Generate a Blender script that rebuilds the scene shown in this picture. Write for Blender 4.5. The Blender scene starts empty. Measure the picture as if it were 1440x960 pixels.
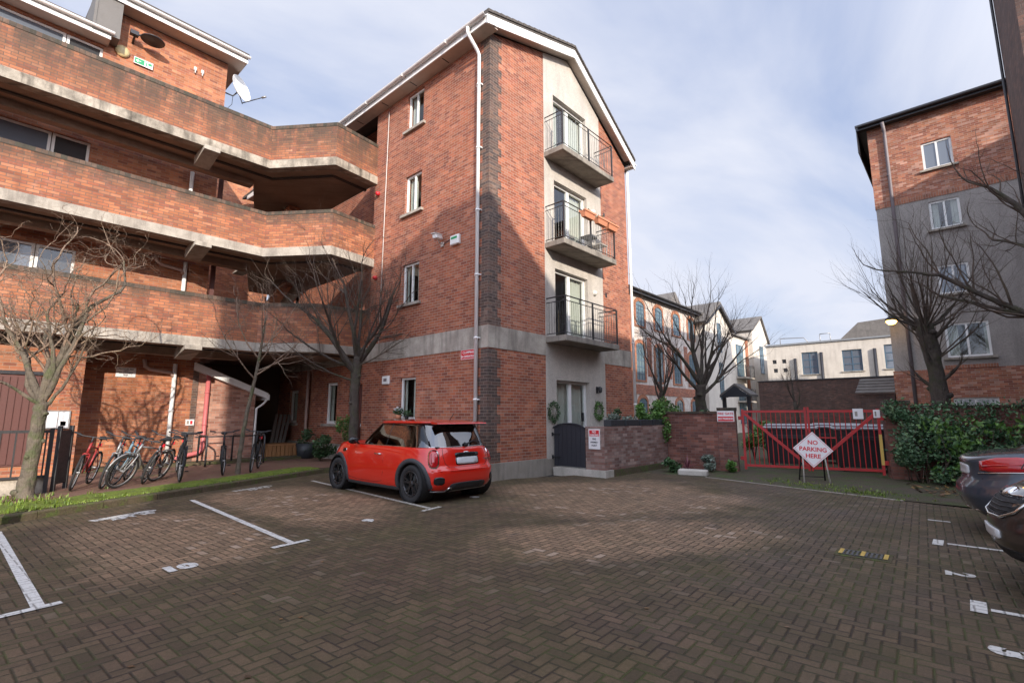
import bpy, math, random
from mathutils import Vector, Matrix, noise as mnoise
R = math.radians
PI = math.pi
rnd = random.Random(11)
scene = bpy.context.scene
col = scene.collection

# ------------------------------------------------------------------ mesh builder
class MB:
    def __init__(s):
        s.v = []; s.f = []; s.sm = []; s.M = None
    def add(s, vs, fs, smooth=False):
        b = len(s.v)
        if s.M is not None:
            vs = [tuple(s.M @ Vector(p)) for p in vs]
        s.v.extend([tuple(p) for p in vs])
        for f in fs:
            s.f.append(tuple(b + i for i in f)); s.sm.append(smooth)
        return s
    def box(s, x0, x1, y0, y1, z0, z1):
        x0, x1 = min(x0, x1), max(x0, x1); y0, y1 = min(y0, y1), max(y0, y1); z0, z1 = min(z0, z1), max(z0, z1)
        v = [(x0,y0,z0),(x1,y0,z0),(x1,y1,z0),(x0,y1,z0),(x0,y0,z1),(x1,y0,z1),(x1,y1,z1),(x0,y1,z1)]
        return s.add(v, [(0,3,2,1),(4,5,6,7),(0,1,5,4),(1,2,6,5),(2,3,7,6),(3,0,4,7)])
    def bbox(s, x0, x1, y0, y1, z0, z1, b=.01):
        """box with chamfered edges"""
        c = [(x0+x1)/2, (y0+y1)/2, (z0+z1)/2]; h = [abs(x1-x0)/2, abs(y1-y0)/2, abs(z1-z0)/2]
        b = min(b, *[k*.9 for k in h]); vs = []; idx = {}
        for sx in (-1,1):
            for sy in (-1,1):
                for sz in (-1,1):
                    for ax in range(3):
                        p = [sx*(h[0]-b), sy*(h[1]-b), sz*(h[2]-b)]
                        p[ax] = (sx, sy, sz)[ax]*h[ax]
                        idx[(sx,sy,sz,ax)] = len(vs); vs.append(tuple(c[i]+p[i] for i in range(3)))
        fs = []
        for ax in range(3):
            o = [i for i in range(3) if i != ax]
            for sg in (-1,1):
                q = []
                for (a,bb) in ((-1,-1),(1,-1),(1,1),(-1,1)):
                    k = [0,0,0]; k[ax] = sg; k[o[0]] = a; k[o[1]] = bb; q.append(idx[(*k, ax)])
                if (sg == 1) == (ax == 1): q = q[::-1]
                fs.append(tuple(q))
        for ax in range(3):
            o = [i for i in range(3) if i != ax]
            for a in (-1,1):
                for bb in (-1,1):
                    q = []
                    for (t, ff) in ((-1,o[0]),(1,o[0]),(1,o[1]),(-1,o[1])):
                        k = [0,0,0]; k[ax] = t; k[o[0]] = a; k[o[1]] = bb; q.append(idx[(*k, ff)])
                    fs.append(tuple(q))
        for sx in (-1,1):
            for sy in (-1,1):
                for sz in (-1,1):
                    fs.append(tuple(idx[(sx,sy,sz,a)] for a in range(3)))
        return s.add(vs, fs)
    def quad(s, a, b, c, d): return s.add([a,b,c,d], [(0,1,2,3)])
    def prism(s, pts, vec):
        n = len(pts); vec = Vector(vec)
        v = [tuple(p) for p in pts] + [tuple(Vector(p)+vec) for p in pts]
        f = [tuple(range(n))[::-1], tuple(range(n, 2*n))] + [(i,(i+1)%n,n+(i+1)%n,n+i) for i in range(n)]
        return s.add(v, f)
    def tube(s, pts, rad, n=8, cap=True, smooth=True, closed=False):
        pts = [Vector(p) for p in pts]; m = len(pts)
        if not hasattr(rad, '__len__'): rad = [rad]*m
        vs = []; prev = None
        for i, p in enumerate(pts):
            if closed: t = pts[(i+1)%m] - pts[i-1]
            else: t = (pts[min(i+1,m-1)] - pts[max(i-1,0)])
            if t.length < 1e-9: t = Vector((0,0,1))
            t.normalize()
            if prev is None:
                a = Vector((0,0,1)) if abs(t.z) < .9 else Vector((1,0,0))
                u = t.cross(a).normalized()
            else:
                u = prev - t*prev.dot(t)
                if u.length < 1e-6: u = t.orthogonal()
                u.normalize()
            prev = u; w = t.cross(u)
            for k in range(n):
                an = 2*PI*k/n
                vs.append(tuple(p + (u*math.cos(an) + w*math.sin(an))*rad[i]))
        fs = []
        for i in range(m if closed else m-1):
            j = (i+1) % m
            for k in range(n):
                fs.append((i*n+k, i*n+(k+1)%n, j*n+(k+1)%n, j*n+k))
        if cap and not closed:
            fs.append(tuple(range(n))[::-1]); fs.append(tuple((m-1)*n+k for k in range(n)))
        return s.add(vs, fs, smooth)
    def cyl(s, a, b, r, n=16, r2=None): return s.tube([a,b],[r, r if r2 is None else r2], n, True, n > 8)
    def ring(s, c, axis, r, tr, n=32, k=8):
        c = Vector(c); ax = Vector(axis).normalized(); u = ax.orthogonal().normalized(); w = ax.cross(u)
        return s.tube([c + (u*math.cos(2*PI*i/n)+w*math.sin(2*PI*i/n))*r for i in range(n)], tr, k, closed=True)
    def lathe(s, prof, c=(0,0,0), axis='z', n=24):
        vs = []; m = len(prof)
        for (r, h) in prof:
            for k in range(n):
                a = 2*PI*k/n; x, y = r*math.cos(a), r*math.sin(a)
                q = (x,y,h) if axis == 'z' else ((x,h,y) if axis == 'y' else (h,x,y))
                vs.append((q[0]+c[0], q[1]+c[1], q[2]+c[2]))
        fs = [(i*n+k, i*n+(k+1)%n, (i+1)*n+(k+1)%n, (i+1)*n+k) for i in range(m-1) for k in range(n)]
        return s.add(vs, fs, True)
    def wall(s, ax, p0, p1, u0, u1, z0, z1, holes=()):
        """slab across axis ax between p0 and p1, with rectangular openings (u0,u1,z0,z1)"""
        us = sorted({u0,u1,*[max(u0,min(u1,h[i])) for h in holes for i in (0,1)]})
        zs = sorted({z0,z1,*[max(z0,min(z1,h[i])) for h in holes for i in (2,3)]})
        def solid(i, j):
            if i < 0 or j < 0 or i >= len(us)-1 or j >= len(zs)-1: return False
            cu = (us[i]+us[i+1])/2; cz = (zs[j]+zs[j+1])/2
            return not any(h[0] < cu < h[1] and h[2] < cz < h[3] for h in holes)
        def P(p,u,z): return (p,u,z) if ax == 'x' else (u,p,z)
        for i in range(len(us)-1):
            for j in range(len(zs)-1):
                if not solid(i,j): continue
                a, b, c, d = us[i], us[i+1], zs[j], zs[j+1]
                s.quad(P(p0,a,c),P(p0,b,c),P(p0,b,d),P(p0,a,d)); s.quad(P(p1,a,c),P(p1,a,d),P(p1,b,d),P(p1,b,c))
                if not solid(i-1,j): s.quad(P(p0,a,c),P(p0,a,d),P(p1,a,d),P(p1,a,c))
                if not solid(i+1,j): s.quad(P(p0,b,c),P(p1,b,c),P(p1,b,d),P(p0,b,d))
                if not solid(i,j-1): s.quad(P(p0,a,c),P(p1,a,c),P(p1,b,c),P(p0,b,c))
                if not solid(i,j+1): s.quad(P(p0,a,d),P(p0,b,d),P(p1,b,d),P(p1,a,d))
        return s
    def mesh(s, name, mat):
        me = bpy.data.meshes.new(name); me.from_pydata(s.v, [], s.f); me.update()
        me.polygons.foreach_set('use_smooth', s.sm)
        uv = me.uv_layers.new(name='UVMap').data
        for p in me.polygons:
            n = p.normal
            if abs(n.z) > .75: fu = lambda c: (c.x, c.y)
            else:
                h = Vector((-n.y, n.x, 0)); h.normalize()
                if abs(h.x) > abs(h.y):
                    if h.x < 0: h = -h
                elif h.y < 0: h = -h
                fu = lambda c, h=h: (c.x*h.x + c.y*h.y, c.z)
            for li in p.loop_indices:
                uv[li].uv = fu(me.vertices[me.loops[li].vertex_index].co)
        for m in (mat if isinstance(mat, (list, tuple)) else [mat]): me.materials.append(m)
        return me
    def build(s, name, mat, parent=None, world=True, **tags):
        o = bpy.data.objects.new(name, s.mesh(name, mat)); col.objects.link(o)
        if parent is not None:
            o.parent = parent
            if world: o.matrix_parent_inverse = inv_of(parent)
        return tag(o, **tags)

def inv_of(p):
    m = Matrix.Identity(4); q = p
    chain = []
    while q is not None: chain.append(q); q = q.parent
    for q in reversed(chain): m = m @ q.matrix_parent_inverse @ q.matrix_basis
    return m.inverted()
def tag(o, label=None, cat=None, group=None, kind=None):
    if label: o['label'] = label
    if cat: o['category'] = cat
    if group: o['group'] = group
    if kind: o['kind'] = kind
    return o
def thing(name, loc, label, cat, group=None, rz=0):
    o = bpy.data.objects.new(name, None); col.objects.link(o); o.empty_display_size = .1
    o.location = loc; o.rotation_euler = (0,0,rz)
    return tag(o, label, cat, group)
def copy_tree(o, parent=None):
    c = o.copy(); col.objects.link(c)
    if parent is not None: c.parent = parent
    for ch in list(o.children): copy_tree(ch, c)
    return c
def text_mb(body, size, M, extrude=.0015, offset=0, spacing=1.0, align='CENTER', line=1.0):
    cu = bpy.data.curves.new('t', 'FONT'); cu.body = body; cu.size = size; cu.extrude = extrude
    cu.offset = offset; cu.align_x = align; cu.align_y = 'CENTER'; cu.space_character = spacing; cu.space_line = line
    cu.resolution_u = 3
    o = bpy.data.objects.new('t', cu); col.objects.link(o)
    dg = bpy.context.evaluated_depsgraph_get(); dg.update()
    me = bpy.data.meshes.new_from_object(o.evaluated_get(dg))
    mb = MB(); mb.M = M
    mb.add([tuple(v.co) for v in me.vertices], [tuple(p.vertices) for p in me.polygons])
    mb.M = None
    bpy.data.objects.remove(o); bpy.data.curves.remove(cu); bpy.data.meshes.remove(me)
    return mb
def frameM(o, right, up):
    r = Vector(right).normalized(); u = Vector(up); u = (u - r*u.dot(r)).normalized(); n = r.cross(u)
    return Matrix(((r.x,u.x,n.x,o[0]),(r.y,u.y,n.y,o[1]),(r.z,u.z,n.z,o[2]),(0,0,0,1)))

# ------------------------------------------------------------------ materials
class NT:
    def __init__(s, name):
        s.mat = bpy.data.materials.new(name); s.mat.use_nodes = True
        s.t = s.mat.node_tree; s.n = s.t.nodes; s.l = s.t.links
        s.b = s.n['Principled BSDF']
    def node(s, ty, **kw):
        n = s.n.new(ty)
        for k, v in kw.items(): setattr(n, k, v)
        return n
    def set(s, sock, v):
        if hasattr(v, 'is_linked'): s.l.new(v, sock)
        elif v is not None: sock.default_value = v
    def m(s, op, a, b=None, c=None, clamp=False):
        n = s.node('ShaderNodeMath', operation=op, use_clamp=clamp)
        s.set(n.inputs[0], a)
        if b is not None: s.set(n.inputs[1], b)
        if c is not None: s.set(n.inputs[2], c)
        return n.outputs[0]
    def mix(s, f, a, b, bt='MIX'):
        n = s.node('ShaderNodeMix', data_type='RGBA', blend_type=bt)
        s.set(n.inputs[0], f); s.set(n.inputs[6], a); s.set(n.inputs[7], b)
        return n.outputs[2]
    def noise(s, vec, scale, detail=4, rough=.5, col_=False):
        n = s.node('ShaderNodeTexNoise'); s.set(n.inputs['Vector'], vec)
        n.inputs['Scale'].default_value = scale; n.inputs['Detail'].default_value = detail; n.inputs['Roughness'].default_value = rough
        return n.outputs[1 if col_ else 0]
    def ramp(s, f, stops, interp='LINEAR'):
        n = s.node('ShaderNodeValToRGB'); e = n.color_ramp; e.interpolation = interp
        while len(e.elements) < len(stops): e.elements.new(.5)
        for i, (p, c) in enumerate(stops):
            e.elements[i].position = p; e.elements[i].color = (*c, 1) if len(c) == 3 else c
        s.set(n.inputs[0], f); return n.outputs[0]
    def mrange(s, v, a, b, c=0, d=1):
        n = s.node('ShaderNodeMapRange'); s.set(n.inputs[0], v)
        for i, k in enumerate((a,b,c,d)): n.inputs[1+i].default_value = k
        return n.outputs[0]
    def uv(s): return s.node('ShaderNodeUVMap', uv_map='UVMap').outputs[0]
    def pos(s): return s.node('ShaderNodeNewGeometry').outputs['Position']
    def obj(s): return s.node('ShaderNodeTexCoord').outputs['Object']
    def sep(s, v):
        n = s.node('ShaderNodeSeparateXYZ'); s.set(n.inputs[0], v); return n.outputs
    def comb(s, x, y, z=0.0):
        n = s.node('ShaderNodeCombineXYZ'); s.set(n.inputs[0], x); s.set(n.inputs[1], y); s.set(n.inputs[2], z); return n.outputs[0]
    def white(s, v, colr=False):
        n = s.node('ShaderNodeTexWhiteNoise', noise_dimensions='3D'); s.set(n.inputs['Vector'], v); return n.outputs[1 if colr else 0]
    def bump(s, h, strength=.3, dist=.01):
        n = s.node('ShaderNodeBump'); n.inputs['Strength'].default_value = strength; n.inputs['Distance'].default_value = dist
        s.set(n.inputs['Height'], h); s.l.new(n.outputs[0], s.b.inputs['Normal'])
    def out(s, color=None, rough=None, **kw):
        if color is not None: s.set(s.b.inputs['Base Color'], (*color, 1) if isinstance(color, tuple) and len(color) == 3 else color)
        if rough is not None: s.set(s.b.inputs['Roughness'], rough)
        for k, v in kw.items(): s.set(s.b.inputs[k.replace('_', ' ')], v)
        return s.mat

def brick_mat(name, palette, mortar=(.33,.27,.22), bw=.225, bh=.075, mort=.011, stain=.5, streak=None, rough=.85, bright=1.0, soldier=False):
    t = NT(name); uv = t.sep(t.uv()); u, v = uv[0], uv[1]
    if soldier: u, v = v, u
    row = t.m('FLOOR', t.m('DIVIDE', v, bh)); fv = t.m('FRACT', t.m('DIVIDE', v, bh))
    off = t.m('MULTIPLY', t.m('FLOORED_MODULO', row, 2.0), .5)
    uu = t.m('ADD', t.m('DIVIDE', u, bw), off)
    cl = t.m('FLOOR', uu); fu = t.m('FRACT', uu)
    rn = t.white(t.comb(cl, row, 3.0))
    c = t.ramp(rn, [(i/len(palette), tuple(k*bright for k in p)) for i, p in enumerate(palette)], 'CONSTANT')
    rn2 = t.white(t.comb(cl, row, 9.0))
    c = t.mix(1.0, c, t.ramp(rn2, [(0, (.75,.75,.75)), (1, (1.2,1.2,1.2))]), 'MULTIPLY')
    # weathered faces
    P = t.pos()
    g = t.noise(P, 26, 3, .6); c = t.mix(t.mrange(g, .52, .72, 0, .10), c, (.42,.31,.27,1))
    ef = t.noise(P, .9, 4, .7); ef2 = t.noise(P, 9, 3, .6); c = t.mix(t.m('MULTIPLY', t.mrange(ef, .52, .66), t.mrange(ef2, .45, .7, 0, .24)), c, (.55,.42,.36,1))
    big = t.noise(P, .55, 5, .6)
    c = t.mix(t.mrange(big, .35, .7, 0, stain), c, tuple(k*.62 for k in palette[0])+(1,))
    big2 = t.noise(P, 1.9, 3, .6)
    s3 = t.sep(P); run = t.noise(t.comb(t.m('MULTIPLY', t.m('ADD', s3[0], s3[1]), 3.2), t.m('MULTIPLY', s3[2], .28), s3[1]), 1.0, 5, .65)
    c = t.mix(t.mrange(run, .52, .72, 0, .45), c, t.mix(1.0, c, (.50,.46,.44,1), 'MULTIPLY'))
    c = t.mix(1.0, c, t.ramp(big2, [(.3,(.76,.75,.77)),(.7,(1.14,1.12,1.08))]), 'MULTIPLY')
    du = t.m('MULTIPLY', t.m('MINIMUM', fu, t.m('SUBTRACT', 1.0, fu)), bw)
    dv = t.m('MULTIPLY', t.m('MINIMUM', fv, t.m('SUBTRACT', 1.0, fv)), bh)
    d = t.m('MINIMUM', du, dv)
    wob = t.m('MULTIPLY', t.m('SUBTRACT', t.noise(P, 60, 2), .5), .006)
    mk = t.mrange(t.m('ADD', d, wob), mort*.3, mort*.62, 1, 0)
    c = t.mix(mk, c, (*mortar, 1))
    if streak:   # dark damp/lichen under the coping: (z top, depth)
        z = t.sep(P)[2]; m_ = None
        for (zt, dp) in streak:
            k = t.m('MULTIPLY', t.mrange(z, zt-dp, zt, 0, 1), t.m('LESS_THAN', z, zt+.02))
            m_ = k if m_ is None else t.m('MAXIMUM', m_, k)
        sn = t.noise(t.comb(t.m('MULTIPLY', t.sep(t.uv())[0], 2.6), t.m('MULTIPLY', t.sep(t.uv())[1], .7)), 1.0, 5, .65)
        m_ = t.m('MULTIPLY', t.m('POWER', m_, .45), t.mrange(sn, .30, .52), clamp=True)
        c = t.mix(t.m('MULTIPLY', m_, .86), c, (.05,.042,.03,1))
    h = t.m('ADD', t.m('MULTIPLY', mk, -1.0), t.m('MULTIPLY', g, .5))
    t.bump(h, .55, .006)
    return t.out(c, rough)

def plaster_mat(name, base, dark, rough=.9, scale=1.0, streak=.6, grain=60, bump=.3):
    t = NT(name); P = t.pos(); s_ = t.sep(P)
    n1 = t.noise(P, 1.3*scale, 6, .65); n2 = t.noise(P, grain, 3, .7)
    st = t.noise(t.comb(t.m('MULTIPLY', t.m('ADD', s_[0], s_[1]), 5.0), t.m('MULTIPLY', s_[2], .5), s_[1]), 1.0, 5, .6)
    c = t.mix(t.mrange(n1, .35, .68, 0, .8), (*base,1), (*dark,1))
    c = t.mix(t.mrange(st, .48, .72, 0, streak), c, tuple(k*.5 for k in dark)+(1,))
    c = t.mix(1.0, c, t.ramp(n2, [(.3,(.8,.8,.8)),(.7,(1.15,1.15,1.15))]), 'MULTIPLY')
    t.bump(n2, bump, .006)
    return t.out(c, rough)

def paint_mat(name, c, rough=.4, dirt=.15, metallic=0.0, coat=0.0, var=30):
    t = NT(name); P = t.obj(); n = t.noise(P, var*.12, 5, .7); n2 = t.noise(P, var, 2)
    cc = t.mix(t.mrange(n, .45, .75, 0, dirt), (*c,1), tuple(k*.45+.02 for k in c)+(1,))
    rr = t.mrange(n2, .3, .7, max(.02, rough-.08), min(1, rough+.12))
    return t.out(cc, rr, Metallic=metallic, Coat_Weight=coat)

def leaf_mat(name, stops, rough=.5):
    t = NT(name); g = t.node('ShaderNodeNewGeometry')
    c = t.ramp(g.outputs['Random Per Island'], stops)
    n = t.noise(g.outputs['Position'], 1.5, 3)
    c = t.mix(1.0, c, t.ramp(n, [(.3,(.65,.65,.65)),(.7,(1.25,1.25,1.2))]), 'MULTIPLY')
    return t.out(c, rough, Transmission_Weight=0.0, Subsurface_Weight=0.0)

def bark_mat(name, a, b, moss=(.06,.085,.02), mossy=.5):
    t = NT(name); P = t.pos(); s_ = t.sep(P)
    n = t.noise(P, 14, 5, .7); n2 = t.noise(t.comb(t.m('MULTIPLY', s_[0], 30), t.m('MULTIPLY', s_[1], 30), t.m('MULTIPLY', s_[2], 6)), 1.0, 4)
    n3 = t.noise(P, 5, 6, .75); c = t.mix(n, (*a,1), (*b,1)); c = t.mix(1.0, c, t.ramp(n3, [(.3,(.5,.5,.5)),(.5,(1,1,1)),(.7,(1.4,1.38,1.3))]), 'MULTIPLY')
    m2 = t.noise(P, 2.2, 4, .7); c = t.mix(t.mrange(m2, .5, .62, 0, mossy), c, (*moss,1))
    t.bump(t.m('ADD', n2, n), .9, .04)
    return t.out(c, .9)

def glass_mat(name, tint=(.03,.035,.04), rough=.03):
    t = NT(name); P = t.obj(); n = t.noise(P, 1.2, 2)
    t.bump(n, .02, .05)
    return t.out((*tint,), rough, Specular_IOR_Level=.9)

BR = [(.34,.105,.052),(.38,.12,.056),(.29,.082,.044),(.41,.14,.072),(.35,.10,.048),(.25,.072,.044),(.42,.165,.095),(.36,.11,.054)]
BO = [(.40,.145,.066),(.45,.17,.078),(.36,.12,.055),(.42,.155,.07),(.31,.10,.052),(.45,.19,.10),(.38,.14,.063),(.28,.095,.055)]
M = {}
M['brick'] = brick_mat('red_brick', BR, stain=.45)
M['brick_orange'] = brick_mat('orange_brick', BO, stain=.25, mortar=(.30,.2,.14))
M['brick_walk'] = brick_mat('parapet_brick', BO, stain=.35, mortar=(.13,.085,.065), mort=.014, streak=[(10.35,1.0),(7.55,.40),(4.75,.25)], bright=.92)
M['brick_dark'] = brick_mat('dark_quoin_brick', [(.085,.055,.045),(.12,.07,.055),(.07,.05,.045),(.15,.085,.06)], mortar=(.2,.16,.13), stain=.2)
M['brick_cope'] = brick_mat('coping_brick', [(.065,.05,.035),(.10,.065,.045),(.05,.045,.03),(.12,.075,.05)], mortar=(.05,.045,.035), stain=.3, bw=.11, bh=.5)
M['brick_wall'] = brick_mat('garden_wall_brick', [(.20,.075,.055),(.16,.06,.045),(.24,.09,.06),(.13,.055,.045),(.28,.13,.10)], mortar=(.14,.10,.085), stain=.5)
M['brick_pale'] = brick_mat('weathered_pale_brick', [(.24,.15,.13),(.30,.20,.17),(.20,.10,.08),(.34,.25,.22),(.22,.12,.10)], mortar=(.2,.17,.15), stain=.4)
M['brick_right'] = brick_mat('right_block_brick', [(.40,.15,.085),(.34,.12,.07),(.44,.18,.10),(.30,.10,.065),(.5,.27,.2)], stain=.3)
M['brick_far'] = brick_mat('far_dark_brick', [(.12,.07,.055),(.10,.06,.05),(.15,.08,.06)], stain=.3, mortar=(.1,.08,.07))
M['concrete'] = plaster_mat('concrete_band', (.44,.40,.34), (.22,.19,.16), streak=.7, scale=1.8)
M['concrete_dirty'] = plaster_mat('dirty_concrete', (.44,.39,.32), (.10,.085,.065), streak=.9, scale=2.6)
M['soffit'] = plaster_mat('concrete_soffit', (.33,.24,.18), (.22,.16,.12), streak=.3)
M['plinth'] = plaster_mat('plinth_render', (.34,.31,.27), (.22,.20,.16), streak=.5)
M['render'] = plaster_mat('pebbledash_render', (.50,.46,.41), (.38,.35,.31), streak=.25, grain=38, bump=.7)
M['render_grey'] = plaster_mat('grey_pebbledash', (.36,.335,.31), (.27,.25,.235), streak=.3, grain=30, bump=.8)
M['render_white'] = plaster_mat('white_render', (.62,.57,.50), (.50,.45,.39), streak=.3, grain=30)
M['whitewash'] = plaster_mat('flaking_whitewash', (.66,.61,.56), (.38,.27,.21), streak=.4, scale=3, grain=25, bump=.5)
M['slab_con'] = plaster_mat('balcony_concrete', (.30,.27,.23), (.15,.13,.11), streak=.7, scale=2)
M['white'] = paint_mat('white_upvc', (.78,.78,.76), .35, .12)
M['white_old'] = paint_mat('aged_white_board', (.62,.58,.54), .5, .35)
M['soffit_board'] = paint_mat('soffit_board', (.50,.43,.37), .6, .3)
M['gutter'] = paint_mat('white_gutter', (.70,.68,.66), .4, .3)
M['dark_gutter'] = paint_mat('dark_gutter', (.025,.025,.03), .4, .1)
M['pipe_grey'] = paint_mat('grey_purple_pipe', (.20,.17,.18), .5, .3)
M['pipe_pink'] = paint_mat('buff_pipe', (.42,.30,.26), .55, .3)
M['pipe_red'] = paint_mat('red_soil_pipe', (.50,.13,.13), .5, .35)
M['glass'] = glass_mat('window_glass', (.05,.055,.06))
M['glass_sky'] = glass_mat('upper_window_glass', (.12,.14,.17), .05)
M['curtain'] = paint_mat('pale_curtain', (.50,.49,.44), .9, .2)
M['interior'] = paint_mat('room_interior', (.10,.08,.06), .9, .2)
M['blackmetal'] = paint_mat('black_railing_paint', (.03,.03,.032), .45, .1)
M['grey_metal'] = paint_mat('galvanised_grey', (.33,.33,.33), .45, .3, .6)
M['black'] = paint_mat('black_rubber', (.015,.015,.016), .8, .1)
M['blackgloss'] = paint_mat('black_gloss', (.012,.012,.013), .12, .05)
M['chrome'] = paint_mat('chrome', (.7,.7,.7), .12, .1, 1.0)
M['alloy_black'] = paint_mat('black_alloy', (.03,.03,.032), .22, .05, .4)
M['door_dark'] = paint_mat('dark_blue_grey_paint', (.022,.024,.032), .55, .1)
M['door_brown'] = paint_mat('dark_red_brown_paint', (.10,.035,.028), .6, .2)
M['wood_dark'] = paint_mat('dark_weathered_timber', (.05,.043,.038), .8, .4)
M['wood'] = paint_mat('orange_pallet_timber', (.38,.19,.08), .7, .3)
M['red_gate'] = paint_mat('red_gate_paint', (.42,.022,.022), .5, .5)
M['yellow'] = paint_mat('yellow_paint', (.62,.42,.10), .6, .3)
M['sign_white'] = paint_mat('sign_white', (.74,.72,.72), .45, .08)
M['sign_red'] = paint_mat('sign_red', (.60,.02,.03), .4, .05)
M['sign_green'] = paint_mat('sign_green', (.02,.30,.12), .4, .05)
M['ink'] = paint_mat('black_ink', (.03,.03,.04), .5, 0)
M['roof_tile'] = plaster_mat('roof_tiles', (.10,.085,.075), (.05,.045,.04), streak=.3, scale=4)
M['slate'] = plaster_mat('grey_slates', (.17,.155,.14), (.10,.09,.085), streak=.3, scale=3)
M['dish'] = paint_mat('dish_white', (.74,.74,.72), .4, .2)
M['bark'] = bark_mat('bark_grey', (.165,.135,.10), (.085,.068,.05), mossy=.6)
M['bark_dark'] = bark_mat('bark_dark', (.085,.068,.055), (.045,.036,.03), mossy=.45, moss=(.05,.06,.02))
M['twig'] = bark_mat('twig_brown', (.13,.095,.07), (.08,.055,.045), mossy=.15)
M['twig_pale'] = bark_mat('twig_pale', (.33,.24,.17), (.18,.12,.09), mossy=.25)
M['leaf_ivy'] = leaf_mat('ivy_leaves', [(0,(.018,.055,.018)),(.4,(.04,.105,.045)),(.75,(.09,.18,.085)),(1,(.18,.27,.13))])
M['leaf_green'] = leaf_mat('bright_leaves', [(0,(.03,.09,.015)),(.6,(.08,.18,.03)),(1,(.16,.28,.07))])
M['leaf_shrub'] = leaf_mat('shrub_leaves', [(0,(.015,.04,.012)),(.6,(.04,.10,.03)),(1,(.10,.17,.08))])
M['leaf_red'] = leaf_mat('cordyline_leaves', [(0,(.09,.02,.035)),(1,(.26,.09,.12))])
M['leaf_grey'] = leaf_mat('grey_leaves', [(0,(.07,.10,.075)),(1,(.22,.26,.22))])
M['leaf_brown'] = leaf_mat('fallen_leaves', [(0,(.05,.03,.015)),(.6,(.14,.07,.03)),(1,(.28,.17,.06))])
M['grass'] = leaf_mat('grass_blades', [(0,(.06,.10,.01)),(.6,(.13,.20,.02)),(1,(.24,.32,.05))])
M['terracotta'] = paint_mat('terracotta', (.55,.22,.12), .7, .3)
M['planter_black'] = paint_mat('dark_planter', (.03,.035,.04), .5, .2)
M['binblack'] = paint_mat('black_bin_plastic', (.012,.012,.014), .45, .25)
M['bingrey'] = paint_mat('grey_bin_lid', (.30,.31,.33), .5, .4)
M['asphalt'] = plaster_mat('lane_asphalt', (.06,.058,.055), (.035,.034,.032), streak=0)
M['stone_pale'] = plaster_mat('pale_stone', (.52,.49,.44), (.34,.32,.27), streak=.3)
M['lamp_glass'] = paint_mat('lamp_glass', (.7,.68,.6), .2, .2)

def emis(name, c, s):
    t = NT(name); t.out((*c,), .5, Emission_Color=(*c,1), Emission_Strength=s); return t.mat
M['lamp_on'] = emis('sodium_lamp', (1,.55,.12), 9)

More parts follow.
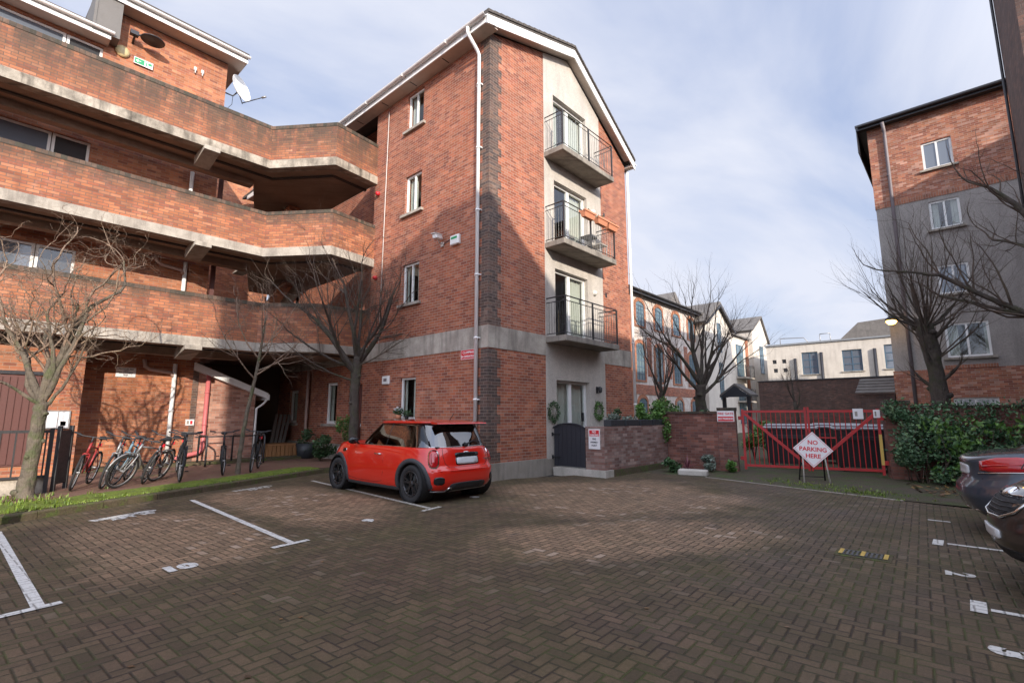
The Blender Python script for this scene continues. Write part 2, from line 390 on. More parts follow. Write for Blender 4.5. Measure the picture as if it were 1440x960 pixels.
# mossy block paving: 90 degree herringbone, 200 x 100 mm blocks
def paving():
    t = NT('block_paving'); P = t.sep(t.pos()); a = R(3); S = 1/.088
    x = t.m('MULTIPLY', t.m('ADD', t.m('MULTIPLY', P[0], math.cos(a)), t.m('MULTIPLY', P[1], math.sin(a))), S)
    y = t.m('MULTIPLY', t.m('SUBTRACT', t.m('MULTIPLY', P[1], math.cos(a)), t.m('MULTIPLY', P[0], math.sin(a))), S)
    i, j, fx, fy = t.m('FLOOR', x), t.m('FLOOR', y), t.m('FRACT', x), t.m('FRACT', y)
    k = t.m('FLOORED_MODULO', t.m('SUBTRACT', i, j), 4.0)
    eq = lambda v: t.m('COMPARE', k, v, .2)
    k1, k2, k3 = eq(1.0), eq(2.0), eq(3.0)
    ver = t.m('ADD', k2, k3)
    lu = t.m('ADD', fx, k1); lv = t.m('ADD', fy, k2)
    W = t.m('SUBTRACT', 2.0, ver); Hh = t.m('ADD', 1.0, ver)
    d = t.m('MINIMUM', t.m('MINIMUM', lu, t.m('SUBTRACT', W, lu)), t.m('MINIMUM', lv, t.m('SUBTRACT', Hh, lv)))
    bi = t.m('SUBTRACT', i, k1); bj = t.m('ADD', j, k3)
    idv = t.comb(bi, bj, ver)
    r1 = t.white(idv); r2 = t.node('ShaderNodeTexWhiteNoise'); t.set(r2.inputs['Vector'], idv)
    pv = t.pos()
    base = t.ramp(r1, [(0,(.108,.071,.046)),(.3,(.130,.085,.055)),(.55,(.117,.077,.051)),(.8,(.145,.093,.061)),(1,(.100,.069,.046))])
    n1 = t.noise(pv, 45, 4, .75); base = t.mix(1.0, base, t.ramp(n1, [(.32,(.55,.55,.55)),(.68,(1.4,1.38,1.36))]), 'MULTIPLY'); n5 = t.noise(pv, 170, 2, .6); base = t.mix(1.0, base, t.ramp(n5, [(.3,(.6,.6,.6)),(.72,(1.45,1.45,1.42))]), 'MULTIPLY')
    # moss and algae: everywhere except where cars stand and drive
    n2 = t.noise(pv, .8, 6, .65); n3 = t.noise(pv, 3.5, 4, .6)
    def blob(cx, cy, rx, ry, rot, soft=.35):
        c_, s_ = math.cos(rot), math.sin(rot)
        dx = t.m('SUBTRACT', P[0], cx); dy = t.m('SUBTRACT', P[1], cy)
        ux = t.m('ABSOLUTE', t.m('DIVIDE', t.m('ADD', t.m('MULTIPLY', dx, c_), t.m('MULTIPLY', dy, s_)), rx))
        uy = t.m('ABSOLUTE', t.m('DIVIDE', t.m('SUBTRACT', t.m('MULTIPLY', dy, c_), t.m('MULTIPLY', dx, s_)), ry))
        q = t.m('POWER', t.m('ADD', t.m('POWER', ux, 3.0), t.m('POWER', uy, 3.0)), .333)
        q = t.m('ADD', q, t.m('MULTIPLY', t.m('SUBTRACT', n2, .5), .9)); 
        return t.mrange(q, 1.0+soft*.35, 1.0-soft*.65, 0, 1)
    cln = None
    for b in BLOBS:
        v = blob(*b); cln = v if cln is None else t.m('MAXIMUM', cln, v)
    cln = t.m('MINIMUM', cln, 1.0)
    pale = t.m('MULTIPLY', t.m('GREATER_THAN', r1, .90), t.mrange(t.noise(pv, .5, 2), .50, .56)); base = t.mix(t.m('MULTIPLY', pale, .55), base, (.21,.16,.13,1))
    oil = t.noise(pv, 1.15, 3, .8); base = t.mix(t.mrange(oil, .63, .70, 0, .55), base, (.030,.026,.024,1))
    alg = t.m('SUBTRACT', 1.0, cln)
    base = t.mix(t.m('MULTIPLY', alg, t.mrange(n3, .25, .75, .35, .9)), base, t.mix(t.mrange(n2, .38, .62), (.056,.039,.025,1), (.054,.046,.019,1)))
    base = t.mix(t.m('MULTIPLY', cln, .85), base, t.mix(1.0, base, (1.80,1.84,1.76,1), 'MULTIPLY'))
    base = t.mix(1.0, base, t.ramp(r2.outputs[0], [(0,(.8,.8,.8)),(1,(1.22,1.2,1.18))]), 'MULTIPLY')
    wob = t.m('MULTIPLY', t.m('SUBTRACT', t.noise(pv, 55, 2), .5), .09)
    dd = t.m('ADD', d, wob)
    mk = t.mrange(dd, .045, .11, 1, 0)
    jc = t.mix(t.m('MULTIPLY', t.mrange(t.noise(pv, 1.7, 4, .7), .42, .6), t.mrange(alg, 0, 1, .35, 1)), (.022,.016,.012,1), (.050,.060,.014,1))
    c = t.mix(t.m('MULTIPLY', mk, .82), base, jc)
    h = t.m('ADD', t.mrange(dd, .02, .14, -1, 0), t.m('MULTIPLY', n1, .35))
    h = t.m('ADD', h, t.m('MULTIPLY', r1, .35))
    t.bump(h, .7, .012)
    return t.out(c, t.mrange(n2, .3, .7, .6, .85), Specular_IOR_Level=.35)
BLOBS = [(1.95,7.6,1.05,1.9,0),(4.25,8.9,1.15,2.3,R(2)),(8.7,5.2,2.3,2.1,R(-40)),(5.9,3.3,2.0,.9,R(-35))]
M['paving'] = paving()
def line_mat(name, c0, c1, lo, hi, k_):
    t = NT(name); P = t.sep(t.pos()); a = R(3); S = 1/.088
    x = t.m('MULTIPLY', t.m('ADD', t.m('MULTIPLY', P[0], math.cos(a)), t.m('MULTIPLY', P[1], math.sin(a))), S)
    y = t.m('MULTIPLY', t.m('SUBTRACT', t.m('MULTIPLY', P[1], math.cos(a)), t.m('MULTIPLY', P[0], math.sin(a))), S)
    i, j, fx, fy = t.m('FLOOR', x), t.m('FLOOR', y), t.m('FRACT', x), t.m('FRACT', y)
    k = t.m('FLOORED_MODULO', t.m('SUBTRACT', i, j), 4.0); eq = lambda v: t.m('COMPARE', k, v, .2)
    k1, k2, k3 = eq(1.0), eq(2.0), eq(3.0); ver = t.m('ADD', k2, k3); lu = t.m('ADD', fx, k1); lv = t.m('ADD', fy, k2)
    d = t.m('MINIMUM', t.m('MINIMUM', lu, t.m('SUBTRACT', t.m('SUBTRACT', 2.0, ver), lu)), t.m('MINIMUM', lv, t.m('SUBTRACT', t.m('ADD', 1.0, ver), lv)))
    mk = t.mrange(t.m('ADD', d, t.m('MULTIPLY', t.m('SUBTRACT', t.noise(t.pos(), 55, 2), .5), .12)), .03, .10, 1, 0)
    n = t.noise(t.pos(), 32, 4, .7); w_ = t.m('MAXIMUM', t.mrange(n, lo, hi, 0, k_), t.m('MULTIPLY', mk, .6))
    t.bump(t.m('MULTIPLY', mk, -1.0), .6, .01)
    return t.out(t.mix(w_, (*c0,1), (*c1,1)), .7)
M['line'] = line_mat('road_line_paint', (.56,.55,.52), (.09,.075,.06), .54, .68, .7)
M['line_old'] = line_mat('faded_line_paint', (.48,.46,.41), (.10,.085,.06), .45, .62, .85)
t_ = NT('mossy_ground'); n_ = t_.noise(t_.pos(), 1.6, 6, .7); n2_ = t_.noise(t_.pos(), 30, 4, .7)
c_ = t_.ramp(n_, [(.35,(.075,.055,.042)),(.5,(.06,.055,.028)),(.62,(.05,.075,.016))])
c_ = t_.mix(1.0, c_, t_.ramp(n2_, [(.3,(.6,.6,.6)),(.7,(1.35,1.35,1.35))]), 'MULTIPLY'); t_.bump(n2_, .8, .02)
M['mossy'] = t_.out(c_, .95)
t_ = NT('bright_moss'); n_ = t_.noise(t_.pos(), 3, 5, .7); n2_ = t_.noise(t_.pos(), 90, 4, .7)
c_ = t_.ramp(n_, [(.3,(.075,.10,.012)),(.5,(.15,.20,.014)),(.62,(.10,.14,.015)),(.8,(.24,.30,.03))])
c_ = t_.mix(1.0, c_, t_.ramp(n2_, [(.3,(.55,.55,.5)),(.7,(1.35,1.35,1.3))]), 'MULTIPLY'); t_.bump(n2_, 1.0, .03)
M['moss'] = t_.out(c_, 1.0)
t_ = NT('damp_brown_paving'); n_ = t_.noise(t_.pos(), 2.2, 5, .7); n2_ = t_.noise(t_.pos(), 40, 4, .7)
c_ = t_.ramp(n_, [(.3,(.13,.065,.045)),(.55,(.17,.09,.06)),(.68,(.09,.085,.03))])
c_ = t_.mix(1.0, c_, t_.ramp(n2_, [(.3,(.7,.7,.7)),(.7,(1.25,1.25,1.25))]), 'MULTIPLY'); t_.bump(n2_, .5, .01)
M['path'] = t_.out(c_, .8)
t_ = NT('mossy_kerb'); n_ = t_.noise(t_.pos(), 5, 5, .7); n2_ = t_.noise(t_.pos(), 40, 4, .7)
c_ = t_.ramp(n_, [(.35,(.10,.075,.045)),(.5,(.075,.06,.03)),(.65,(.07,.10,.018))])
c_ = t_.mix(1.0, c_, t_.ramp(n2_, [(.3,(.6,.6,.6)),(.7,(1.3,1.3,1.3))]), 'MULTIPLY'); t_.bump(n2_, .8, .02)
M['kerb'] = t_.out(c_, .95)

# ------------------------------------------------------------------ camera
F_PX, PITCH, AZ, CH = 700.0, math.atan(105/700.0), R(42.2), 1.5
cd = bpy.data.cameras.new('camera'); cam = bpy.data.objects.new('camera', cd); col.objects.link(cam)
cd.sensor_width = 36; cd.lens = F_PX/1440*36; cd.clip_end = 2000; cd.clip_start = .05
cam.location = (0, 0, CH); cam.rotation_euler = (PI/2 + PITCH, 0, AZ - PI/2)
scene.camera = cam

# ------------------------------------------------------------------ light and sky
SUNV = Vector((-.5, -1.0, .385)).normalized()     # towards the sun
sl = bpy.data.lights.new('sun', 'SUN'); so = bpy.data.objects.new('sun', sl); col.objects.link(so)
sl.energy = 4.2; sl.angle = R(.6); sl.color = (1, .90, .78)
so.rotation_euler = SUNV.to_track_quat('Z', 'Y').to_euler()
so.location = (0, 0, 30)
w = bpy.data.worlds.new('World'); scene.world = w; w.use_nodes = True
nt = w.node_tree; bg = nt.nodes['Background']
sky = nt.nodes.new('ShaderNodeTexSky'); sky.sky_type = 'NISHITA'; sky.sun_disc = False
sky.sun_elevation = math.asin(SUNV.z); sky.sun_rotation = math.atan2(SUNV.x, SUNV.y)
sky.air_density = 1.25; sky.dust_density = 1.2; sky.ozone_density = 1.0
tc = nt.nodes.new('ShaderNodeTexCoord')
sp = nt.nodes.new('ShaderNodeSeparateXYZ'); nt.links.new(tc.outputs['Generated'], sp.inputs[0])
def wm(op, a, b=None):
    n = nt.nodes.new('ShaderNodeMath'); n.operation = op
    for i, v in enumerate((a, b)):
        if v is None: continue
        if hasattr(v, 'is_linked'): nt.links.new(v, n.inputs[i])
        else: n.inputs[i].default_value = v
    return n.outputs[0]
den = wm('ADD', wm('MAXIMUM', sp.outputs[2], 0.0), .28)
cmb = nt.nodes.new('ShaderNodeCombineXYZ')
nt.links.new(wm('DIVIDE', sp.outputs[0], den), cmb.inputs[0]); nt.links.new(wm('DIVIDE', sp.outputs[1], den), cmb.inputs[1])
cn = nt.nodes.new('ShaderNodeTexNoise'); cn.inputs['Scale'].default_value = 1.1; cn.inputs['Detail'].default_value = 7; cn.inputs['Roughness'].default_value = .52
cn.inputs['Distortion'].default_value = .5
mp = nt.nodes.new('ShaderNodeMapping'); mp.inputs['Location'].default_value = (11.5, 0.4, 0); mp.inputs['Scale'].default_value = (1, 1.6, 1)
nt.links.new(cmb.outputs[0], mp.inputs[0]); nt.links.new(mp.outputs[0], cn.inputs['Vector'])
cr = nt.nodes.new('ShaderNodeValToRGB'); nt.links.new(cn.outputs[0], cr.inputs[0])
cr.color_ramp.elements[0].position = .30; cr.color_ramp.elements[0].color = (.02,.02,.02,1)
cr.color_ramp.elements[1].position = .60; cr.color_ramp.elements[1].color = (.95,.95,.95,1)
mx = nt.nodes.new('ShaderNodeMix'); mx.data_type = 'RGBA'
veil = nt.nodes.new('ShaderNodeMix'); veil.data_type = 'RGBA'; veil.inputs[0].default_value = .72; nt.links.new(sky.outputs[0], veil.inputs[6]); veil.inputs[7].default_value = (2.45, 3.05, 4.85, 1)
nt.links.new(cr.outputs[0], mx.inputs[0]); nt.links.new(veil.outputs[2], mx.inputs[6])
mx.inputs[7].default_value = (4.7, 4.9, 5.6, 1)
# sky brightened towards the sun, behind the view, as added fill for shaded walls
dt = nt.nodes.new('ShaderNodeVectorMath'); dt.operation = 'DOT_PRODUCT'; nt.links.new(tc.outputs['Generated'], dt.inputs[0]); dt.inputs[1].default_value = tuple(SUNV)
gl = nt.nodes.new('ShaderNodeMapRange'); nt.links.new(dt.outputs['Value'], gl.inputs[0]); gl.interpolation_type = 'SMOOTHSTEP'
for i_, v_ in enumerate((-.25, .95, 1.02, 3.1)): gl.inputs[1+i_].default_value = v_
vs_ = nt.nodes.new('ShaderNodeVectorMath'); vs_.operation = 'SCALE'; nt.links.new(mx.outputs[2], vs_.inputs[0]); nt.links.new(gl.outputs[0], vs_.inputs[3])
nt.links.new(vs_.outputs[0], bg.inputs[0]); bg.inputs[1].default_value = .12
scene.view_settings.view_transform = 'Standard'; scene.view_settings.look = 'None'
scene.view_settings.exposure = 0.52; scene.view_settings.gamma = 1.0
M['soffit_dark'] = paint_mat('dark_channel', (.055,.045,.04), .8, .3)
M['clad'] = paint_mat('grey_brown_cladding', (.13,.12,.11), .6, .3)
M['lamp_yellow'] = paint_mat('yellowed_lamp', (.62,.50,.26), .4, .3)
M['brick_light'] = brick_mat('pink_brick', [(.42,.20,.14),(.47,.24,.17),(.37,.16,.11),(.50,.28,.21)], mortar=(.30,.24,.2), stain=.3)
M['brick_soldier'] = brick_mat('soldier_brick', [(.40,.16,.09),(.46,.20,.12),(.34,.13,.08)], bw=.25, bh=.075, soldier=True)
def clear_glass(name, tint=(.85,.9,.88), ior=1.5):
    t = NT(name); t.n.remove(t.b); out = t.n['Material Output']
    tr = t.node('ShaderNodeBsdfTransparent'); tr.inputs[0].default_value = (*tint,1)
    gl = t.node('ShaderNodeBsdfGlossy'); gl.inputs['Roughness'].default_value = .03
    fr = t.node('ShaderNodeLayerWeight'); fr.inputs[0].default_value = .5
    mx = t.node('ShaderNodeMixShader'); t.l.new(t.m('ADD', t.m('MULTIPLY', t.m('POWER', fr.outputs[1], 4.0), .85), (ior-1)*.2, clamp=True), mx.inputs[0]); t.l.new(tr.outputs[0], mx.inputs[1]); t.l.new(gl.outputs[0], mx.inputs[2])
    t.l.new(mx.outputs[0], out.inputs[0]); return t.mat
clearglass = clear_glass('clear_glass')
carglass = clear_glass('tinted_car_glass', (.10,.11,.11), 1.9)
def car_paint(name, c, flake=.0):
    t = NT(name); return t.out(c, .28, Metallic=flake, Coat_Weight=1.0, Coat_Roughness=.03, Specular_IOR_Level=.5)
M['car_red'] = car_paint('orange_red_car_paint', (.60,.013,.004))
M['car_grey'] = car_paint('blue_grey_car_paint', (.045,.058,.08), .25)
M['car_brown'] = car_paint('dark_brown_car_paint', (.035,.028,.024), .3)
M['lamp_red'] = paint_mat('red_lamp_lens', (.42,.005,.01), .08, 0, coat=1)
M['lamp_clear'] = paint_mat('clear_lamp_lens', (.35,.36,.38), .06, 0, .6, 1)
M['tyre'] = paint_mat('tyre_rubber', (.02,.02,.021), .85, .2)
M['plate'] = paint_mat('blank_plate', (.55,.57,.58), .4, .1)
M['cladding'] = paint_mat('grey_black_plastic', (.035,.036,.04), .6, .1)
M['glass_blue'] = glass_mat('blue_tinted_glass', (.10,.15,.17), .1)
M['blue_frame'] = paint_mat('blue_window_frame', (.06,.11,.16), .5, .2)
M['roof_grey'] = paint_mat('grey_roof_edge', (.22,.23,.24), .6, .3)
M['bike_blue'] = paint_mat('pale_blue_frame', (.14,.24,.30), .4, .2)
M['dull_red'] = paint_mat('dull_red_frame', (.30,.03,.03), .4, .3)
# ================================================================== SETTING
def struct(mb, name, mat, kind='structure'):
    return mb.build(name, mat, kind=kind)
mb = MB(); mb.quad((-400,-400,-.06),(400,-400,-.06),(400,400,-.06),(-400,400,-.06)); struct(mb, 'ground', M['asphalt'])
# yard paving up to the stone edging in front of the gate
E0, E1 = (12.95, 5.05), (11.4, .2)
mb = MB(); mb.add([(-9,-7,0),(10.9,-7,0),(11.15,-.9,0),(11.55,1.0,0),(12.05,2.9,0),(12.6,4.8,0),(12.7,6.9,0),(8.6,8.6,0),(8.45,12.9,0),(6.4,12.9,0),(.55,10.2,0),(-9,5.8,0)], [tuple(range(12))])
struct(mb, 'yard_paving', M['paving'])
mb = MB(); mb.add([(10.8,-7,-.004),(30,-7,-.004),(60,14,-.004),(60,16,-.004),(12,16,-.004),(12.3,6.8,-.004)], [tuple(range(6))]); 
mb.build('planting_strip', M['mossy'], kind='structure')
mb = MB()
for a, b in (((12.68,5.0),(12.05,2.9)),((12.05,2.9),(11.55,1.0))):
    d = Vector((b[0]-a[0], b[1]-a[1], 0)); n = Vector((-d.y, d.x, 0)).normalized()*.022
    k = max(1, int(d.length/.9))
    for i in range(k):
        p = Vector((*a, 0)) + d*(i/k) + d.normalized()*.01; q = Vector((*a, 0)) + d*((i+1)/k) - d.normalized()*.01
        mb.prism([p-n+Vector((0,0,-.04)), p+n+Vector((0,0,-.04)), p+n+Vector((0,0,.012)), p-n+Vector((0,0,.012))], q-p)
mb.build('stone_edging', M['plinth'], kind='structure')

# kerb, moss verge, bicycle pavement (z .13)
KA = Vector((-4.0, 8.1, 0)); KB = Vector((6.75, 12.95, 0)); kd = (KB-KA).normalized(); kn = Vector((-kd.y, kd.x, 0))
mb = MB(); L = (KB-KA).length; k = 13
for i in range(k):
    p = KA + kd*(L*i/k+.006); q = KA + kd*(L*(i+1)/k-.006)
    mb.prism([p+Vector((0,0,-.05)), p+kn*.13+Vector((0,0,-.05)), p+kn*.13+Vector((0,0,.115+rnd.uniform(-.006,.006))), p+kn*.02+Vector((0,0,.115)), p+Vector((0,0,.095))], q-p)
q = KB
mb.prism([KB+Vector((0,0,-.05)), KB+Vector((1.66,.1,-.05)), KB+Vector((1.66,.1,.11)), KB+Vector((0,0,.11))], (0,.13,0))
mb.build('kerb', M['kerb'], kind='structure')
mb = MB(); nx, ny = 150, 12
vs = []
for i in range(nx+1):
    for j in range(ny+1):
        p = KA + kd*(L*1.0*i/nx) + kn*(.10 + (1.35-.45*min(1,max(0,(i/nx-.35)*2.5)))*j/ny*(.9+.12*mnoise.noise(Vector((i*.13,3,0)))))
        e = math.sin(PI*j/ny)**.6
        z = .10 + .05*e + .028*mnoise.noise(Vector((p.x*5,p.y*5,0)))*e + .015*mnoise.noise(Vector((p.x*19,p.y*19,4)))*e
        vs.append((p.x,p.y,z))
mb.add(vs, [(i*(ny+1)+j, (i+1)*(ny+1)+j, (i+1)*(ny+1)+j+1, i*(ny+1)+j+1) for i in range(nx) for j in range(ny)], True)
mb.build('moss_verge', M['moss'], kind='structure')
mb = MB(); mb.add([(-9,6.1,.12),(-4,8.25,.12),(6.7,13.1,.12),(8.42,13.2,.12),(8.42,26,.12),(-9,26,.12)], [tuple(range(6))])
mb.build('bicycle_pavement', M['path'], kind='structure')
mb = MB(); mb.box(2.0,8.42,16.35,17.0,.0,.20); mb.build('wall_ledge', M['kerb'], kind='structure')
# grass blades and weeds
def blades(mb, pts, h, n, spread):
    for (x,y,z) in pts:
        for _ in range(n):
            a = rnd.uniform(0, 2*PI); r = rnd.uniform(0, spread); hh = h*rnd.uniform(.4,1.2)
            bx, by = x+r*math.cos(a), y+r*math.sin(a); t = rnd.uniform(0, 2*PI); ln = rnd.uniform(.1,.6)*hh
            wv = Vector((math.cos(t+1.57), math.sin(t+1.57), 0))*.006*max(1,h/.06)
            b = Vector((bx,by,z-.01)); m = b+Vector((math.cos(t)*ln*.4, math.sin(t)*ln*.4, hh*.6)); tp = b+Vector((math.cos(t)*ln, math.sin(t)*ln, hh))
            mb.add([b-wv, b+wv, m+wv*.8, m-wv*.8, tp], [(0,1,2,3),(3,2,4)])
mb = MB(); pts = []
for i in range(2600):
    s_ = rnd.random(); p = KA + kd*(L*s_) + kn*rnd.uniform(.08, 1.25 if s_ < .45 else .85)
    pts.append((p.x,p.y,.13))
blades(mb, pts, .022, 5, .07); 
pts = [(rnd.gauss(.9,.5), rnd.gauss(11.3,.5), .13) for _ in range(90)]; blades(mb, pts, .08, 6, .06)
mb.build('grass', M['grass'], kind='stuff')
mb = MB(); pts = []
for i in range(120):
    s_ = rnd.random(); p = Vector((12.0,1.2,0)).lerp(Vector((13.2,3.6,0)), s_); pts.append((p.x+rnd.gauss(0,.3), p.y+rnd.gauss(0,.3), 0))
for i in range(60): pts.append((rnd.gauss(12.3,.12), rnd.gauss(1.7,.25), 0))
blades(mb, pts, .05, 6, .06); mb.build('weeds', M['grass'], kind='stuff')

# painted parking lines
def ground_strip(name, a, b, wd, mat, z=.004, label=None, group=None, caps=()):
    mb = MB()
    def strip(a, b, wd, zz):
        a = Vector((*a, zz)); b = Vector((*b, zz)); d = (b-a).normalized(); n = Vector((-d.y, d.x, 0))*wd/2
        mb.quad(a-n, b-n, b+n, a+n)
    strip(a, b, wd, z)
    for (c, d, w2) in caps: strip(c, d, w2, z+.003)
    mb.build(name, mat, label=label, cat='painted line', group=group)
ground_strip('bay_line', (.52,9.6),(.60,5.64),.085, M['line'], label='thick white bay line at the left edge of the yard with a T end', group='parking bay lines by the kerb', caps=[((.05,5.52),(.74,5.62),.085)])
ground_strip('bay_line', (3.02,10.55),(2.86,6.16),.08, M['line'], label='white bay line with a T end between bays 9 and 10', group='parking bay lines by the kerb', caps=[((2.60,6.08),(3.06,6.14),.085)])
ground_strip('bay_line', (5.78,11.6),(5.40,6.74),.085, M['line_old'], label='thin white bay line with a T end beside the red hatchback', group='parking bay lines by the kerb', caps=[((5.15,6.60),(5.60,6.70),.085)])
ground_strip('bay_line', (8.08,.34),(8.14,-4.6),.07, M['line'], label='white bay line with a square end between numbers 1 and 2', group='parking bay lines on the right', caps=[((7.92,.42),(8.24,.42),.10)])
ground_strip('bay_line', (5.60,.02),(5.66,-4.6),.07, M['line'], label='white bay line with a square end between numbers 2 and 3', group='parking bay lines on the right', caps=[((5.46,.09),(5.78,.09),.10)])
def paint_text(body, x, y, size, right, up, label, mat, sx=1.0, off=.012, sp=1.0, z=.005, name='painted_number'):
    Mx = frameM((x,y,z), right, up) @ Matrix.Diagonal((sx,1,1,1))
    mb = text_mb(body, size, Mx, .0005, off, sp, line=.85)
    mb.build(name, mat, label=label, cat='painted number' if name == 'painted_number' else 'painted writing')
rX, uX = (1,.05,0), (-.05,1,0)
paint_text('10', 1.66, 6.0, .27, rX, uX, 'white number 10 painted on the paving of the left bay', M['line'], 1.15, .02)
paint_text('9', 4.19, 6.60, .25, rX, uX, 'white number 9 painted on the paving left of the red hatchback', M['line'], 1.2, .018)
paint_text('8', 6.70, 7.02, .22, rX, uX, 'white number 8 painted just behind the red hatchback', M['line'], 1.2, .018)
paint_text('RESERVED\nAPT 10', 1.93, 9.62, .20, (1,.42,0), (-.42,1,0), 'white lettering reserved apt 10 painted near the kerb', M['line'], 1.0, .012, 1.02, name='painted_lettering')
paint_text('RESERVED\nAPT 9', 4.38, 11.2, .20, (1,.35,0), (-.35,1,0), 'faded white lettering reserved apt painted near the kerb in bay 9', M['line_old'], 1.0, .010, 1.02, name='painted_lettering')
paint_text('1', 9.72, .48, .33, (-1,0,0), (0,-1,0), 'white number 1 painted in front of the dark grey saloon', M['line'], 1.0, .015)
paint_text('2', 6.62, .22, .29, (-1,-.05,0), (.05,-1,0), 'white number 2 painted in front of the dark brown car', M['line'], 1.1, .012)
paint_text('3', 4.69, -.05, .28, (-1,-.05,0), (.05,-1,0), 'white number 3 painted at the right edge of the yard', M['line'], 1.0, .02)
# drain
d0 = thing('drain_cover', (6.84,.99,0), 'small sunken iron drain cover with yellow striped ends in the paving', 'drain cover')
mb = MB(); mb.box(-.30,.30,-.17,.17,.0,.006); mb.build('concrete_surround', M['kerb'], d0, world=False)
mb = MB()
for i in range(9): mb.box(-.20+.05*i,-.175+.05*i,-.10,.10,.007,.014)
mb.box(-.21,.22,-.105,-.09,.0065,.013); mb.box(-.21,.22,.09,.105,.0065,.013)
mb.build('grating', M['blackmetal'], d0, world=False)
for xx in (-.26,-.02,.215):
    mb = MB()
    for i in range(5): mb.box(xx,xx+.045,-.10+.042*i,-.075+.042*i,.0145,.018)
    mb.build('yellow_stripe', M['yellow'], d0, world=False)
d0.rotation_euler.z = R(92); d0.scale = (.85,1.1,1); d0.location = (6.82,1.0,0)

# ================================================================== MAIN BUILDING (corner gable block)
XC, YC, XR = 8.42, 8.42, 15.40
A = thing('gable_apartment_block', (XC,YC,0), 'four storey red brick gable end block with three balconies and a white corner downpipe', 'building')
def window_x(root, x, y0, y1, z0, z1, face=-1, frame=M['white'], glassm=None, mull=(.5,), sill=True, depth=.10, fw=.055, silld=.12, transom=(), drape=None):
    """window in a wall whose outer face is at x, looking towards face"""
    g = x - face*depth; glassm = glassm or M['glass']
    mb = MB(); t = .05
    a, b = sorted((g, g-face*-t))
    def bar(u0,u1,v0,v1): mb.box(g-.03, g+.03, u0,u1,v0,v1)
    bar(y0,y1,z0,z0+fw); bar(y0,y1,z1-fw,z1); bar(y0,y0+fw,z0+fw,z1-fw); bar(y1-fw,y1,z0+fw,z1-fw)
    for m_ in mull: c = y0+(y1-y0)*m_; bar(c-fw*.45,c+fw*.45,z0+fw,z1-fw)
    for m_ in transom: c = z0+(z1-z0)*m_; mb.box(g-.028,g+.028,y0+fw,y1-fw,c-fw*.4,c+fw*.4)
    f = mb.build('window', frame, root)
    mb = MB(); mb.quad((g,y0+fw*.5,z0+fw*.5),(g,y1-fw*.5,z0+fw*.5),(g,y1-fw*.5,z1-fw*.5),(g,y0+fw*.5,z1-fw*.5)); mb.build('pane', clearglass if drape else glassm, f)
    if drape:
        mb = MB(); W_ = y1-y0; xx = g-face*.10
        for (a, b) in ((y0+.03, y0+W_*drape[0]), (y1-W_*drape[1], y1-.03)):
            if b-a < .04: continue
            vs = []; n_ = 22
            for i in range(n_+1): yy = a+(b-a)*i/n_; dx = .018*math.sin(i*1.5)+.008*math.sin(i*.6); vs += [(xx+dx,yy,z0+.03),(xx+dx,yy,z1-.03)]
            mb.add(vs, [(2*i,2*i+2,2*i+3,2*i+1) for i in range(n_)], True)
        mb.build('curtain', M['curtain'], f)
    if sill:
        mb = MB(); lo, hi = sorted((x+face*.09, g+face*.032)); mb.box(lo,hi,y0-silld,y1+silld,z0-.08,z0-.002); mb.build('sill', M['concrete'], f)
    return f
def window_y(root, y, x0, x1, z0, z1, face=-1, frame=M['white'], glassm=None, mull=(.5,), sill=True, depth=.10, fw=.055, transom=(), silld=.12, sillm=None, rot=None):
    g = y - face*depth; glassm = glassm or M['glass']; mb = MB(); 
    def bar(u0,u1,v0,v1,e=0): mb.box(u0,u1,g-.03+e,g+.03-e,v0,v1)
    bar(x0,x1,z0,z0+fw); bar(x0,x1,z1-fw,z1); bar(x0,x0+fw,z0+fw,z1-fw); bar(x1-fw,x1,z0+fw,z1-fw)
    for m_ in mull: c = x0+(x1-x0)*m_; bar(c-fw*.45,c+fw*.45,z0+fw,z1-fw)
    for m_ in transom: c = z0+(z1-z0)*m_; bar(x0+fw,x1-fw,c-fw*.4,c+fw*.4,.002)
    f = mb.build('window', frame, root)
    mb = MB(); mb.box(x0+fw*.5,x1-fw*.5,g-.006,g+.006,z0+fw*.5,z1-fw*.5); mb.build('pane', glassm, f)
    if sill:
        mb = MB(); lo, hi = sorted((y+face*.09, g+face*.032)); mb.box(x0-silld,x1+silld,lo,hi,z0-.08,z0-.002); mb.build('sill', sillm or M['concrete'], f)
    return f
T = .30; APX = 11.9; XLO, XRO = 8.0, 15.62; TL, TA, TR = 11.80, 13.10, 10.72
sl1 = (TA-TL)/(APX-XLO); sl2 = (TA-TR)/(XRO-APX)
def roofz(x): return (TL+sl1*(x-XLO) if x < APX else TA-sl2*(x-APX)) - .36
ZT = roofz(XC); APZ = roofz(APX)
side_w = [(11.22,12.02,10.20,11.40),(11.22,12.02,7.48,8.70),(11.22,12.02,4.72,5.92),(11.22,11.96,1.42,2.58)]
low_w = [(15.50,16.22,1.25,2.62),(18.35,19.0,1.25,2.45),(13.95,14.75,.12,2.5)]
mb = MB()
mb.wall('x', XC, XC+T, YC+T, 13.72, .40, 3.15, [w_ for w_ in side_w if w_[3] < 3.1])
mb.wall('x', XC, XC+T, 13.72, 23.0, .12, 3.15, low_w)
mb.wall('x', XC, XC+T, YC+T, 13.72, 3.70, ZT, [w_ for w_ in side_w if w_[3] > 3.1])
mb.box(XC+T,XC+.9,13.42,13.72,3.15,ZT)            # return of the recess
mb.wall('x', XC+.9, XC+1.15, 13.72, 24.0, 3.70, 12.0, [(14.1,15.0,a,a+2.1) for a in (3.75,6.5,9.3)])
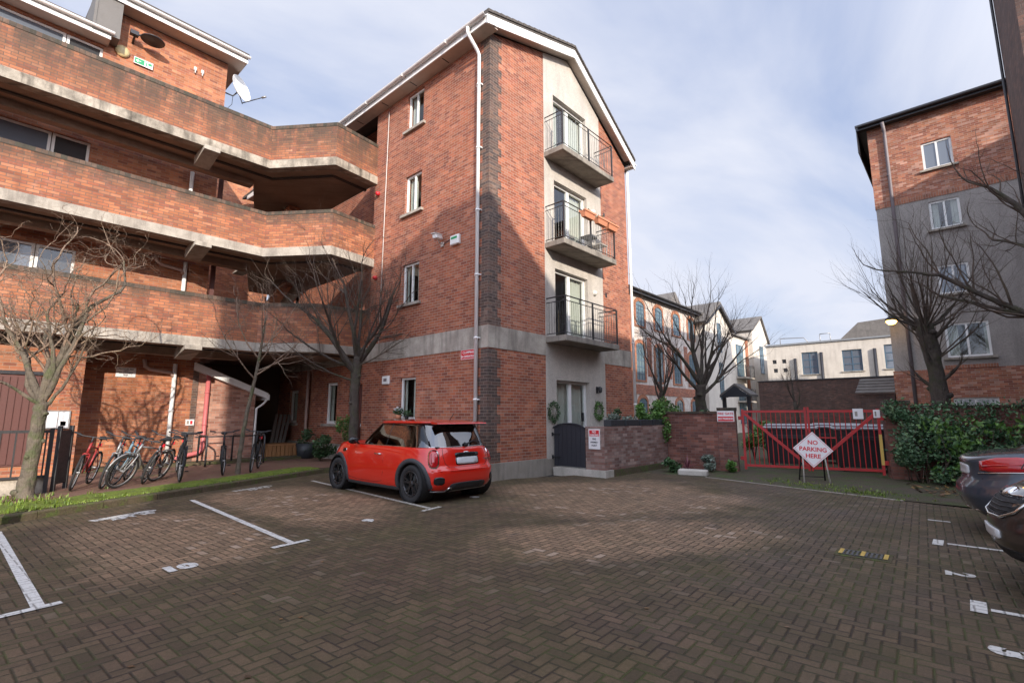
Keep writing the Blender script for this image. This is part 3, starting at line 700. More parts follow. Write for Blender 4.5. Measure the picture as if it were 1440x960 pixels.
# gable wall
RL, RR = 10.66, 13.68
mb.wall('y', YC, YC+T, XC, RL, .40, 3.15); mb.wall('y', YC, YC+T, RR, XR, .40, 3.15)
zr = roofz(XR)
for (a, b) in ((XC,RL),(RR,XR)):
    mb.wall('y', YC, YC+T, a, b, 3.70, zr)
    mb.prism([(a,YC,zr),(b,YC,zr),(b,YC,roofz(b)),(a,YC,roofz(a))] if a == XC else [(a,YC,zr),(b,YC,zr),(a,YC,roofz(a))], (0,T,0))
mb.wall('x', XR-T, XR, YC+T, 24, 0, zr)
wallA = mb.build('wall', M['brick'], A)
mb = MB(); mb.box(XC+.9,15.1,20.8,21.1,0,12); mb.box(XC+T,XR-T,YC+1.6,YC+1.65,.4,10.3) ; mb.build('inner_wall', M['interior'], A)
# floor band
mb = MB()
mb.box(XC-.015,XC+T,YC-.015,13.72,3.15,3.70); mb.box(XC-.012,XC+T,13.72,23,3.15,3.55)
mb.box(XC+T,RL,YC-.015,YC+T,3.15,3.70); mb.build('floor_band', M['concrete'], A); mb = MB(); mb.box(RR,XR+.015,YC-.015,YC+T,3.15,3.70)
mb.build('floor_band', M['concrete'], A)
mb = MB(); mb.box(XC-.07,XC+T,YC-.07,13.72,-.05,.40); mb.box(XC+T,RL-.05,YC-.07,YC+T,-.05,.40); mb.box(RR,XR,YC-.07,YC+T,-.05,.4); mb.box(RL-.05,RR,YC-.02,YC+T,-.05,.37)
mb.box(XC-.05,XC+T,14.8,20.7,0,.62)
mb.build('plinth', M['plinth'], A)
# rendered centre strip with door openings
doors = [(11.12,12.76,.38,2.50),(11.12,12.80,3.66,5.72),(11.12,12.84,6.38,8.42),(11.12,12.88,9.14,11.18)]
mb = MB(); mb.wall('y', YC-.012, YC+T, RL, RR, .37, 11.25, doors)
mb.prism([(RL,YC-.012,11.25),(RR,YC-.012,11.25),(RR,YC-.012,roofz(RR)),(APX,YC-.012,APZ),(RL,YC-.012,roofz(RL))], (0,T,0))
mb.build('render_panel', M['render'], A)
# toothed dark quoins
mb = MB(); z = .42
i = 0
while z < ZT-.1:
    if not (3.0 < z < 3.7):
        h = .225; z1 = min(z+h, ZT) if not (z < 3.15 < z+h) else 3.15
        wq = .24 if i % 2 else .36
        mb.box(XC-.006,XC+.02,YC-.006,YC+wq,z,z1); mb.box(XC+.02,XC+wq+.08,YC-.006,YC+.01,z,z1)
    z += .225; i += 1
    if 3.0 < z < 3.7: z = 3.71; mb.build('quoin', M['brick_dark'], A); mb = MB()
mb.build('quoin', M['brick_dark'], A)
for (y0,y1,z0,z1) in side_w[:3]:
    window_x(A, XC, y0,y1,z0,z1, mull=(.5,), drape=((.3,.42) if z0 > 9 else (.15,.5) if z0 > 6 else (.35,.12)))
f = window_x(A, XC, *side_w[3], mull=(), drape=(.45,.15))
for w_ in low_w[:2]: window_x(A, XC, *w_, mull=(), fw=.09, drape=(.3,.3))
for (x0,x1,y0,y1,z0,z1) in [(XC+.10,XC+.14,13.95,14.75,.12,2.5)]+[(XC+.98,XC+1.02,14.1,15.0,a,a+2.1) for a in (3.75,6.5,9.3)]:
    mb = MB(); mb.box(x0,x1,y0,y1,z0,z1)
    for k_ in range(6): mb.box(x0-.012,x0,y0+.06+k_*(y1-y0-.12)/6+.01,y0+.06+(k_+1)*(y1-y0-.12)/6-.01,z0+.1,z1-.08)
    d_ = mb.build('door', M['door_brown'], A)
    mb = MB(); mb.tube([(x0-.05,y0+.1,z0+.95),(x0-.05,y0+.1,z0+1.15)],.012); mb.build('handle', M['chrome'], d_)
# balcony doors with curtains
for k_, (x0,x1,z0,z1) in enumerate(doors):
    mb = MB(); g = YC+.16; fw = .07
    for (a,b,c,d) in ((x0,x1,z0,z0+fw),(x0,x1,z1-fw,z1),(x0,x0+fw,z0+fw,z1-fw),(x1-fw,x1,z0+fw,z1-fw),((x0+x1)/2-.06,(x0+x1)/2+.06,z0+fw,z1-fw)):
        mb.box(a,b,g-.04,g+.04,c,d)
    d_ = mb.build('balcony_door' if k_ else 'patio_door', M['white'], A)
    mb = MB(); mb.quad((x0+fw*.6,g,z0+fw*.6),(x1-fw*.6,g,z0+fw*.6),(x1-fw*.6,g,z1-fw*.6),(x0+fw*.6,g,z1-fw*.6))
    mb.build('pane', clearglass, d_)
    mb = MB(); n_ = 46; vs = []
    cs = [(x0+.05,x1-.05)] if k_ in (0,) else ([(x0+.05,x0+.5),(x1-.85,x1-.05)] if k_ == 3 else [(x1-.8,x1-.05)])
    for (a,b) in cs:
        vs = []
        for i in range(n_+1):
            x = a+(b-a)*i/n_; yy = g+.11+.03*math.sin(i*1.25)+.012*math.sin(i*.5)
            vs += [(x,yy,z0+.05),(x,yy,z1-.05)]
        mb.add(vs, [(2*i,2*i+2,2*i+3,2*i+1) for i in range(n_)], True)
    mb.build('curtain', M['curtain'], d_)
    if k_ == 0:
        mb = MB(); mb.box(x1-.26,x1-.20,g-.09,g-.04,1.35,1.6); mb.build('handle', M['black'], d_)
# roof, eaves
mb = MB(); OV = XC-XLO; OR_ = XRO-XR; FY = YC-.32
zl = TL-.11; zrr = TR-.10; za = TA-.11
pts = [(XC-OV,FY,zl),(APX,FY,za-.02),(XR+OR_,FY,zrr),(XR+OR_,FY,zrr+.10),(APX,FY,za+.11),(XC-OV,FY,zl+.12)]
mb.prism(pts, (0,16.5,0))
for i in range(17):      # tile ends along the verge
    for (xa,xb,zA,zB) in ((XC-OV,APX,zl,za),(APX,XR+OR_,za,zrr)):
        xx = xa+(xb-xa)*(i+.5)/17; zz = zA+(zB-zA)*(i+.5)/17
        hw = (xb-xa)/17*.47; s_ = (zB-zA)/(xb-xa)
        mb.prism([(xx-hw,FY-.03,zz-hw*s_+.07),(xx+hw,FY-.03,zz+hw*s_+.07),(xx+hw,FY-.03,zz+hw*s_+.135),(xx-hw,FY-.03,zz-hw*s_+.155)], (0,.3,0))
mb.build('roof', M['roof_tile'], A)
mb = MB()   # barge boards
for (xa,zA,xb,zB) in ((XC-OV,zl,APX,za-.02),(APX,za-.02,XR+OR_,zrr)):
    mb.prism([(xa,FY+.002,zA-.26),(xb,FY+.002,zB-.26),(xb,FY+.002,zB-.002),(xa,FY+.002,zA-.002)], (0,.035,0))
mb.box(XC-OV+.002,XC-OV+.03,FY+.04,24,zl-.20,zl-.002); mb.box(XR+OR_-.03,XR+OR_-.002,FY+.04,24,zrr-.2,zrr-.002)
mb.prism([(XC-OV-.02,FY+.0,zl-.27),(XC-OV+.3,FY+.0,zl-.27+.1),(XC-OV+.3,FY+.0,zl-.02),(XC-OV-.02,FY+.0,zl-.02)],(0,-.02,0))
mb.build('barge_board', M['white'], A)
mb = MB()   # soffits
mb.box(XC-OV+.03,XC,FY+.04,24,zl-.19,zl-.165); mb.box(XR,XR+OR_-.03,FY+.04,24,zrr-.19,zrr-.165)
for (xa,zA,xb,zB) in ((XC,zl+OV*sl1,APX,za-.02),(APX,za-.02,XR,zrr+OV*sl2)):
    mb.prism([(xa,FY+.04,zA-.2),(xb,FY+.04,zB-.2),(xb,FY+.04,zB-.18),(xa,FY+.04,zA-.18)], (0,YC-FY-.045,0))
mb.build('soffit', M['soffit_board'], A)
mb = MB()
for i in range(8): mb.box(XC-OV+.1,XC-.06,10.0+i*1.5,10.03+i*1.5,zl-.197,zl-.192)
mb.build('soffit_vent', M['dark_gutter'], A)
def gutter(mb, a, b, r=.065):
    a, b = Vector(a), Vector(b); d = (b-a).normalized(); s_ = Vector((-d.y,d.x,0)); pr = []
    for q in (a, b):
        for i in range(9):
            an = PI*i/8; pr.append(q + s_*math.cos(an)*r*1.05 - Vector((0,0,1))*math.sin(an)*r)
        for i in range(9):
            an = PI*(8-i)/8; pr.append(q + s_*math.cos(an)*r*.88 - Vector((0,0,1))*math.sin(an)*r*.86)
    mb.add(pr, [(i,(i+1)%18,18+(i+1)%18,18+i) for i in range(18)] + [tuple(range(18)), tuple(range(18,36))[::-1]], False)
mb = MB(); gx = XC-OV-.075
gutter(mb, (XR+OR_+.075,FY,zrr+.0), (XR+OR_+.075,23,zrr+.0)); mb.build('gutter', M['gutter'], A); mb = MB(); gutter(mb, (gx,FY+.02,zl+.0), (gx,23,zl+.0))
if False: gutter(mb, (XR+OR_+.075,FY,zrr+.0), (XR+OR_+.075,23,zrr+.0))
for i in range(7): mb.box(gx-.075,gx+.075,9.6+i*2.0,9.63+i*2.0,zl-.078,zl+.012)
g_ = mb.build('gutter', M['gutter'], A)
def pipe(root, name, pts, r, mat, clips=(), boxy=False, clipax=None):
    mb = MB(); mb.tube(pts, r, 14); o = mb.build(name, mat, root)
    for (x,y,z) in clips:
        mb = MB(); mb.lathe([(r+.001,-.02),(r+.012,-.02),(r+.012,.02),(r+.001,.02)], (x,y,z), n=14)
        if clipax: mb.box(*clipax(x,y,z))
        mb.build('pipe_clip', mat, o)
    return o
py = YC+.34
pipe(A, 'downpipe', [(gx,py,zl-.06),(gx,py,zl-.22),(XC-.14,py,zl-.52),(XC-.07,py,zl-.62),(XC-.07,py,.42)], .048, M['white'],
     [(XC-.07,py,z_) for z_ in (10.2,8.4,6.7,5.0,3.4,1.9)], clipax=lambda x,y,z: (x,XC,y-.09,y+.09,z-.015,z+.015))
pxr = XR+.07
pipe(A, 'downpipe', [(XR+OR_+.07,YC+.1,zrr-.05),(XR+OR_+.07,YC+.1,zrr-.2),(pxr+.1,YC-.02,zrr-.3),(pxr,YC-.06,zrr-.4),(pxr,YC-.06,.2)], .05, M['white'],
     [(pxr,YC-.06,z_) for z_ in (9,6.5,4,1.9)])
mb = MB(); mb.tube([(8.36,13.05,3.7),(8.385,13.0,11.3)],.012,6); mb.build('wall_cable', M['white_old'], A)
pipe(A, 'downpipe', [(8.30,17.35,3.1),(8.30,17.35,.15)], .055, M['pipe_pink'], [(8.30,17.35,1.0)])
mb = MB(); mb.box(13.84,13.94,YC-.006,YC+.002,8.14,8.26); mb.box(13.84,13.94,YC-.006,YC+.002,5.35,5.5); mb.box(13.95,14.03,YC-.006,YC+.002,9.95,10.1); mb.build('wall_vent', M['dark_gutter'], A)
# balconies
def railing_mb(x0,x1,y0,y1,z0,h=1.08):
    m = MB()
    def bar(a,b,r=.012): m.tube([a,b], r, 4, smooth=False)
    for z,r in ((z0+h,.020),(z0+h-.13,.013),(z0+.07,.013)):
        m.tube([(x0,y1,z),(x0,y0,z),(x1,y0,z),(x1,y1,z)], r, 4, smooth=False)
    for (x,y) in ((x0,y0),(x1,y0),((x0+x1)/2,y0)): m.box(x-.02,x+.02,y-.02,y+.02,z0,z0+h)
    n = 27
    for i in range(1,n): bar((x0+(x1-x0)*i/n,y0,z0+.07),(x0+(x1-x0)*i/n,y0,z0+h-.13),.0065)
    for x in (x0,x1):
        for i in range(1,7): bar((x,y0+(y1-y0)*i/7,z0+.07),(x,y0+(y1-y0)*i/7,z0+h-.13),.0065)
    for i in (1,3): 
        xx = x0+(x1-x0)*i/4; bar((xx,y0,z0+h-.13),(xx,y0,z0+h),.012)
    return m
BY = 7.72
for (zb) in (3.50,6.20,8.96):
    mb = MB(); mb.bbox(RL,13.42,BY,YC-.013,zb-.0,zb+.16,.012)
    mb.box(RL+.05,13.37,BY+.05,BY+.07,zb-.006,zb+.001)
    b_ = mb.build('balcony', M['slab_con'], A)
    railing_mb(RL+.04,13.37,BY+.04,YC-.013,zb+.16).build('railing', M['blackmetal'], b_)

# bulkhead lamps on the render
def bulk_lamp(x,z,label,mat='white_old'):
    t = thing('wall_lamp', (x,YC-.012,z), label, 'wall lamp', 'round lamps beside the balcony doors')
    mb = MB(); mb.lathe([(0,0),(.09,0),(.09,-.03),(0,-.03)], axis='y', n=20); mb.build('lamp_base', M[mat], t, world=False)
    mb = MB(); mb.lathe([(.075,-.03),(.078,-.06),(.05,-.10),(0,-.115)], axis='y', n=20); mb.build('lamp_globe', M['lamp_glass'], t, world=False)
bulk_lamp(13.15, 5.35, 'round white wall lamp right of the lowest balcony door')
bulk_lamp(13.17, 8.05, 'round white wall lamp right of the middle balcony door, above the flower troughs')
t = thing('wall_lantern', (13.17,YC-.012,2.30), 'small black lantern on the render right of the patio door', 'wall lamp')
mb = MB(); mb.box(-.05,.05,-.02,0,-.1,.1); mb.tube([(0,-.02,.06),(0,-.10,.09)],.012,6); mb.build('bracket', M['blackmetal'], t, world=False)
mb = MB(); mb.lathe([(0,.10),(.07,.06),(.05,-.08),(0,-.1)], (0,-.12,0), n=8); mb.build('lantern_body', M['blackmetal'], t, world=False)
# cctv, alarm boxes, signs on the side face
t = thing('security_camera', (XC,10.2,6.22), 'white security camera on the brick side wall above the second floor window', 'security camera')
mb = MB(); mb.M = Matrix.Rotation(R(-12),4,'Y') @ Matrix.Rotation(R(20),4,'Z'); mb.bbox(-.42,-.10,-.07,.07,.04,.17,.02); mb.box(-.46,-.08,-.08,.08,.172,.185); mb.build('camera_housing', M['white'], t, world=False)
mb = MB(); mb.tube([(0,0,-.08),(-.12,0,-.05),(-.22,-.03,.05)],.018,8); mb.box(-.03,0,-.05,.05,-.14,-.02); mb.build('bracket', M['white_old'], t, world=False)
mb = MB(); mb.tube([(-.01,-.05,-.1),(-.03,-.25,-.05),(-.02,-.32,-.02)],.008,6); mb.build('cable', M['black'], t, world=False)
t = thing('alarm_box', (XC,9.62,6.12), 'white alarm box on the side wall between the security camera and the downpipe', 'alarm box')
mb = MB(); mb.bbox(-.10,0,-.17,.17,-.13,.13,.02); mb.build('box_body', M['white'], t, world=False)
MB().box(-.104,-.1005,-.12,.12,.02,.08).build('emblem', M['sign_green'], t, world=False)
t = thing('alarm_box', (XC,12.62,2.55), 'small white alarm box on the ground floor brickwork right of the largest tree', 'alarm box')
mb = MB(); mb.bbox(-.07,0,-.17,.17,-.12,.12,.015); mb.build('box_body', M['white'], t, world=False)
MB().box(-.073,-.0705,-.08,.08,-.04,.05).build('emblem', M['pipe_grey'], t, world=False)
for zz, yy, lb in ((8.62,13.45,'small red fire bell on the brick beside the upper walkway'),(5.80,13.40,'small red fire bell on the brick beside the middle walkway')):
    t = thing('fire_bell', (XC,yy,zz), lb, 'fire bell'); mb = MB(); mb.lathe([(0,-.12),(.05,-.12),(.075,-.05),(.05,0),(0,0)], axis='x', n=16)
    mb.build('bell_body', M['sign_red'], t, world=False)
def flat_sign(name, o, right, up, wd, hg, parts, label, base='sign_white', border=None, th=.008, cat='sign'):
    t = thing(name, o, label, cat); Fm = frameM((0,0,0), right, up)
    mb = MB(); mb.M = Fm; mb.bbox(-wd/2,wd/2,-hg/2,hg/2,0,th,.002); mb.M = None; mb.build('panel', M[base], t, world=False)
    if border:
        mb = MB(); mb.M = Fm; e = .012; k = border[1]
        for (a,b,c,d) in ((-wd/2+k,wd/2-k,hg/2-k-e,hg/2-k),(-wd/2+k,wd/2-k,-hg/2+k,-hg/2+k+e),(-wd/2+k,-wd/2+k+e,-hg/2+k+e,hg/2-k-e),(wd/2-k-e,wd/2-k,-hg/2+k+e,hg/2-k-e)): mb.box(a,b,c,d,th,th+.002)
        mb.build('border', M[border[0]], t, world=False)
    for p in parts:
        if p[0] == 'rect':
            mb = MB(); mb.M = Fm; mb.box(p[1],p[2],p[3],p[4],th,th+.0015); mb.build('field', M[p[5]], t, world=False)
        else:
            _, body, x, y, size, m_, off = p
            text_mb(body, size, Fm @ Matrix.Translation((x,y,th+.003)), .001, off).build('lettering', M[m_], t, world=False)
    return t
flat_sign('clamping_sign', (XC-.002,9.10,3.03), (0,-1,0),(0,0,1), .56,.26, [('t','CLAMPING',0,.045,.085,'sign_white',.002),('t','IN OPERATION',0,-.055,.075,'sign_white',.002)],
     'red sign reading clamping in operation beside the corner downpipe', base='sign_red', border=('sign_white',.008))

# small potted flowers on window sill
t = thing('window_flowers', (XC-.16,11.75,1.42), 'small pot of white flowers on the ground floor window sill above the red car', 'potted plant')
mb = MB(); mb.lathe([(0,0),(.06,0),(.08,.12),(0,.12)], n=14); mb.build('pot', M['terracotta'], t, world=False)
def leaf_cloud(mb, n, c, r, size, flat=0.0, up=.3):
    for _ in range(n):
        while True:
            p = Vector((rnd.uniform(-1,1),rnd.uniform(-1,1),rnd.uniform(-1,1)))
            if .25 < p.length < 1: break
        p = Vector((c[0]+p.x*r[0], c[1]+p.y*r[1], c[2]+p.z*r[2]))
        leaf(mb, p, size*rnd.uniform(.6,1.3), up)
def leaf(mb, p, s, up=.3):
    d = Vector((rnd.gauss(0,1),rnd.gauss(0,1),rnd.gauss(up,.7))).normalized(); q = d.orthogonal().normalized()
    q = (Matrix.Rotation(rnd.uniform(0,2*PI),3,d) @ q); n = d.cross(q)*.12*s
    mb.add([p, p+d*s*.5+q*s*.32+n, p+d*s, p+d*s*.5-q*s*.32+n], [(0,1,2,3)])
mb = MB(); leaf_cloud(mb, 160, (0,0,.2), (.12,.16,.10), .07); mb.build('foliage', M['leaf_shrub'], t, world=False)
mb = MB(); leaf_cloud(mb, 90, (0,.02,.27), (.12,.14,.06), .05); mb.build('blossom', M['sign_white'], t, world=False)
# window box seen beside it
t = thing('window_plant', (XC-.14,11.4,1.42), 'small dark green pot plant right of the white flowers on the sill', 'potted plant')
mb = MB(); mb.lathe([(0,0),(.05,0),(.06,.10),(0,.10)], n=14); mb.build('pot', M['black'], t, world=False)
mb = MB(); leaf_cloud(mb, 120, (0,0,.16), (.10,.16,.08), .06); mb.build('foliage', M['leaf_shrub'], t, world=False)

# ================================================================== WALKWAY BLOCK
B = thing('walkway_apartment_block', (4,17,0), 'long brick block with three tiers of open brick walkways on the left', 'building')
YW = 17.0
lw = [(-1.6,.85),(.93,1.64)]
holes = [(-1.6,1.64,11.05,11.74),(-1.6,1.64,8.24,8.86),(-1.6,1.64,5.08,5.82)]
mb = MB(); mb.wall('y', YW, YW+.3, 1.90, 4.75, .12, 13.0); mb.wall('y', YW, YW+.3, -12, 1.90, 3.2, 11.9, holes)
mb.wall('x', 4.45, 4.75, YW+.3, 24, .12, 13.0)
mb.wall('x', 1.9, 2.2, YW+.3, 24, 11.9, 13.0)
mb.box(-12,1.98,15.9,16.2,.12,3.1); mb.box(1.70,1.98,16.2,YW,.12,3.1)
mb.build('wall', M['brick_orange'], B)
mb = MB(); mb.box(-12,4.4,19.5,19.6,0,12); mb.build('inner_wall', M['interior'], B)
for (x0,x1,z0,z1) in holes:
    window_y(B, YW, x0,.86,z0,z1, mull=(.45,), sill=False, fw=.06, glassm=M['glass_sky'])
    window_y(B, YW, .88,x1,z0,z1, mull=(), sill=False, fw=.06, glassm=M['glass'])
    mb = MB()
    for i in range(9): mb.box(1.02+i*.062,1.05+i*.062,YW+.15,YW+.17,z0+.06,z1-.06)
    mb.build('blind', M['white_old'], B)
# parapet plan
PP = [(-12,15.55),(5.62,15.12),(6.86,13.42),(XC,13.62)]
def offset_plan(pts, d):
    out = []
    for i, p in enumerate(pts):
        ns = []
        for (a,b) in ((i-1,i),(i,i+1)):
            if a < 0 or b >= len(pts): continue
            t = Vector((pts[b][0]-pts[a][0], pts[b][1]-pts[a][1])).normalized(); ns.append(Vector((-t.y,t.x)))
        n = sum(ns, Vector((0,0))).normalized(); k = d/max(.3, n.dot(ns[0]))
        q = Vector(p[:2]) + n*k
        if i == len(pts)-1: q.x = XC+(-.0)
        out.append((q.x,q.y))
    return out
def ribbon(mb, pts, t, z0, z1, d0=0.0, jag=0):
    o = offset_plan(pts, d0); i_ = offset_plan(pts, d0+t)
    for k in range(len(pts)-1):
        mb.prism([(*o[k],z0),(*o[k+1],z0),(*i_[k+1],z0),(*i_[k],z0)], (0,0,z1-z0))
for li, (zc, zb) in enumerate(((10.4,9.0),(7.6,6.2),(4.8,3.35))):
    P_ = PP if li < 2 else [(-12,15.55),(5.62,15.12),(6.86,13.95),(XC,13.75)]
    mb = MB(); ribbon(mb, P_, .22, zb+.26, zc-.11); pr_ = mb.build('parapet', M['brick_walk'], B)
    mb = MB(); ribbon(mb, P_, .25, zc-.11, zc, -.012); mb.build('coping', M['brick_cope'], pr_)
    mb = MB(); ribbon(mb, P_, .28, zb, zb+.26, -.035); mb.build('edge_band', M['concrete_dirty' if li == 0 else 'concrete'], pr_)
    # floor slab
    pl = offset_plan(P_, .2)
    mb = MB()
    mb.prism([(pl[0][0],pl[0][1],zb+.03),(pl[1][0],pl[1][1],zb+.03),(pl[1][0],16.7,zb+.03),(pl[0][0],16.99,zb+.03)], (0,0,.2))
    yb = 16.7 if li < 2 else 22
    mb.prism([(pl[1][0],pl[1][1],zb+.03),(pl[2][0],pl[2][1],zb+.03),(XC-.001,pl[3][1],zb+.03),(XC-.001,yb if li==2 else 20,zb+.03),(7.0,yb if li==2 else 20,zb+.03),(pl[1][0],yb,zb+.03)], (0,0,.2))
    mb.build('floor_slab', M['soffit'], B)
    mb = MB()     # dark drip channel and upstand beam below the slab
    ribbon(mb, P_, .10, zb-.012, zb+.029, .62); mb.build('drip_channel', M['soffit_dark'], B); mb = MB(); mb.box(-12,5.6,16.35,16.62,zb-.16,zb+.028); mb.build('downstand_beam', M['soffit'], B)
    for xx in (4.02,-1.2):
        mb = MB(); mb.prism([(xx-.2,15.05,zb-.10),(xx-.2,15.95,zb-.30),(xx-.2,15.95,zb+.02),(xx-.2,15.05,zb+.02)], (.4,0,0)); mb.build('corbel', M['concrete'], B)
# stairs and piers seen between the tiers
mb = MB()
for (z0,z1) in ((3.6,6.2),(6.45,9.0)):
    mb.prism([(5.55,17.3,z0),(5.95,17.3,z0),(7.6,17.3,z1),(7.2,17.3,z1)], (0,.14,0))
for (z0,z1) in ((3.6,6.2),(6.45,9.0)):
    mb.box(4.76,4.95,17.8,18.1,z0-.02,z1)
mb.build('stair_parapet', M['brick_orange'], B)
mb = MB()
for (z0,z1) in ((3.6,6.2),(6.45,9.0)):
    mb.prism([(5.95,17.5,z0),(6.3,17.5,z0),(8.0,17.5,z1-.1),(7.6,17.5,z1)], (0,1.2,0))
mb.build('stair_flight', M['concrete'], B)
mb = MB(); mb.box(4.76,8.70,20.0,20.4,.12,3.375); mb.build('passage_dark_backing', M['interior'], B)  # back wall added in a dark tone to keep the passage in shade
mb = MB(); 
for (z0,z1) in ((6.45,9.0),(3.6,6.2)): mb.box(4.80,4.92,16.92,17.0,z0,z1)
mb.build('post', M['door_brown'], B)
# lean-to stair enclosure at ground level, raking white verge
mb = MB(); mb.prism([(4.75,YW+.02,.12),(6.42,YW+.02,.12),(6.42,YW+.02,2.2),(4.75,YW+.02,2.95)], (0,.3,0)); mb.box(6.12,6.42,YW+.32,22,.12,2.2); mb.build('enclosure_wall', M['brick_light'], B)
mb = MB(); mb.prism([(4.6,YW-.16,2.86),(6.75,YW-.16,2.06),(6.75,YW-.16,2.24),(4.6,YW-.16,3.08)], (0,.17,0)); mb.box(6.70,6.78,YW-.2,22,2.02,2.2)
mb.build('verge_board', M['white'], B)
mb = MB(); mb.tube([(6.72,YW-.12,2.03),(6.62,YW-.10,1.88),(6.44,YW-.08,1.75),(6.43,YW-.08,.2)],.035,10); mb.build('enclosure_pipe', M['white'], B)
mb = MB(); mb.box(4.60,4.755,YW-.006,YW+.01,.2,3.1); mb.build('quoin', M['brick_dark'], B)
# roofs
mb = MB(); mb.prism([(-12,16.55,11.98),(-12,21,13.2),(-12,21,13.32),(-12,16.55,12.10)], (13.75,0,0))
mb.prism([(1.35,16.45,13.22),(1.35,23,14.6),(1.35,23,14.72),(1.35,16.45,13.34)], (3.85,0,0)); mb.build('roof', M['roof_tile'], B)
mb = MB(); mb.box(-12,1.72,16.55,16.58,11.80,11.98); mb.box(1.37,5.18,16.47,16.50,13.0,13.22); mb.build('fascia', M['white'], B)
mb = MB(); mb.box(-12,1.72,16.58,YW-.001,11.82,11.84); mb.box(1.37,5.18,16.50,YW-.001,13.02,13.04); mb.box(4.75,5.18,YW,23,13.02,13.04); mb.build('soffit', M['soffit_board'], B)
mb = MB(); gutter(mb, (-12,16.49,11.99),(1.78,16.49,11.99)); mb.build('gutter', M['gutter'], B); mb = MB(); gutter(mb, (1.35,16.40,13.20),(5.22,16.40,13.20)); mb.build('gutter', M['gutter'], B)
mb = MB(); mb.box(1.35,1.90,16.52,23,11.9,13.0); mb.box(1.35,1.9,YW-.25,23,13.04,13.2); mb.box(1.30,1.36,16.5,23,11.9,13.3); mb.build('side_cladding', M['clad'], B)
# pipes
for li, (za_, zb_) in enumerate(((9.0,6.45),(6.15,3.65),(3.1,.2))):
    x = 4.10 if li else 4.04
    o = pipe(B, 'downpipe', [(x,YW-.10,za_-.1),(x,YW-.10,zb_)], .055, M['white'], [(x,YW-.10,(za_+zb_)/2)])
    if li: pipe(B, 'branch_pipe', [(x-.75,YW-.10,za_-.02),(x-.72,YW-.10,za_-.22),(x-.6,YW-.10,za_-.30),(x-.1,YW-.10,za_-.36),(x,YW-.10,za_-.5)], .05, M['pipe_pink'])
o = pipe(B, 'soil_pipe', [(4.99,YW-.08,2.95),(4.99,YW-.08,.62),(4.95,YW-.09,.48),(4.82,YW-.10,.42),(4.50,YW-.12,.36),(4.28,YW-.14,.30)], .062, M['pipe_red'], [(4.99,YW-.08,z_) for z_ in (2.2,1.25,.72)])
# rear wing glimpsed through the stair well
mb = MB(); mb.wall('y', 25, 25.3, 3, 9.6, 0, 14, [(6.0,6.7,9.9,11.0)]); mb.build('wall', M['brick_orange'], B)
window_y(B, 25, 6.0,6.7,9.9,11.0, mull=(), fw=.1)
# ground-level door and window under the walkway, left
mb = MB(); mb.box(.35,1.22,15.86,15.899,.4,2.42)
for i in range(7): mb.box(.37+i*.12,.47+i*.12,15.84,15.86,.44,2.38)
d_ = mb.build('door', M['door_brown'], B)
mb = MB(); mb.box(-1.4,.22,15.86,15.899,.9,2.35); mb.build('window', M['glass'], B)
mb = MB(); mb.box(-1.6,1.35,15.84,15.899,2.44,2.52); mb.build('lintel', M['dark_gutter'], B)
# top floor fixtures
t = thing('floodlight', (2.25,YW,12.35), 'black floodlight bracket on the top floor brick wall above the round lamp', 'floodlight')
mb = MB(); mb.tube([(0,0,-.1),(0,-.3,.02),(.25,-.42,.05)],.03,8); mb.box(-.12,.08,-.35,-.2,.0,.12); mb.build('bracket', M['dark_gutter'], t, world=False)
mb = MB(); mb.lathe([(0,.07),(.15,.06),(.30,-.01),(.28,-.03),(0,-.03)], (.40,-.40,.02), n=24); mb.build('lamp_hood', M['dark_gutter'], t, world=False)
t = thing('bulkhead_lamp', (2.05,YW,11.86), 'round yellowed lamp on the top floor wall left of the exit sign', 'wall lamp')
mb = MB(); mb.lathe([(0,-.10),(.10,-.09),(.17,-.05),(.17,0),(0,0)], axis='y', n=24); mb.build('lamp_globe', M['lamp_yellow'], t, world=False)
flat_sign('exit_sign', (2.55,YW-.03,11.76), (1,0,0),(0,0,1), .46,.20, [('rect',-.21,.02,-.08,.08,'sign_green'),('t','\u2190',-.12,0,.17,'sign_white',.002),('rect',.06,.09,-.06,.05,'sign_green'),('rect',.11,.20,-.02,.06,'sign_green')],
     'white and green emergency exit sign on the top floor brick wall', cat='exit sign', th=.03)
for xx in (3.85,4.05):
    t = thing('outside_tap', (xx,YW,12.28), 'small white bracket on the top brick wall below the eaves' + (', left of two' if xx < 4 else ', right of two'), 'bracket'); mb = MB(); mb.bbox(-.04,.04,-.06,0,-.02,.10,.01); mb.tube([(0,-.04,0),(0,-.06,-.12)],.02,6); mb.build('bracket_body', M['white_old'], t, world=False)
t = thing('satellite_dish', (4.78,17.35,12.30), 'large white satellite dish on the corner of the top storey', 'satellite dish')
mb = MB(); mb.M = Matrix.Translation((.45,-.28,.12)) @ Vector((.55,-1,.35)).to_track_quat('Z','Y').to_matrix().to_4x4() @ Matrix.Diagonal((.78,1.0,1,1))
mb.lathe([(0,-.12),(.2,-.10),(.36,-.045),(.48,.02),(.49,.02),(.37,-.055),(.2,-.115),(0,-.135)], n=36); mb.M = None; mb.build('reflector', M['dish'], t, world=False)
mb = MB(); mb.tube([(0,0,-.1),(.3,0,-.1),(.42,-.2,.05)],.025,8); mb.tube([(.42,-.2,-.05),(.5,-.35,-.45)],.014,6); mb.tube([(.5,-.35,-.42),(.95,-.85,-.22)],.016,6); mb.build('arm', M['dark_gutter'], t, world=False)
mb = MB(); mb.cyl((.93,-.83,-.23),(1.02,-.93,-.19),.035,12); mb.build('receiver', M['grey_metal'], t, world=False)
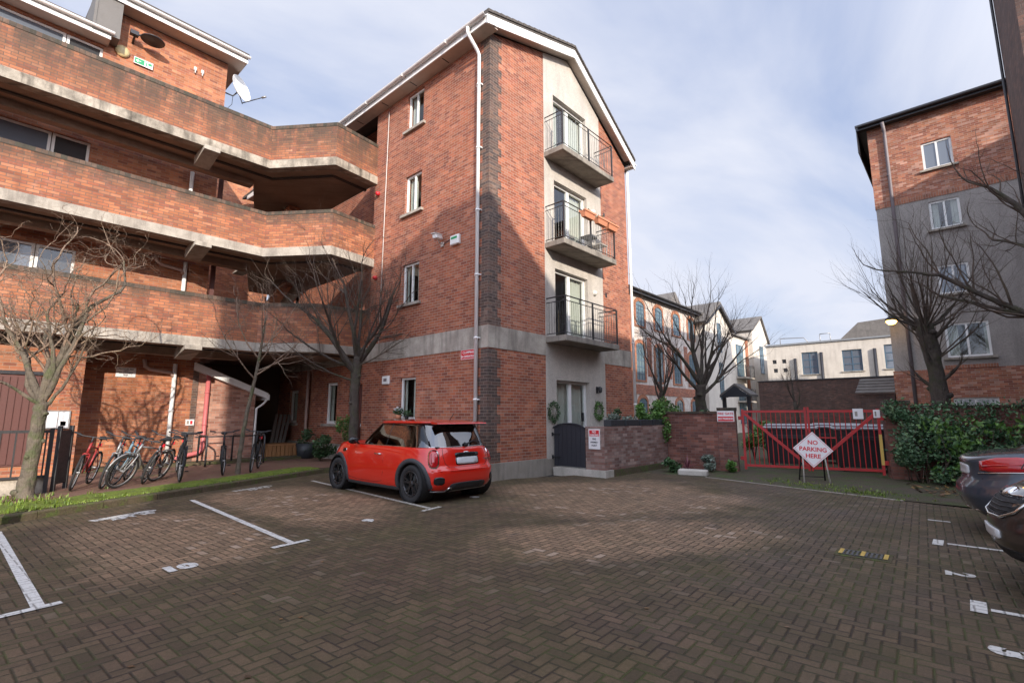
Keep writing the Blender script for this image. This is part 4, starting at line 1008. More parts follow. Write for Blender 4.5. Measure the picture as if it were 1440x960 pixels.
mb = MB(); mb.tube([(.3,0,-.1),(.25,-.15,-.5),(.1,-.1,-.75),(0,0,-1.0)],.008,6); mb.build('cable', M['black'], t, world=False)
flat_sign('bicycle_notice', (2.98,YW-.01,2.69), (1,0,0),(0,0,1), .44,.26, [('t','BICYCLES ARE',0,.085,.052,'ink',.001),('t','LEFT',0,.03,.052,'ink',.001),('t','AT OWNERS',0,-.025,.052,'ink',.001),('t','RISK',0,-.08,.052,'ink',.001)],
     'small white notice with four lines of lettering high on the brick wall above the bicycles')
flat_sign('notice_board', (1.60,15.89,1.42), (1,0,0),(0,0,1), .44,.42, [('rect',-.19,-.01,-.18,.18,'sign_white'),('rect',.01,.19,-.18,.18,'sign_white'),('rect',.05,.15,-.14,-.04,'plinth')],
     'white two panel notice board on the brick pier behind the curly tree', base='grey_metal', th=.04, cat='notice board')
flat_sign('small_notice', (4.62,YW-.01,1.32), (1,0,0),(0,0,1), .22,.17, [('rect',.01,.07,-.05,.05,'sign_red'),('rect',-.08,-.02,-.05,.05,'plinth')],
     'small white notice low on the dark quoin between the white and red pipes')

# ================================================================== RIGHT BUILDING
XB = 24.0
C_ = thing('grey_apartment_block', (XB,-4,0), 'four storey brick and grey render block on the right behind the ivy wall', 'building')
rw = [(-.55,.33,10.85,11.95),(-.55,.33,8.45,9.55),(-.55,.33,5.95,7.05),(-.85,.33,3.60,4.85),(-.85,.33,1.15,2.15)]
mb = MB(); mb.wall('x', XB, XB+.3, -12, 1.95, 9.90, 13.15, [rw[0]]); mb.wall('x', XB-.01, XB+.3, -12, 1.97, 0, 3.20, [rw[4]])
mb.box(XB+.3,38,1.65,1.95,9.9,13.15); mb.box(XB+.3,38,1.65,1.96,0,3.2)
mb.build('wall', M['brick_right'], C_)
mb = MB(); mb.wall('x', XB+.012, XB+.3, -12, 1.93, 3.20, 9.72, rw[1:4]); mb.box(XB+.3,38,1.64,1.94,3.2,9.72); mb.build('render_panel', M['render_grey'], C_)
mb = MB(); mb.box(XB-.004,XB+.3,-12,1.954,9.72,9.90); mb.box(XB-.03,XB+.012,-.95,.45,3.203,3.32) ; mb.build('soldier_course', M['brick_soldier'], C_)
mb = MB(); mb.box(XB+.6,XB+.7,-12,1.6,0,13); mb.build('inner_wall', M['interior'], C_)
for i, w_ in enumerate(rw):
    window_x(C_, XB, *w_, glassm=M['glass_sky'], sill=(i<4), fw=.07, depth=.08, drape=(None,(.3,.3),None,(.12,.3),(.2,.2))[i])
mb = MB(); mb.box(XB-.35,39,-12,2.30,13.28,13.36); mb.build('roof', M['dark_gutter'], C_)
mb = MB(); mb.box(XB-.33,XB-.30,-12,2.28,13.12,13.28); mb.box(XB-.30,39,2.25,2.28,12.2,13.28); mb.box(XB-.3,39,1.98,2.25,13.2,13.22); mb.build('fascia', M['dark_gutter'], C_)
mb = MB(); mb.box(XB-.3,XB,-12,2.25,13.16,13.18); mb.build('soffit', M['wood_dark'], C_)
mb = MB(); gutter(mb, (XB-.40,-12,13.26),(XB-.40,2.2,13.26)); mb.build('gutter', M['dark_gutter'], C_)
pipe(C_, 'downpipe', [(XB-.38,1.40,13.15),(XB-.1,1.38,12.85),(XB-.08,1.38,12.6),(XB-.08,1.40,0)], .06, M['pipe_grey'], [(XB-.08,1.4,z_) for z_ in (11,9,7,5,3.4)])
mb = MB(); mb.box(XB-.06,XB-.01,-5.0,-1.75,1.9,2.4); o = mb.build('name_board', M['sign_white'], C_)
# near block whose edge shows at the top right
D_ = thing('near_brick_block', (14.8,-1.5,0), 'tall shaded brick block whose edge shows in the top right corner', 'building')
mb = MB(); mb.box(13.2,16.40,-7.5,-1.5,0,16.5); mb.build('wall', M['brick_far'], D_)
mb = MB(); mb.box(13.1,16.5,-7.6,-1.4,16.5,16.8); mb.build('roof', M['roof_tile'], D_)
mb = MB(); mb.tube([(16.37,-1.46,16.4),(16.37,-1.46,0)],.03,8); mb.build('downpipe', M['dark_gutter'], D_)
# blocks behind the camera that shade the yard
E_ = thing('tall_block_opposite', (-2.6,-12,0), 'tall brick block across the yard behind the viewer', 'building')
mb = MB(); mb.prism([(-6.5,-7,0),(.95,-7,0),(.95,-7,12.7),(-.2,-7,13.75),(-6.5,-7,13.75)], (0,-9,0)); mb.build('wall', M['brick'], E_)
mb = MB(); mb.prism([(.2,-6.9,13.5),(1.42,-6.9,12.15),(1.42,-6.9,11.85),(.98,-6.9,11.4),(.96,-6.9,12.5),(.2,-6.9,13.2)], (0,-9,0)); mb.build('roof', M['roof_tile'], E_)
E2 = thing('low_block_opposite', (8,-12,0), 'three storey brick block across the yard behind the viewer', 'building')
mb = MB(); mb.box(.96,17.5,-16,-7.0,0,9.95); mb.build('wall', M['brick'], E2)
mb = MB(); mb.box(1.45,17.6,-16,-6.9,9.95,10.05); mb.build('roof', M['roof_tile'], E2)
E3 = thing('far_block_opposite', (24,-12,0), 'tall brick block beyond the lane behind the viewer', 'building')
mb = MB(); mb.box(17.6,36,-16,-7.0,0,13.3); mb.build('wall', M['brick'], E3)
E4 = thing('garage_row_opposite', (-14,-12,0), 'low brick garage row behind the viewer on the left', 'building')
mb = MB(); mb.box(-26,-6.6,-14,-7.0,0,6.2); mb.build('wall', M['brick'], E4)
mb = MB(); mb.box(-26.1,-6.6,-14.1,-6.9,6.2,6.35); mb.build('roof', M['roof_tile'], E4)
# ================================================================== YARD WALLS, GATES
G1 = thing('garden_wall', (10.9,6.9,0), 'weathered low brick wall round the patio with dark planters along its top', 'wall')
mb = MB(); mb.box(10.9,11.2,6.78,7.34,.16,1.24); mb.box(11.2,14.45,6.78,7.02,.16,1.24); mb.build('wall', M['brick_pale'], G1)
mb = MB(); mb.box(10.84,11.22,6.72,8.34,-.05,.17); mb.build('step', M['stone_pale'], G1)
mb = MB(); mb.box(11.22,14.45,6.74,7.04,-.05,.155); mb.build('wall_base', M['kerb'], G1)
G2 = thing('boundary_wall', (14.5,6,0), 'dark red brick wall between the patio wall and the fire gate pillar', 'wall')
mb = MB(); mb.box(14.47,14.72,5.25,7.3,-.05,1.58); mb.build('wall', M['brick_wall'], G2)
mb = MB(); mb.box(14.43,14.76,5.25,7.3,1.582,1.64); mb.build('coping', M['brick_cope'], G2)
def pillar(name, x, y, rz, w_, h, label, mat='brick_wall'):
    t = thing(name, (x,y,0), label, 'gate pillar', rz=rz)
    mb = MB(); mb.box(-w_/2,w_/2,-w_/2,w_/2,-.05,h); mb.build('shaft', M[mat], t, world=False)
    mb = MB(); mb.box(-w_/2-.015,w_/2+.015,-w_/2-.015,w_/2+.015,h+.001,h+.08); mb.build('cap', M['brick_cope'], t, world=False)
    return t
RZ = R(14)
pillar('gate_pillar', 14.70, 5.08, RZ, .46, 1.66, 'left brick pillar of the red gate, carrying the fire gate sign')
pillar('gate_pillar', 15.68, 1.33, RZ, .50, 1.80, 'right brick pillar of the red gate, half covered by ivy')
iv = thing('ivy_wall', (15.9,0,0), 'red brick boundary wall overgrown with ivy right of the gate', 'wall')
mb = MB(); mb.M = Matrix.Translation((15.72,1.08,0)) @ Matrix.Rotation(RZ,4,'Z'); mb.box(-.12,.13,-6.0,-.02,-.05,1.70); mb.M = None
mb.build('wall', M['brick_wall'], iv)
mb = MB(); mb.M = Matrix.Translation((15.72,1.08,0)) @ Matrix.Rotation(RZ,4,'Z'); mb.box(-.15,.16,-6.0,-.02,1.702,1.76); mb.M = None
mb.build('coping', M['brick_cope'], iv)
# arched timber gate
t = thing('arched_gate', (10.93,7.86,.17), 'low arched dark timber gate beside the patio doors', 'gate')
mb = MB(); n = 12
for i in range(7):
    y0 = -.50 + i*1.0/7; y1 = y0+1.0/7-.006
    zt = lambda y: .92 + .20*math.sqrt(max(0,1-(y/.56)**2))
    mb.prism([(-.02,y0,.03),(-.02,y1,.03),(-.02,y1,zt(y1)),(-.02,(y0+y1)/2,zt((y0+y1)/2)),(-.02,y0,zt(y0))], (.035,0,0))
mb.build('boards', M['door_dark'], t, world=False)
mb = MB(); pts = [(-.035,-.52+1.04*i/16, .94+.20*math.sqrt(max(0,1-((-.52+1.04*i/16)/.56)**2))) for i in range(17)]
mb.tube(pts,.022,6); mb.box(.016,.05,-.5,.5,.12,.22); mb.box(.016,.05,-.5,.5,.75,.85); mb.build('rim', M['door_dark'], t, world=False)
for z_ in (.25,.85): mb = MB(); mb.box(-.045,-.022,.30,.58,z_-.02,z_+.02); mb.box(-.06,.0,.53,.6,z_-.05,z_+.05); mb.build('hinge', M['black'], t, world=False)
flat_sign('assembly_point_sign', (10.885,7.06,.93), (0,-1,0),(0,0,1), .34,.50,
   [('rect',-.145,.145,.07,.22,'sign_red'),('t','NO',0,.175,.075,'sign_white',.002),('t','PARKING',0,.10,.062,'sign_white',.002),('t','FIRE',0,-.0,.06,'door_dark',.001),('t','ASSEMBLY',0,-.08,.052,'door_dark',.001),('t','POINT',0,-.16,.055,'door_dark',.001)],
   'red and white no parking fire assembly point sign on the patio wall')
gn = Vector((-math.cos(RZ),-math.sin(RZ),0))
flat_sign('fire_gate_sign', Vector((14.70,5.10,1.50))+gn*.235, (math.sin(RZ),-math.cos(RZ),0),(0,0,1), .44,.30,
   [('t','FIRE GATE',0,.07,.088,'sign_red',.002),('rect',-.20,.20,-.135,-.005,'sign_red'),('t','NO PARKING',0,-.07,.068,'sign_white',.002)],
   'white and red fire gate no parking sign on the left gate pillar')
# red gates : each leaf a thing
GA = Vector((14.86,4.74,0)); GB = Vector((15.62,1.66,0)); gd = (GB-GA).normalized()
def gate_leaf(hinge, d, wd, label, flip):
    ang = math.atan2(d.y, d.x); t = thing('red_gate', hinge, label, 'gate', 'pair of red fire gates', rz=ang)
    z0, z1 = .13, 1.66; bars = MB(); fr = MB()
    fr.box(0,.06,-.03,.03,.05,z1+.03); fr.box(wd-.05,wd,-.03,.03,.08,z1+.08)
    fr.box(.06,wd-.05,-.028,.028,z0,z0+.06); fr.box(.06,wd-.05,-.028,.028,z1-.06,z1)
    fr.build('frame', M['red_gate'], t, world=False)
    n = 13
    for i in range(1,n): x = .03+(wd-.05)*i/n; bars.tube([(x,0,z0+.06),(x,0,z1-.06)],.012,6,cap=False)
    bars.build('bars', M['red_gate'], t, world=False)
    br = MB(); br.prism([(.06,-.022,z1-.12),(.06,-.022,z1-.02),(wd-.06,-.022,z0+.14),(wd-.06,-.022,z0+.04)], (0,.044,0)); br.build('brace', M['red_gate'], t, world=False)
    for z_ in (.35,1.45): hg = MB(); hg.box(-.09,.0,-.035,.035,z_-.05,z_+.05); hg.build('hinge', M['red_gate'], t, world=False)
    return t
wl = (GB-GA).length/2-.01
g1 = gate_leaf(GA, gd, wl, 'left leaf of the red metal bar gate, hinged on the fire gate pillar', 1)
g2 = gate_leaf(GB, -gd, wl, 'right leaf of the red metal bar gate, with yellow paint on its end post', -1)
mb = MB(); mb.box(-.002,.063,.031,.035,.3,1.05); mb.build('paint_wear', M['yellow'], g2, world=False); mb = MB(); mb.box(wl*.62,wl-.052,-.018,.018,.93,.96); mb.build('cross_bar', M['red_gate'], g2, world=False)
for k_, (o_, wd_, hg_, lab) in enumerate(((.45,.22,.26,'small white notice wired to the right leaf of the red gate'),(.06,.14,.2,'small white notice on the end post of the red gate'))):
    p = GB - gd*o_ + gn*.04
    flat_sign('gate_notice', (p.x,p.y,1.56), (-gn.y*-1, gn.x*-1, 0) if False else (gd.x,gd.y,0),(0,0,1), wd_,hg_, [('rect',-wd_*.3,-wd_*.05,-.06,.06,'plinth')], lab)
# diamond sign on its stand
t = thing('no_parking_sign', (13.55,2.80,0), 'white diamond no parking here sign on a folding stand before the red gate', 'sign', rz=R(24))
Fm = frameM((-.10,0,.735), (0,-1,0), (.16,0,1)) @ Matrix.Rotation(R(-4),4,'Z')
mb = MB(); mb.M = Fm; hd = .41; mb.prism([(0,-hd,0),(hd,0,0),(0,hd,0),(-hd,0,0)], (0,0,.012)); mb.M = None; mb.build('panel', M['sign_white'], t, world=False)
mb = MB(); mb.M = Fm
for a in range(4):
    c_, s_ = math.cos(a*PI/2), math.sin(a*PI/2); rot = lambda x,y: (x*c_-y*s_, x*s_+y*c_, .0135)
    k1, k2 = hd-.030, hd-.040
    mb.add([rot(0,-k1),rot(k1,0),rot(k2,0),rot(0,-k2)], [(0,1,2,3)])
mb.M = None; mb.build('border', M['sign_red'], t, world=False)
for body, yy in (('NO',.155),('PARKING',0),('HERE',-.155)): text_mb(body, .135, Fm @ Matrix.Translation((0,yy,.014)), .001, .0035).build('lettering', M['sign_red'], t, world=False)
mb = MB()
mb.tube([(-.26,.26,.0),(-.02,.20,.95)],.016,6); mb.tube([(-.26,-.26,.0),(-.02,-.20,.95)],.016,6); 
mb.build('front_leg', M['stone_pale'], t, world=False)
mb = MB(); mb.tube([(.34,.24,.0),(-.04,.20,.95)],.016,6); mb.tube([(.34,-.30,.0),(-.04,-.20,.95)],.018,6); mb.tube([(.30,.23,.08),(.30,-.28,.08)],.012,6)
mb.build('rear_leg', M['black'], t, world=False)
# planters along the patio wall
for i, (xa, xb) in enumerate(((11.25,11.95),(12.02,12.75),(12.82,13.55),(13.6,14.3))):
    t = thing('wall_planter', ((xa+xb)/2,6.9,1.24), ['dark trough planter with small succulents nearest the assembly point sign','second dark trough planter on the patio wall, with low stones','third dark trough planter on the patio wall, with a bright green conifer','last dark trough planter on the patio wall, with trailing grass'][i], 'planter', 'planters on the patio wall')
    h = (xb-xa)/2; mb = MB(); mb.bbox(-h,h,-.11,.11,.0,.17,.012); mb.build('trough', M['planter_black'], t, world=False)
    mb = MB()
    if i == 0: leaf_cloud(mb, 260, (0,0,.22), (h*.9,.12,.09), .07)
    if i == 1: leaf_cloud(mb, 150, (0,0,.20), (h*.9,.12,.05), .06)
    if i == 2: leaf_cloud(mb, 700, (-.12,0,.38), (.13,.11,.26), .07); leaf_cloud(mb, 240, (.2,0,.24), (.2,.13,.10), .07)
    if i == 3: leaf_cloud(mb, 260, (0,0,.24), (h,.13,.12), .08); leaf_cloud(mb, 260, (h*.9,-.16,-.12), (.18,.14,.38), .08); leaf_cloud(mb, 380, (h*.5,0,.42), (.22,.14,.28), .1)
    mb.build('foliage', M['leaf_green' if i > 1 else 'leaf_grey'], t, world=False)
# potted bushes behind patio wall
def bush(name, loc, r, n, size, mat, label, cat='shrub', pot=None):
    t = thing(name, loc, label, cat)
    if pot:
        mb = MB(); mb.lathe([(0,0),(pot*.8,0),(pot,pot*1.5),(pot*.9,pot*1.5),(pot*.85,pot*1.3),(0,pot*1.3)], n=18); mb.build('pot', M['planter_black'], t, world=False)
    mb = MB(); 
    for _ in range(6): a = rnd.uniform(0,6.28); mb.tube([(0,0,0),(r[0]*.3*math.cos(a),r[1]*.3*math.sin(a),r[2]),(r[0]*.7*math.cos(a),r[1]*.7*math.sin(a),r[2]*1.7)],[.015,.01,.004],5)
    mb.build('stems', M['twig'], t, world=False)
    mb = MB(); k = max(3, n//150)
    for _ in range(k):
        a = rnd.uniform(0,6.28); q = rnd.uniform(.1,.75); zz = rnd.uniform(.35,1.7)
        leaf_cloud(mb, n//k, (r[0]*q*math.cos(a), r[1]*q*math.sin(a), r[2]*zz), (r[0]*.38,r[1]*.38,r[2]*.38), size)
    mb.build('foliage', M[mat], t, world=False); return t
bush('conifer_bush', (16.6,7.9,.4), (.8,.7,.85), 2600, .10, 'leaf_green', 'bright green feathery shrub behind the boundary wall')
bush('dark_bush', (13.6,8.1,.9), (.35,.2,.5), 500, .07, 'leaf_shrub', 'dark twiggy shrub against the right brick corner of the gable')
bush('wall_bush', (18.2,7.0,.6), (.8,.6,.6), 1400, .09, 'leaf_shrub', 'dark green shrub under the small bare tree')
bush('potted_shrub', (7.95,16.5,.13), (.38,.38,.45), 800, .08, 'leaf_shrub', 'leafy shrub in a dark square tub under the ground floor windows', pot=.32)
bush('garden_shrub', (7.75,15.1,.13), (.55,.45,.42), 1000, .09, 'leaf_shrub', 'low green shrub at the foot of the brick wall beside the biggest tree')
bush('garden_shrub', (8.0,14.0,.13), (.42,.4,.7), 700, .08, 'leaf_green', 'lighter green shrub behind the nose of the red hatchback')
bush('bed_plant', (13.35,6.15,0), (.35,.3,.16), 420, .11, 'leaf_shrub', 'low leafy green plant at the foot of the patio wall')
bush('bed_plant', (14.05,5.45,0), (.4,.35,.22), 420, .10, 'leaf_grey', 'grey green plant behind the pale stone by the gate pillar')
bush('bed_plant', (14.25,4.95,0), (.25,.2,.2), 260, .09, 'leaf_green', 'bright green tuft at the foot of the left gate pillar')
bush('wreath_box', (11.4,7.9,.3), (.18,.15,.25), 260, .06, 'leaf_shrub', 'small potted plant behind the arched gate', pot=.12)
t = thing('cordyline', (13.62,5.85,0), 'dark red spiky cordyline in the bed beside the boundary wall', 'plant'); mb = MB()
for i in range(46):
    a = rnd.uniform(0,6.28); el = rnd.uniform(.25,1.4); ln = rnd.uniform(.35,.55); d = Vector((math.cos(a)*math.cos(el),math.sin(a)*math.cos(el),math.sin(el))); s_ = Vector((-math.sin(a),math.cos(a),0))*.014
    p1 = d*ln*.55; p2 = d*ln+Vector((0,0,-.10*math.cos(el)))
    mb.add([(0,0,.03),tuple(p1+s_),tuple(p2),tuple(p1-s_)],[(0,1,2,3)])
mb.build('leaves', M['leaf_red'], t, world=False); mb = MB(); mb.tube([(0,0,0),(0,0,.1)],.03,6); mb.build('stem', M['twig'], t, world=False)
t = thing('stone_block', (12.95,5.42,0), 'pale oblong stone block lying in the bed by the paving', 'stone'); mb = MB(); mb.M = Matrix.Rotation(R(-78),4,'Z'); mb.bbox(-.36,.36,-.15,.15,-.02,.14,.03); mb.M = None; mb.build('block', M['stone_pale'], t, world=False)
for i, (x, z) in enumerate(((10.93,1.62),(13.20,1.66))):
    t = thing('wreath', (x,YC-.05,z), ['green leafy wreath left of the patio doors','green leafy wreath right of the patio doors'][i], 'wreath', 'wreaths beside the patio doors')
    mb = MB()
    for k in range(420):
        a = rnd.uniform(0,6.28); q = .19+rnd.gauss(0,.035); leaf(mb, Vector((q*math.cos(a),rnd.gauss(0,.025),q*1.25*math.sin(a))), .055)
    mb.build('foliage', M['leaf_green' if i else 'leaf_shrub'], t, world=False)
    mb = MB(); leaf_cloud(mb, 60, (.03,-.02,-.02), (.05,.02,.12), .05); mb.build('bow', M['stone_pale'], t, world=False)
# terracotta troughs on the middle balcony rail
for i, x in enumerate((11.75,12.45,13.05)):
    t = thing('rail_planter', (x,BY-.06,7.20), ['terracotta trough on the middle balcony rail, leftmost of three','terracotta trough in the middle of three on the balcony rail','terracotta trough on the middle balcony rail, rightmost of three'][i], 'planter', 'terracotta troughs on the balcony rail')
    mb = MB(); mb.add([(-.23,-.06,0),(.23,-.06,0),(.23,.06,0),(-.23,.06,0),(-.28,-.10,.18),(.28,-.10,.18),(.28,.10,.18),(-.28,.10,.18)],[(0,3,2,1),(0,1,5,4),(1,2,6,5),(2,3,7,6),(3,0,4,7),(4,5,6,7)]); mb.box(-.30,.30,-.115,-.09,.15,.20); mb.box(-.30,.30,.09,.115,.15,.20); mb.build('trough', M['terracotta'], t, world=False)
    mb = MB(); leaf_cloud(mb, 90, (0,0,.22), (.22,.08,.06), .05); mb.build('foliage', M['leaf_shrub'], t, world=False)
t = thing('balcony_table', (12.35,8.05,6.36), 'small dark table standing on the middle balcony', 'table'); mb = MB(); mb.box(-.22,.22,-.18,.18,.5,.53); mb.build('tabletop', M['blackmetal'], t, world=False)
for sx in (-.18,.18):
    for sy in (-.14,.14): mb = MB(); mb.tube([(sx,sy,.5),(sx,sy,0)],.012,6); mb.build('leg', M['blackmetal'], t, world=False)
t = thing('balcony_chair', (13.0,8.1,6.36), 'pale folding chair standing on the middle balcony', 'chair')
mb = MB(); mb.box(-.2,.2,-.2,.2,.42,.45); mb.build('seat', M['stone_pale'], t, world=False); mb = MB(); mb.box(-.2,.2,.17,.2,.5,.85); mb.build('backrest', M['stone_pale'], t, world=False)
for sx in (-.18,.18):
    for sy in (-.17,.17): mb = MB(); mb.tube([(sx,sy,.42),(sx,sy,0)],.012,6); mb.build('leg', M['grey_metal'], t, world=False)

# big bins behind the gate
def bin_(x, y, rz, label):
    t = thing('wheeled_bin', (x,y,0), label, 'bin', 'wheeled bins behind the red gate', rz=rz)
    mb = MB(); mb.add([(-.45,-.62,.12),(.45,-.62,.12),(.45,.62,.12),(-.45,.62,.12),(-.55,-.68,1.12),(.55,-.68,1.12),(.55,.68,1.12),(-.55,.68,1.12)],[(0,3,2,1),(0,1,5,4),(1,2,6,5),(2,3,7,6),(3,0,4,7),(4,5,6,7)]); 
    mb.box(-.60,-.54,-.55,.55,.86,.95); mb.build('bin_body', M['binblack'], t, world=False)
    mb = MB(); mb.bbox(-.60,.60,-.72,.72,1.125,1.20,.03); mb.bbox(-.40,.55,-.66,.66,1.201,1.27,.03); mb.build('lid', M['bingrey'], t, world=False)
    for sx in (-.38,.38):
        for sy in (-.5,.5): mb = MB(); mb.cyl((sx,sy-.025,.07),(sx,sy+.025,.07),.07,14); mb.build('wheel', M['black'], t, world=False)
bin_(17.0,4.05,R(12),'large black wheeled bin with grey lid behind the left gate leaf')
bin_(17.2,2.30,R(14),'large black wheeled bin with grey lid behind the right gate leaf')
bin_(19.4,3.25,R(14),'dark wheeled bin standing further back between the two large bins')
bush('wild_hedge', (18.9,5.2,.2), (1.0,1.1,.6), 1500, .12, 'leaf_green', 'yellowish hedge plants behind the left wheeled bin')
bush('wild_hedge', (16.3,4.9,.2), (.35,.3,.45), 500, .10, 'leaf_green', 'yellow green climber beside the left gate hinge')
# ================================================================== BACKGROUND BUILDINGS
MI = thing('old_mill_building', (35,16,0), 'old whitewashed mill with arched brick trimmed windows behind the gable block', 'building')
def arch_win(root, y, xc, w_, z0, z1, trim='brick_orange', face=-1):
    zs = z1-.28
    def arc(r_w, base, top, n=8): 
        return [(xc-r_w, base)] + [(xc-r_w*math.cos(PI*i/n), zs+(top-zs)*math.sin(PI*i/n)) for i in range(n+1)] + [(xc+r_w, base)]
    inner = arc(w_/2, z0, z1); outer = arc(w_/2+.22, z0-.12, z1+.26)
    mb = MB(); n = len(inner)
    vs = [(x,y-.05,z) for x,z in outer]+[(x,y-.05,z) for x,z in inner]+[(x,y+.10,z) for x,z in inner]+[(x,y+.0,z) for x,z in outer]
    fs = [(i,i+1,n+i+1,n+i) for i in range(n-1)]+[(n+i,n+i+1,2*n+i+1,2*n+i) for i in range(n-1)]+[(3*n+i,3*n+i+1,i+1,i) for i in range(n-1)]
    fs += [(0,n,2*n-1,n-1)]
    mb.add(vs, fs); o = mb.build('window_surround', M[trim], root)
    mb = MB(); mb.add([(x,y-.012,z) for x,z in inner], [tuple(range(n))]); mb.build('pane', M['glass_blue'], o)
    mb = MB()
    for k in (-.5,-.17,.17,.5): mb.box(xc+k*w_-.025,xc+k*w_+.025,y-.035,y-.014,z0,zs+.05)
    for k in range(6): zz = z0+(zs-z0)*k/5; mb.box(xc-w_/2,xc+w_/2,y-.033,y-.015,zz-.02,zz+.03)
    mb.build('glazing_bars', M['blue_frame'], o)
Ym = 16.0
mb = MB(); mb.box(26,40.2,Ym,Ym+.5,0,9.75); mb.build('wall', M['whitewash'], MI)
for xc in (30.65,33.45,36.4,39.2):
    arch_win(MI, Ym, xc, 1.15, 7.6, 9.3); arch_win(MI, Ym, xc-.15, 1.15, 3.9, 6.4); arch_win(MI, Ym, xc, 1.1, .9, 2.7)
mb = MB(); mb.box(28.6,40.1,Ym-.03,Ym-.002,2.95,3.6); 
for xc in (31.9,35.0,38.0): mb.box(xc-.35,xc+.3,Ym-.025,Ym-.003,4.2,6.9)
mb.build('brick_patch', M['brick'], MI)
mb = MB(); mb.box(29.0,29.7,Ym-.04,Ym-.0,0,9.7); mb.build('quoin', M['brick_orange'], MI)
mb = MB(); mb.prism([(26,Ym-.45,9.85),(26,Ym+6,10.9),(26,Ym+6,11.05),(26,Ym-.45,10.0)], (16.6,0,0)); mb.build('roof', M['slate'], MI)
mb = MB(); gutter(mb, (26,Ym-.52,9.9),(40.2,Ym-.52,9.9),.09); mb.box(26,40.2,Ym-.42,Ym-.38,9.68,9.86); mb.build('gutter', M['dark_gutter'], MI)
# projecting gable bay of the mill
mb = MB(); Yg = 15.2
mb.prism([(40.2,Yg,0),(46.2,Yg,0),(46.2,Yg,9.2),(43.2,Yg,11.0),(40.2,Yg,9.2)], (0,6,0)); mb.box(46.2,52.4,Yg+.4,Yg+1,0,9.0); mb.prism([(52.4,Yg,0),(57.5,Yg,0),(57.5,Yg,9.3),(55.4,Yg,11.6),(52.4,Yg,9.9)], (0,6,0))
mb.build('gable_wall', M['render_white'], MI)
mb = MB(); mb.prism([(39.7,Yg-.3,9.0),(43.2,Yg-.3,11.1),(43.2,Yg-.3,11.3),(39.6,Yg-.3,9.1)], (0,6,0)); mb.prism([(43.2,Yg-.3,11.1),(46.7,Yg-.3,9.0),(46.8,Yg-.3,9.1),(43.2,Yg-.3,11.3)], (0,6,0)); mb.prism([(52.2,Yg-.2,9.9),(55.4,Yg-.2,11.7),(55.4,Yg-.2,11.85),(52.1,Yg-.2,10.0)], (0,6,0)); mb.prism([(55.4,Yg-.2,11.7),(57.8,Yg-.2,9.1),(57.9,Yg-.2,9.2),(55.4,Yg-.2,11.85)], (0,6,0))
mb.prism([(46.3,Yg+.1,8.95),(46.3,Yg+4,10.4),(46.3,Yg+4,10.55),(46.3,Yg+.1,9.1)], (6.0,0,0)); mb.prism([(40.5,19,10.2),(43.5,19,12.9),(46.5,19,10.2)],(0,6,0)); mb.build('gable_roof', M['slate'], MI)
mb = MB(); mb.prism([(39.7,Yg-.34,8.98),(43.2,Yg-.34,11.08),(43.2,Yg-.34,10.85),(39.8,Yg-.34,8.8)], (0,.03,0)); mb.prism([(46.7,Yg-.34,8.98),(43.2,Yg-.34,11.08),(43.2,Yg-.34,10.85),(46.6,Yg-.34,8.8)], (0,.03,0)); mb.build('barge_board', M['dark_gutter'], MI)
for (x0,x1,z0,z1) in ((42.8,43.6,6.9,9.4),(42.8,43.6,2.9,6.0),(48.6,50.4,5.2,8.2),(48.6,50.4,.8,3.8),(54.5,55.6,5.8,8.6)):
    yy = Yg if (x0 < 46 or x0 > 52) else Yg+.4
    window_y(MI, yy-.14, x0,x1,z0,z1, frame=M['blue_frame'], glassm=M['glass_blue'], mull=(.5,), sill=False, depth=.10, transom=(.33,.66))
for zb in (2.9,5.1):
    mb = MB(); mb.box(48.2,50.9,Yg-.5,Yg+.4,zb-.15,zb); b_ = mb.build('balcony', M['concrete'], MI); railing_mb(48.3,50.8,Yg-.45,Yg+.39,zb,1.1).build('railing', M['blackmetal'], b_)
mb = MB(); mb.box(51.3,51.9,Yg+.3,Yg+.398,2,8.9); mb.build('quoin', M['brick_orange'], MI)
# canopy porch
PO = thing('entrance_porch', (25.0,7.6,0), 'small slate roofed timber porch behind the left gate pillar', 'porch')
mb = MB(); mb.prism([(24.2,7.25,2.50),(24.2,7.95,3.02),(24.2,8.65,2.50),(24.2,8.65,2.40),(24.2,7.95,2.92),(24.2,7.25,2.40)], (1.1,0,0)); mb.build('roof', M['slate'], PO)
mb = MB(); mb.prism([(24.18,7.25,2.38),(24.18,7.95,2.90),(24.18,8.65,2.38)], (-.04,0,0)); mb.build('gable_board', M['door_dark'], PO)
for yy in (7.4,8.5):
    mb = MB(); mb.box(24.3,24.45,yy-.07,yy+.07,0,2.5); mb.build('post', M['dark_gutter'], PO)
# white office building at the back, dark brick wall in front of it
WB = thing('white_office_building', (50,8,0), 'low white rendered building with blue framed windows behind the dark brick wall', 'building')
XW = 50.0; W_ = [(9.25,10.5,5.15,7.1),(6.05,7.45,5.25,7.05),(3.05,4.55,5.3,7.25)]; sm = [(12.55,12.9,6.25,6.6),(11.75,12.1,6.25,6.6),(12.5,12.85,5.45,5.8),(11.7,12.05,5.45,5.8)]
mb = MB(); mb.wall('x', XW, XW+.4, 1.0, 13.35, 0, 7.85, W_+sm); mb.box(XW+.4,60,13.0,13.35,0,7.85); mb.build('wall', M['render_white'], WB)
mb = MB(); mb.box(XW+.8,XW+.9,1,13,0,7.6); mb.build('inner_wall', M['interior'], WB)
for w_ in W_: window_x(WB, XW, *w_, frame=M['blue_frame'], glassm=M['glass_sky'], transom=(.33,.66), depth=.12, fw=.09)
for w_ in sm: window_x(WB, XW, *w_, frame=M['dark_gutter'], glassm=M['glass'], mull=(), sill=False, depth=.12)
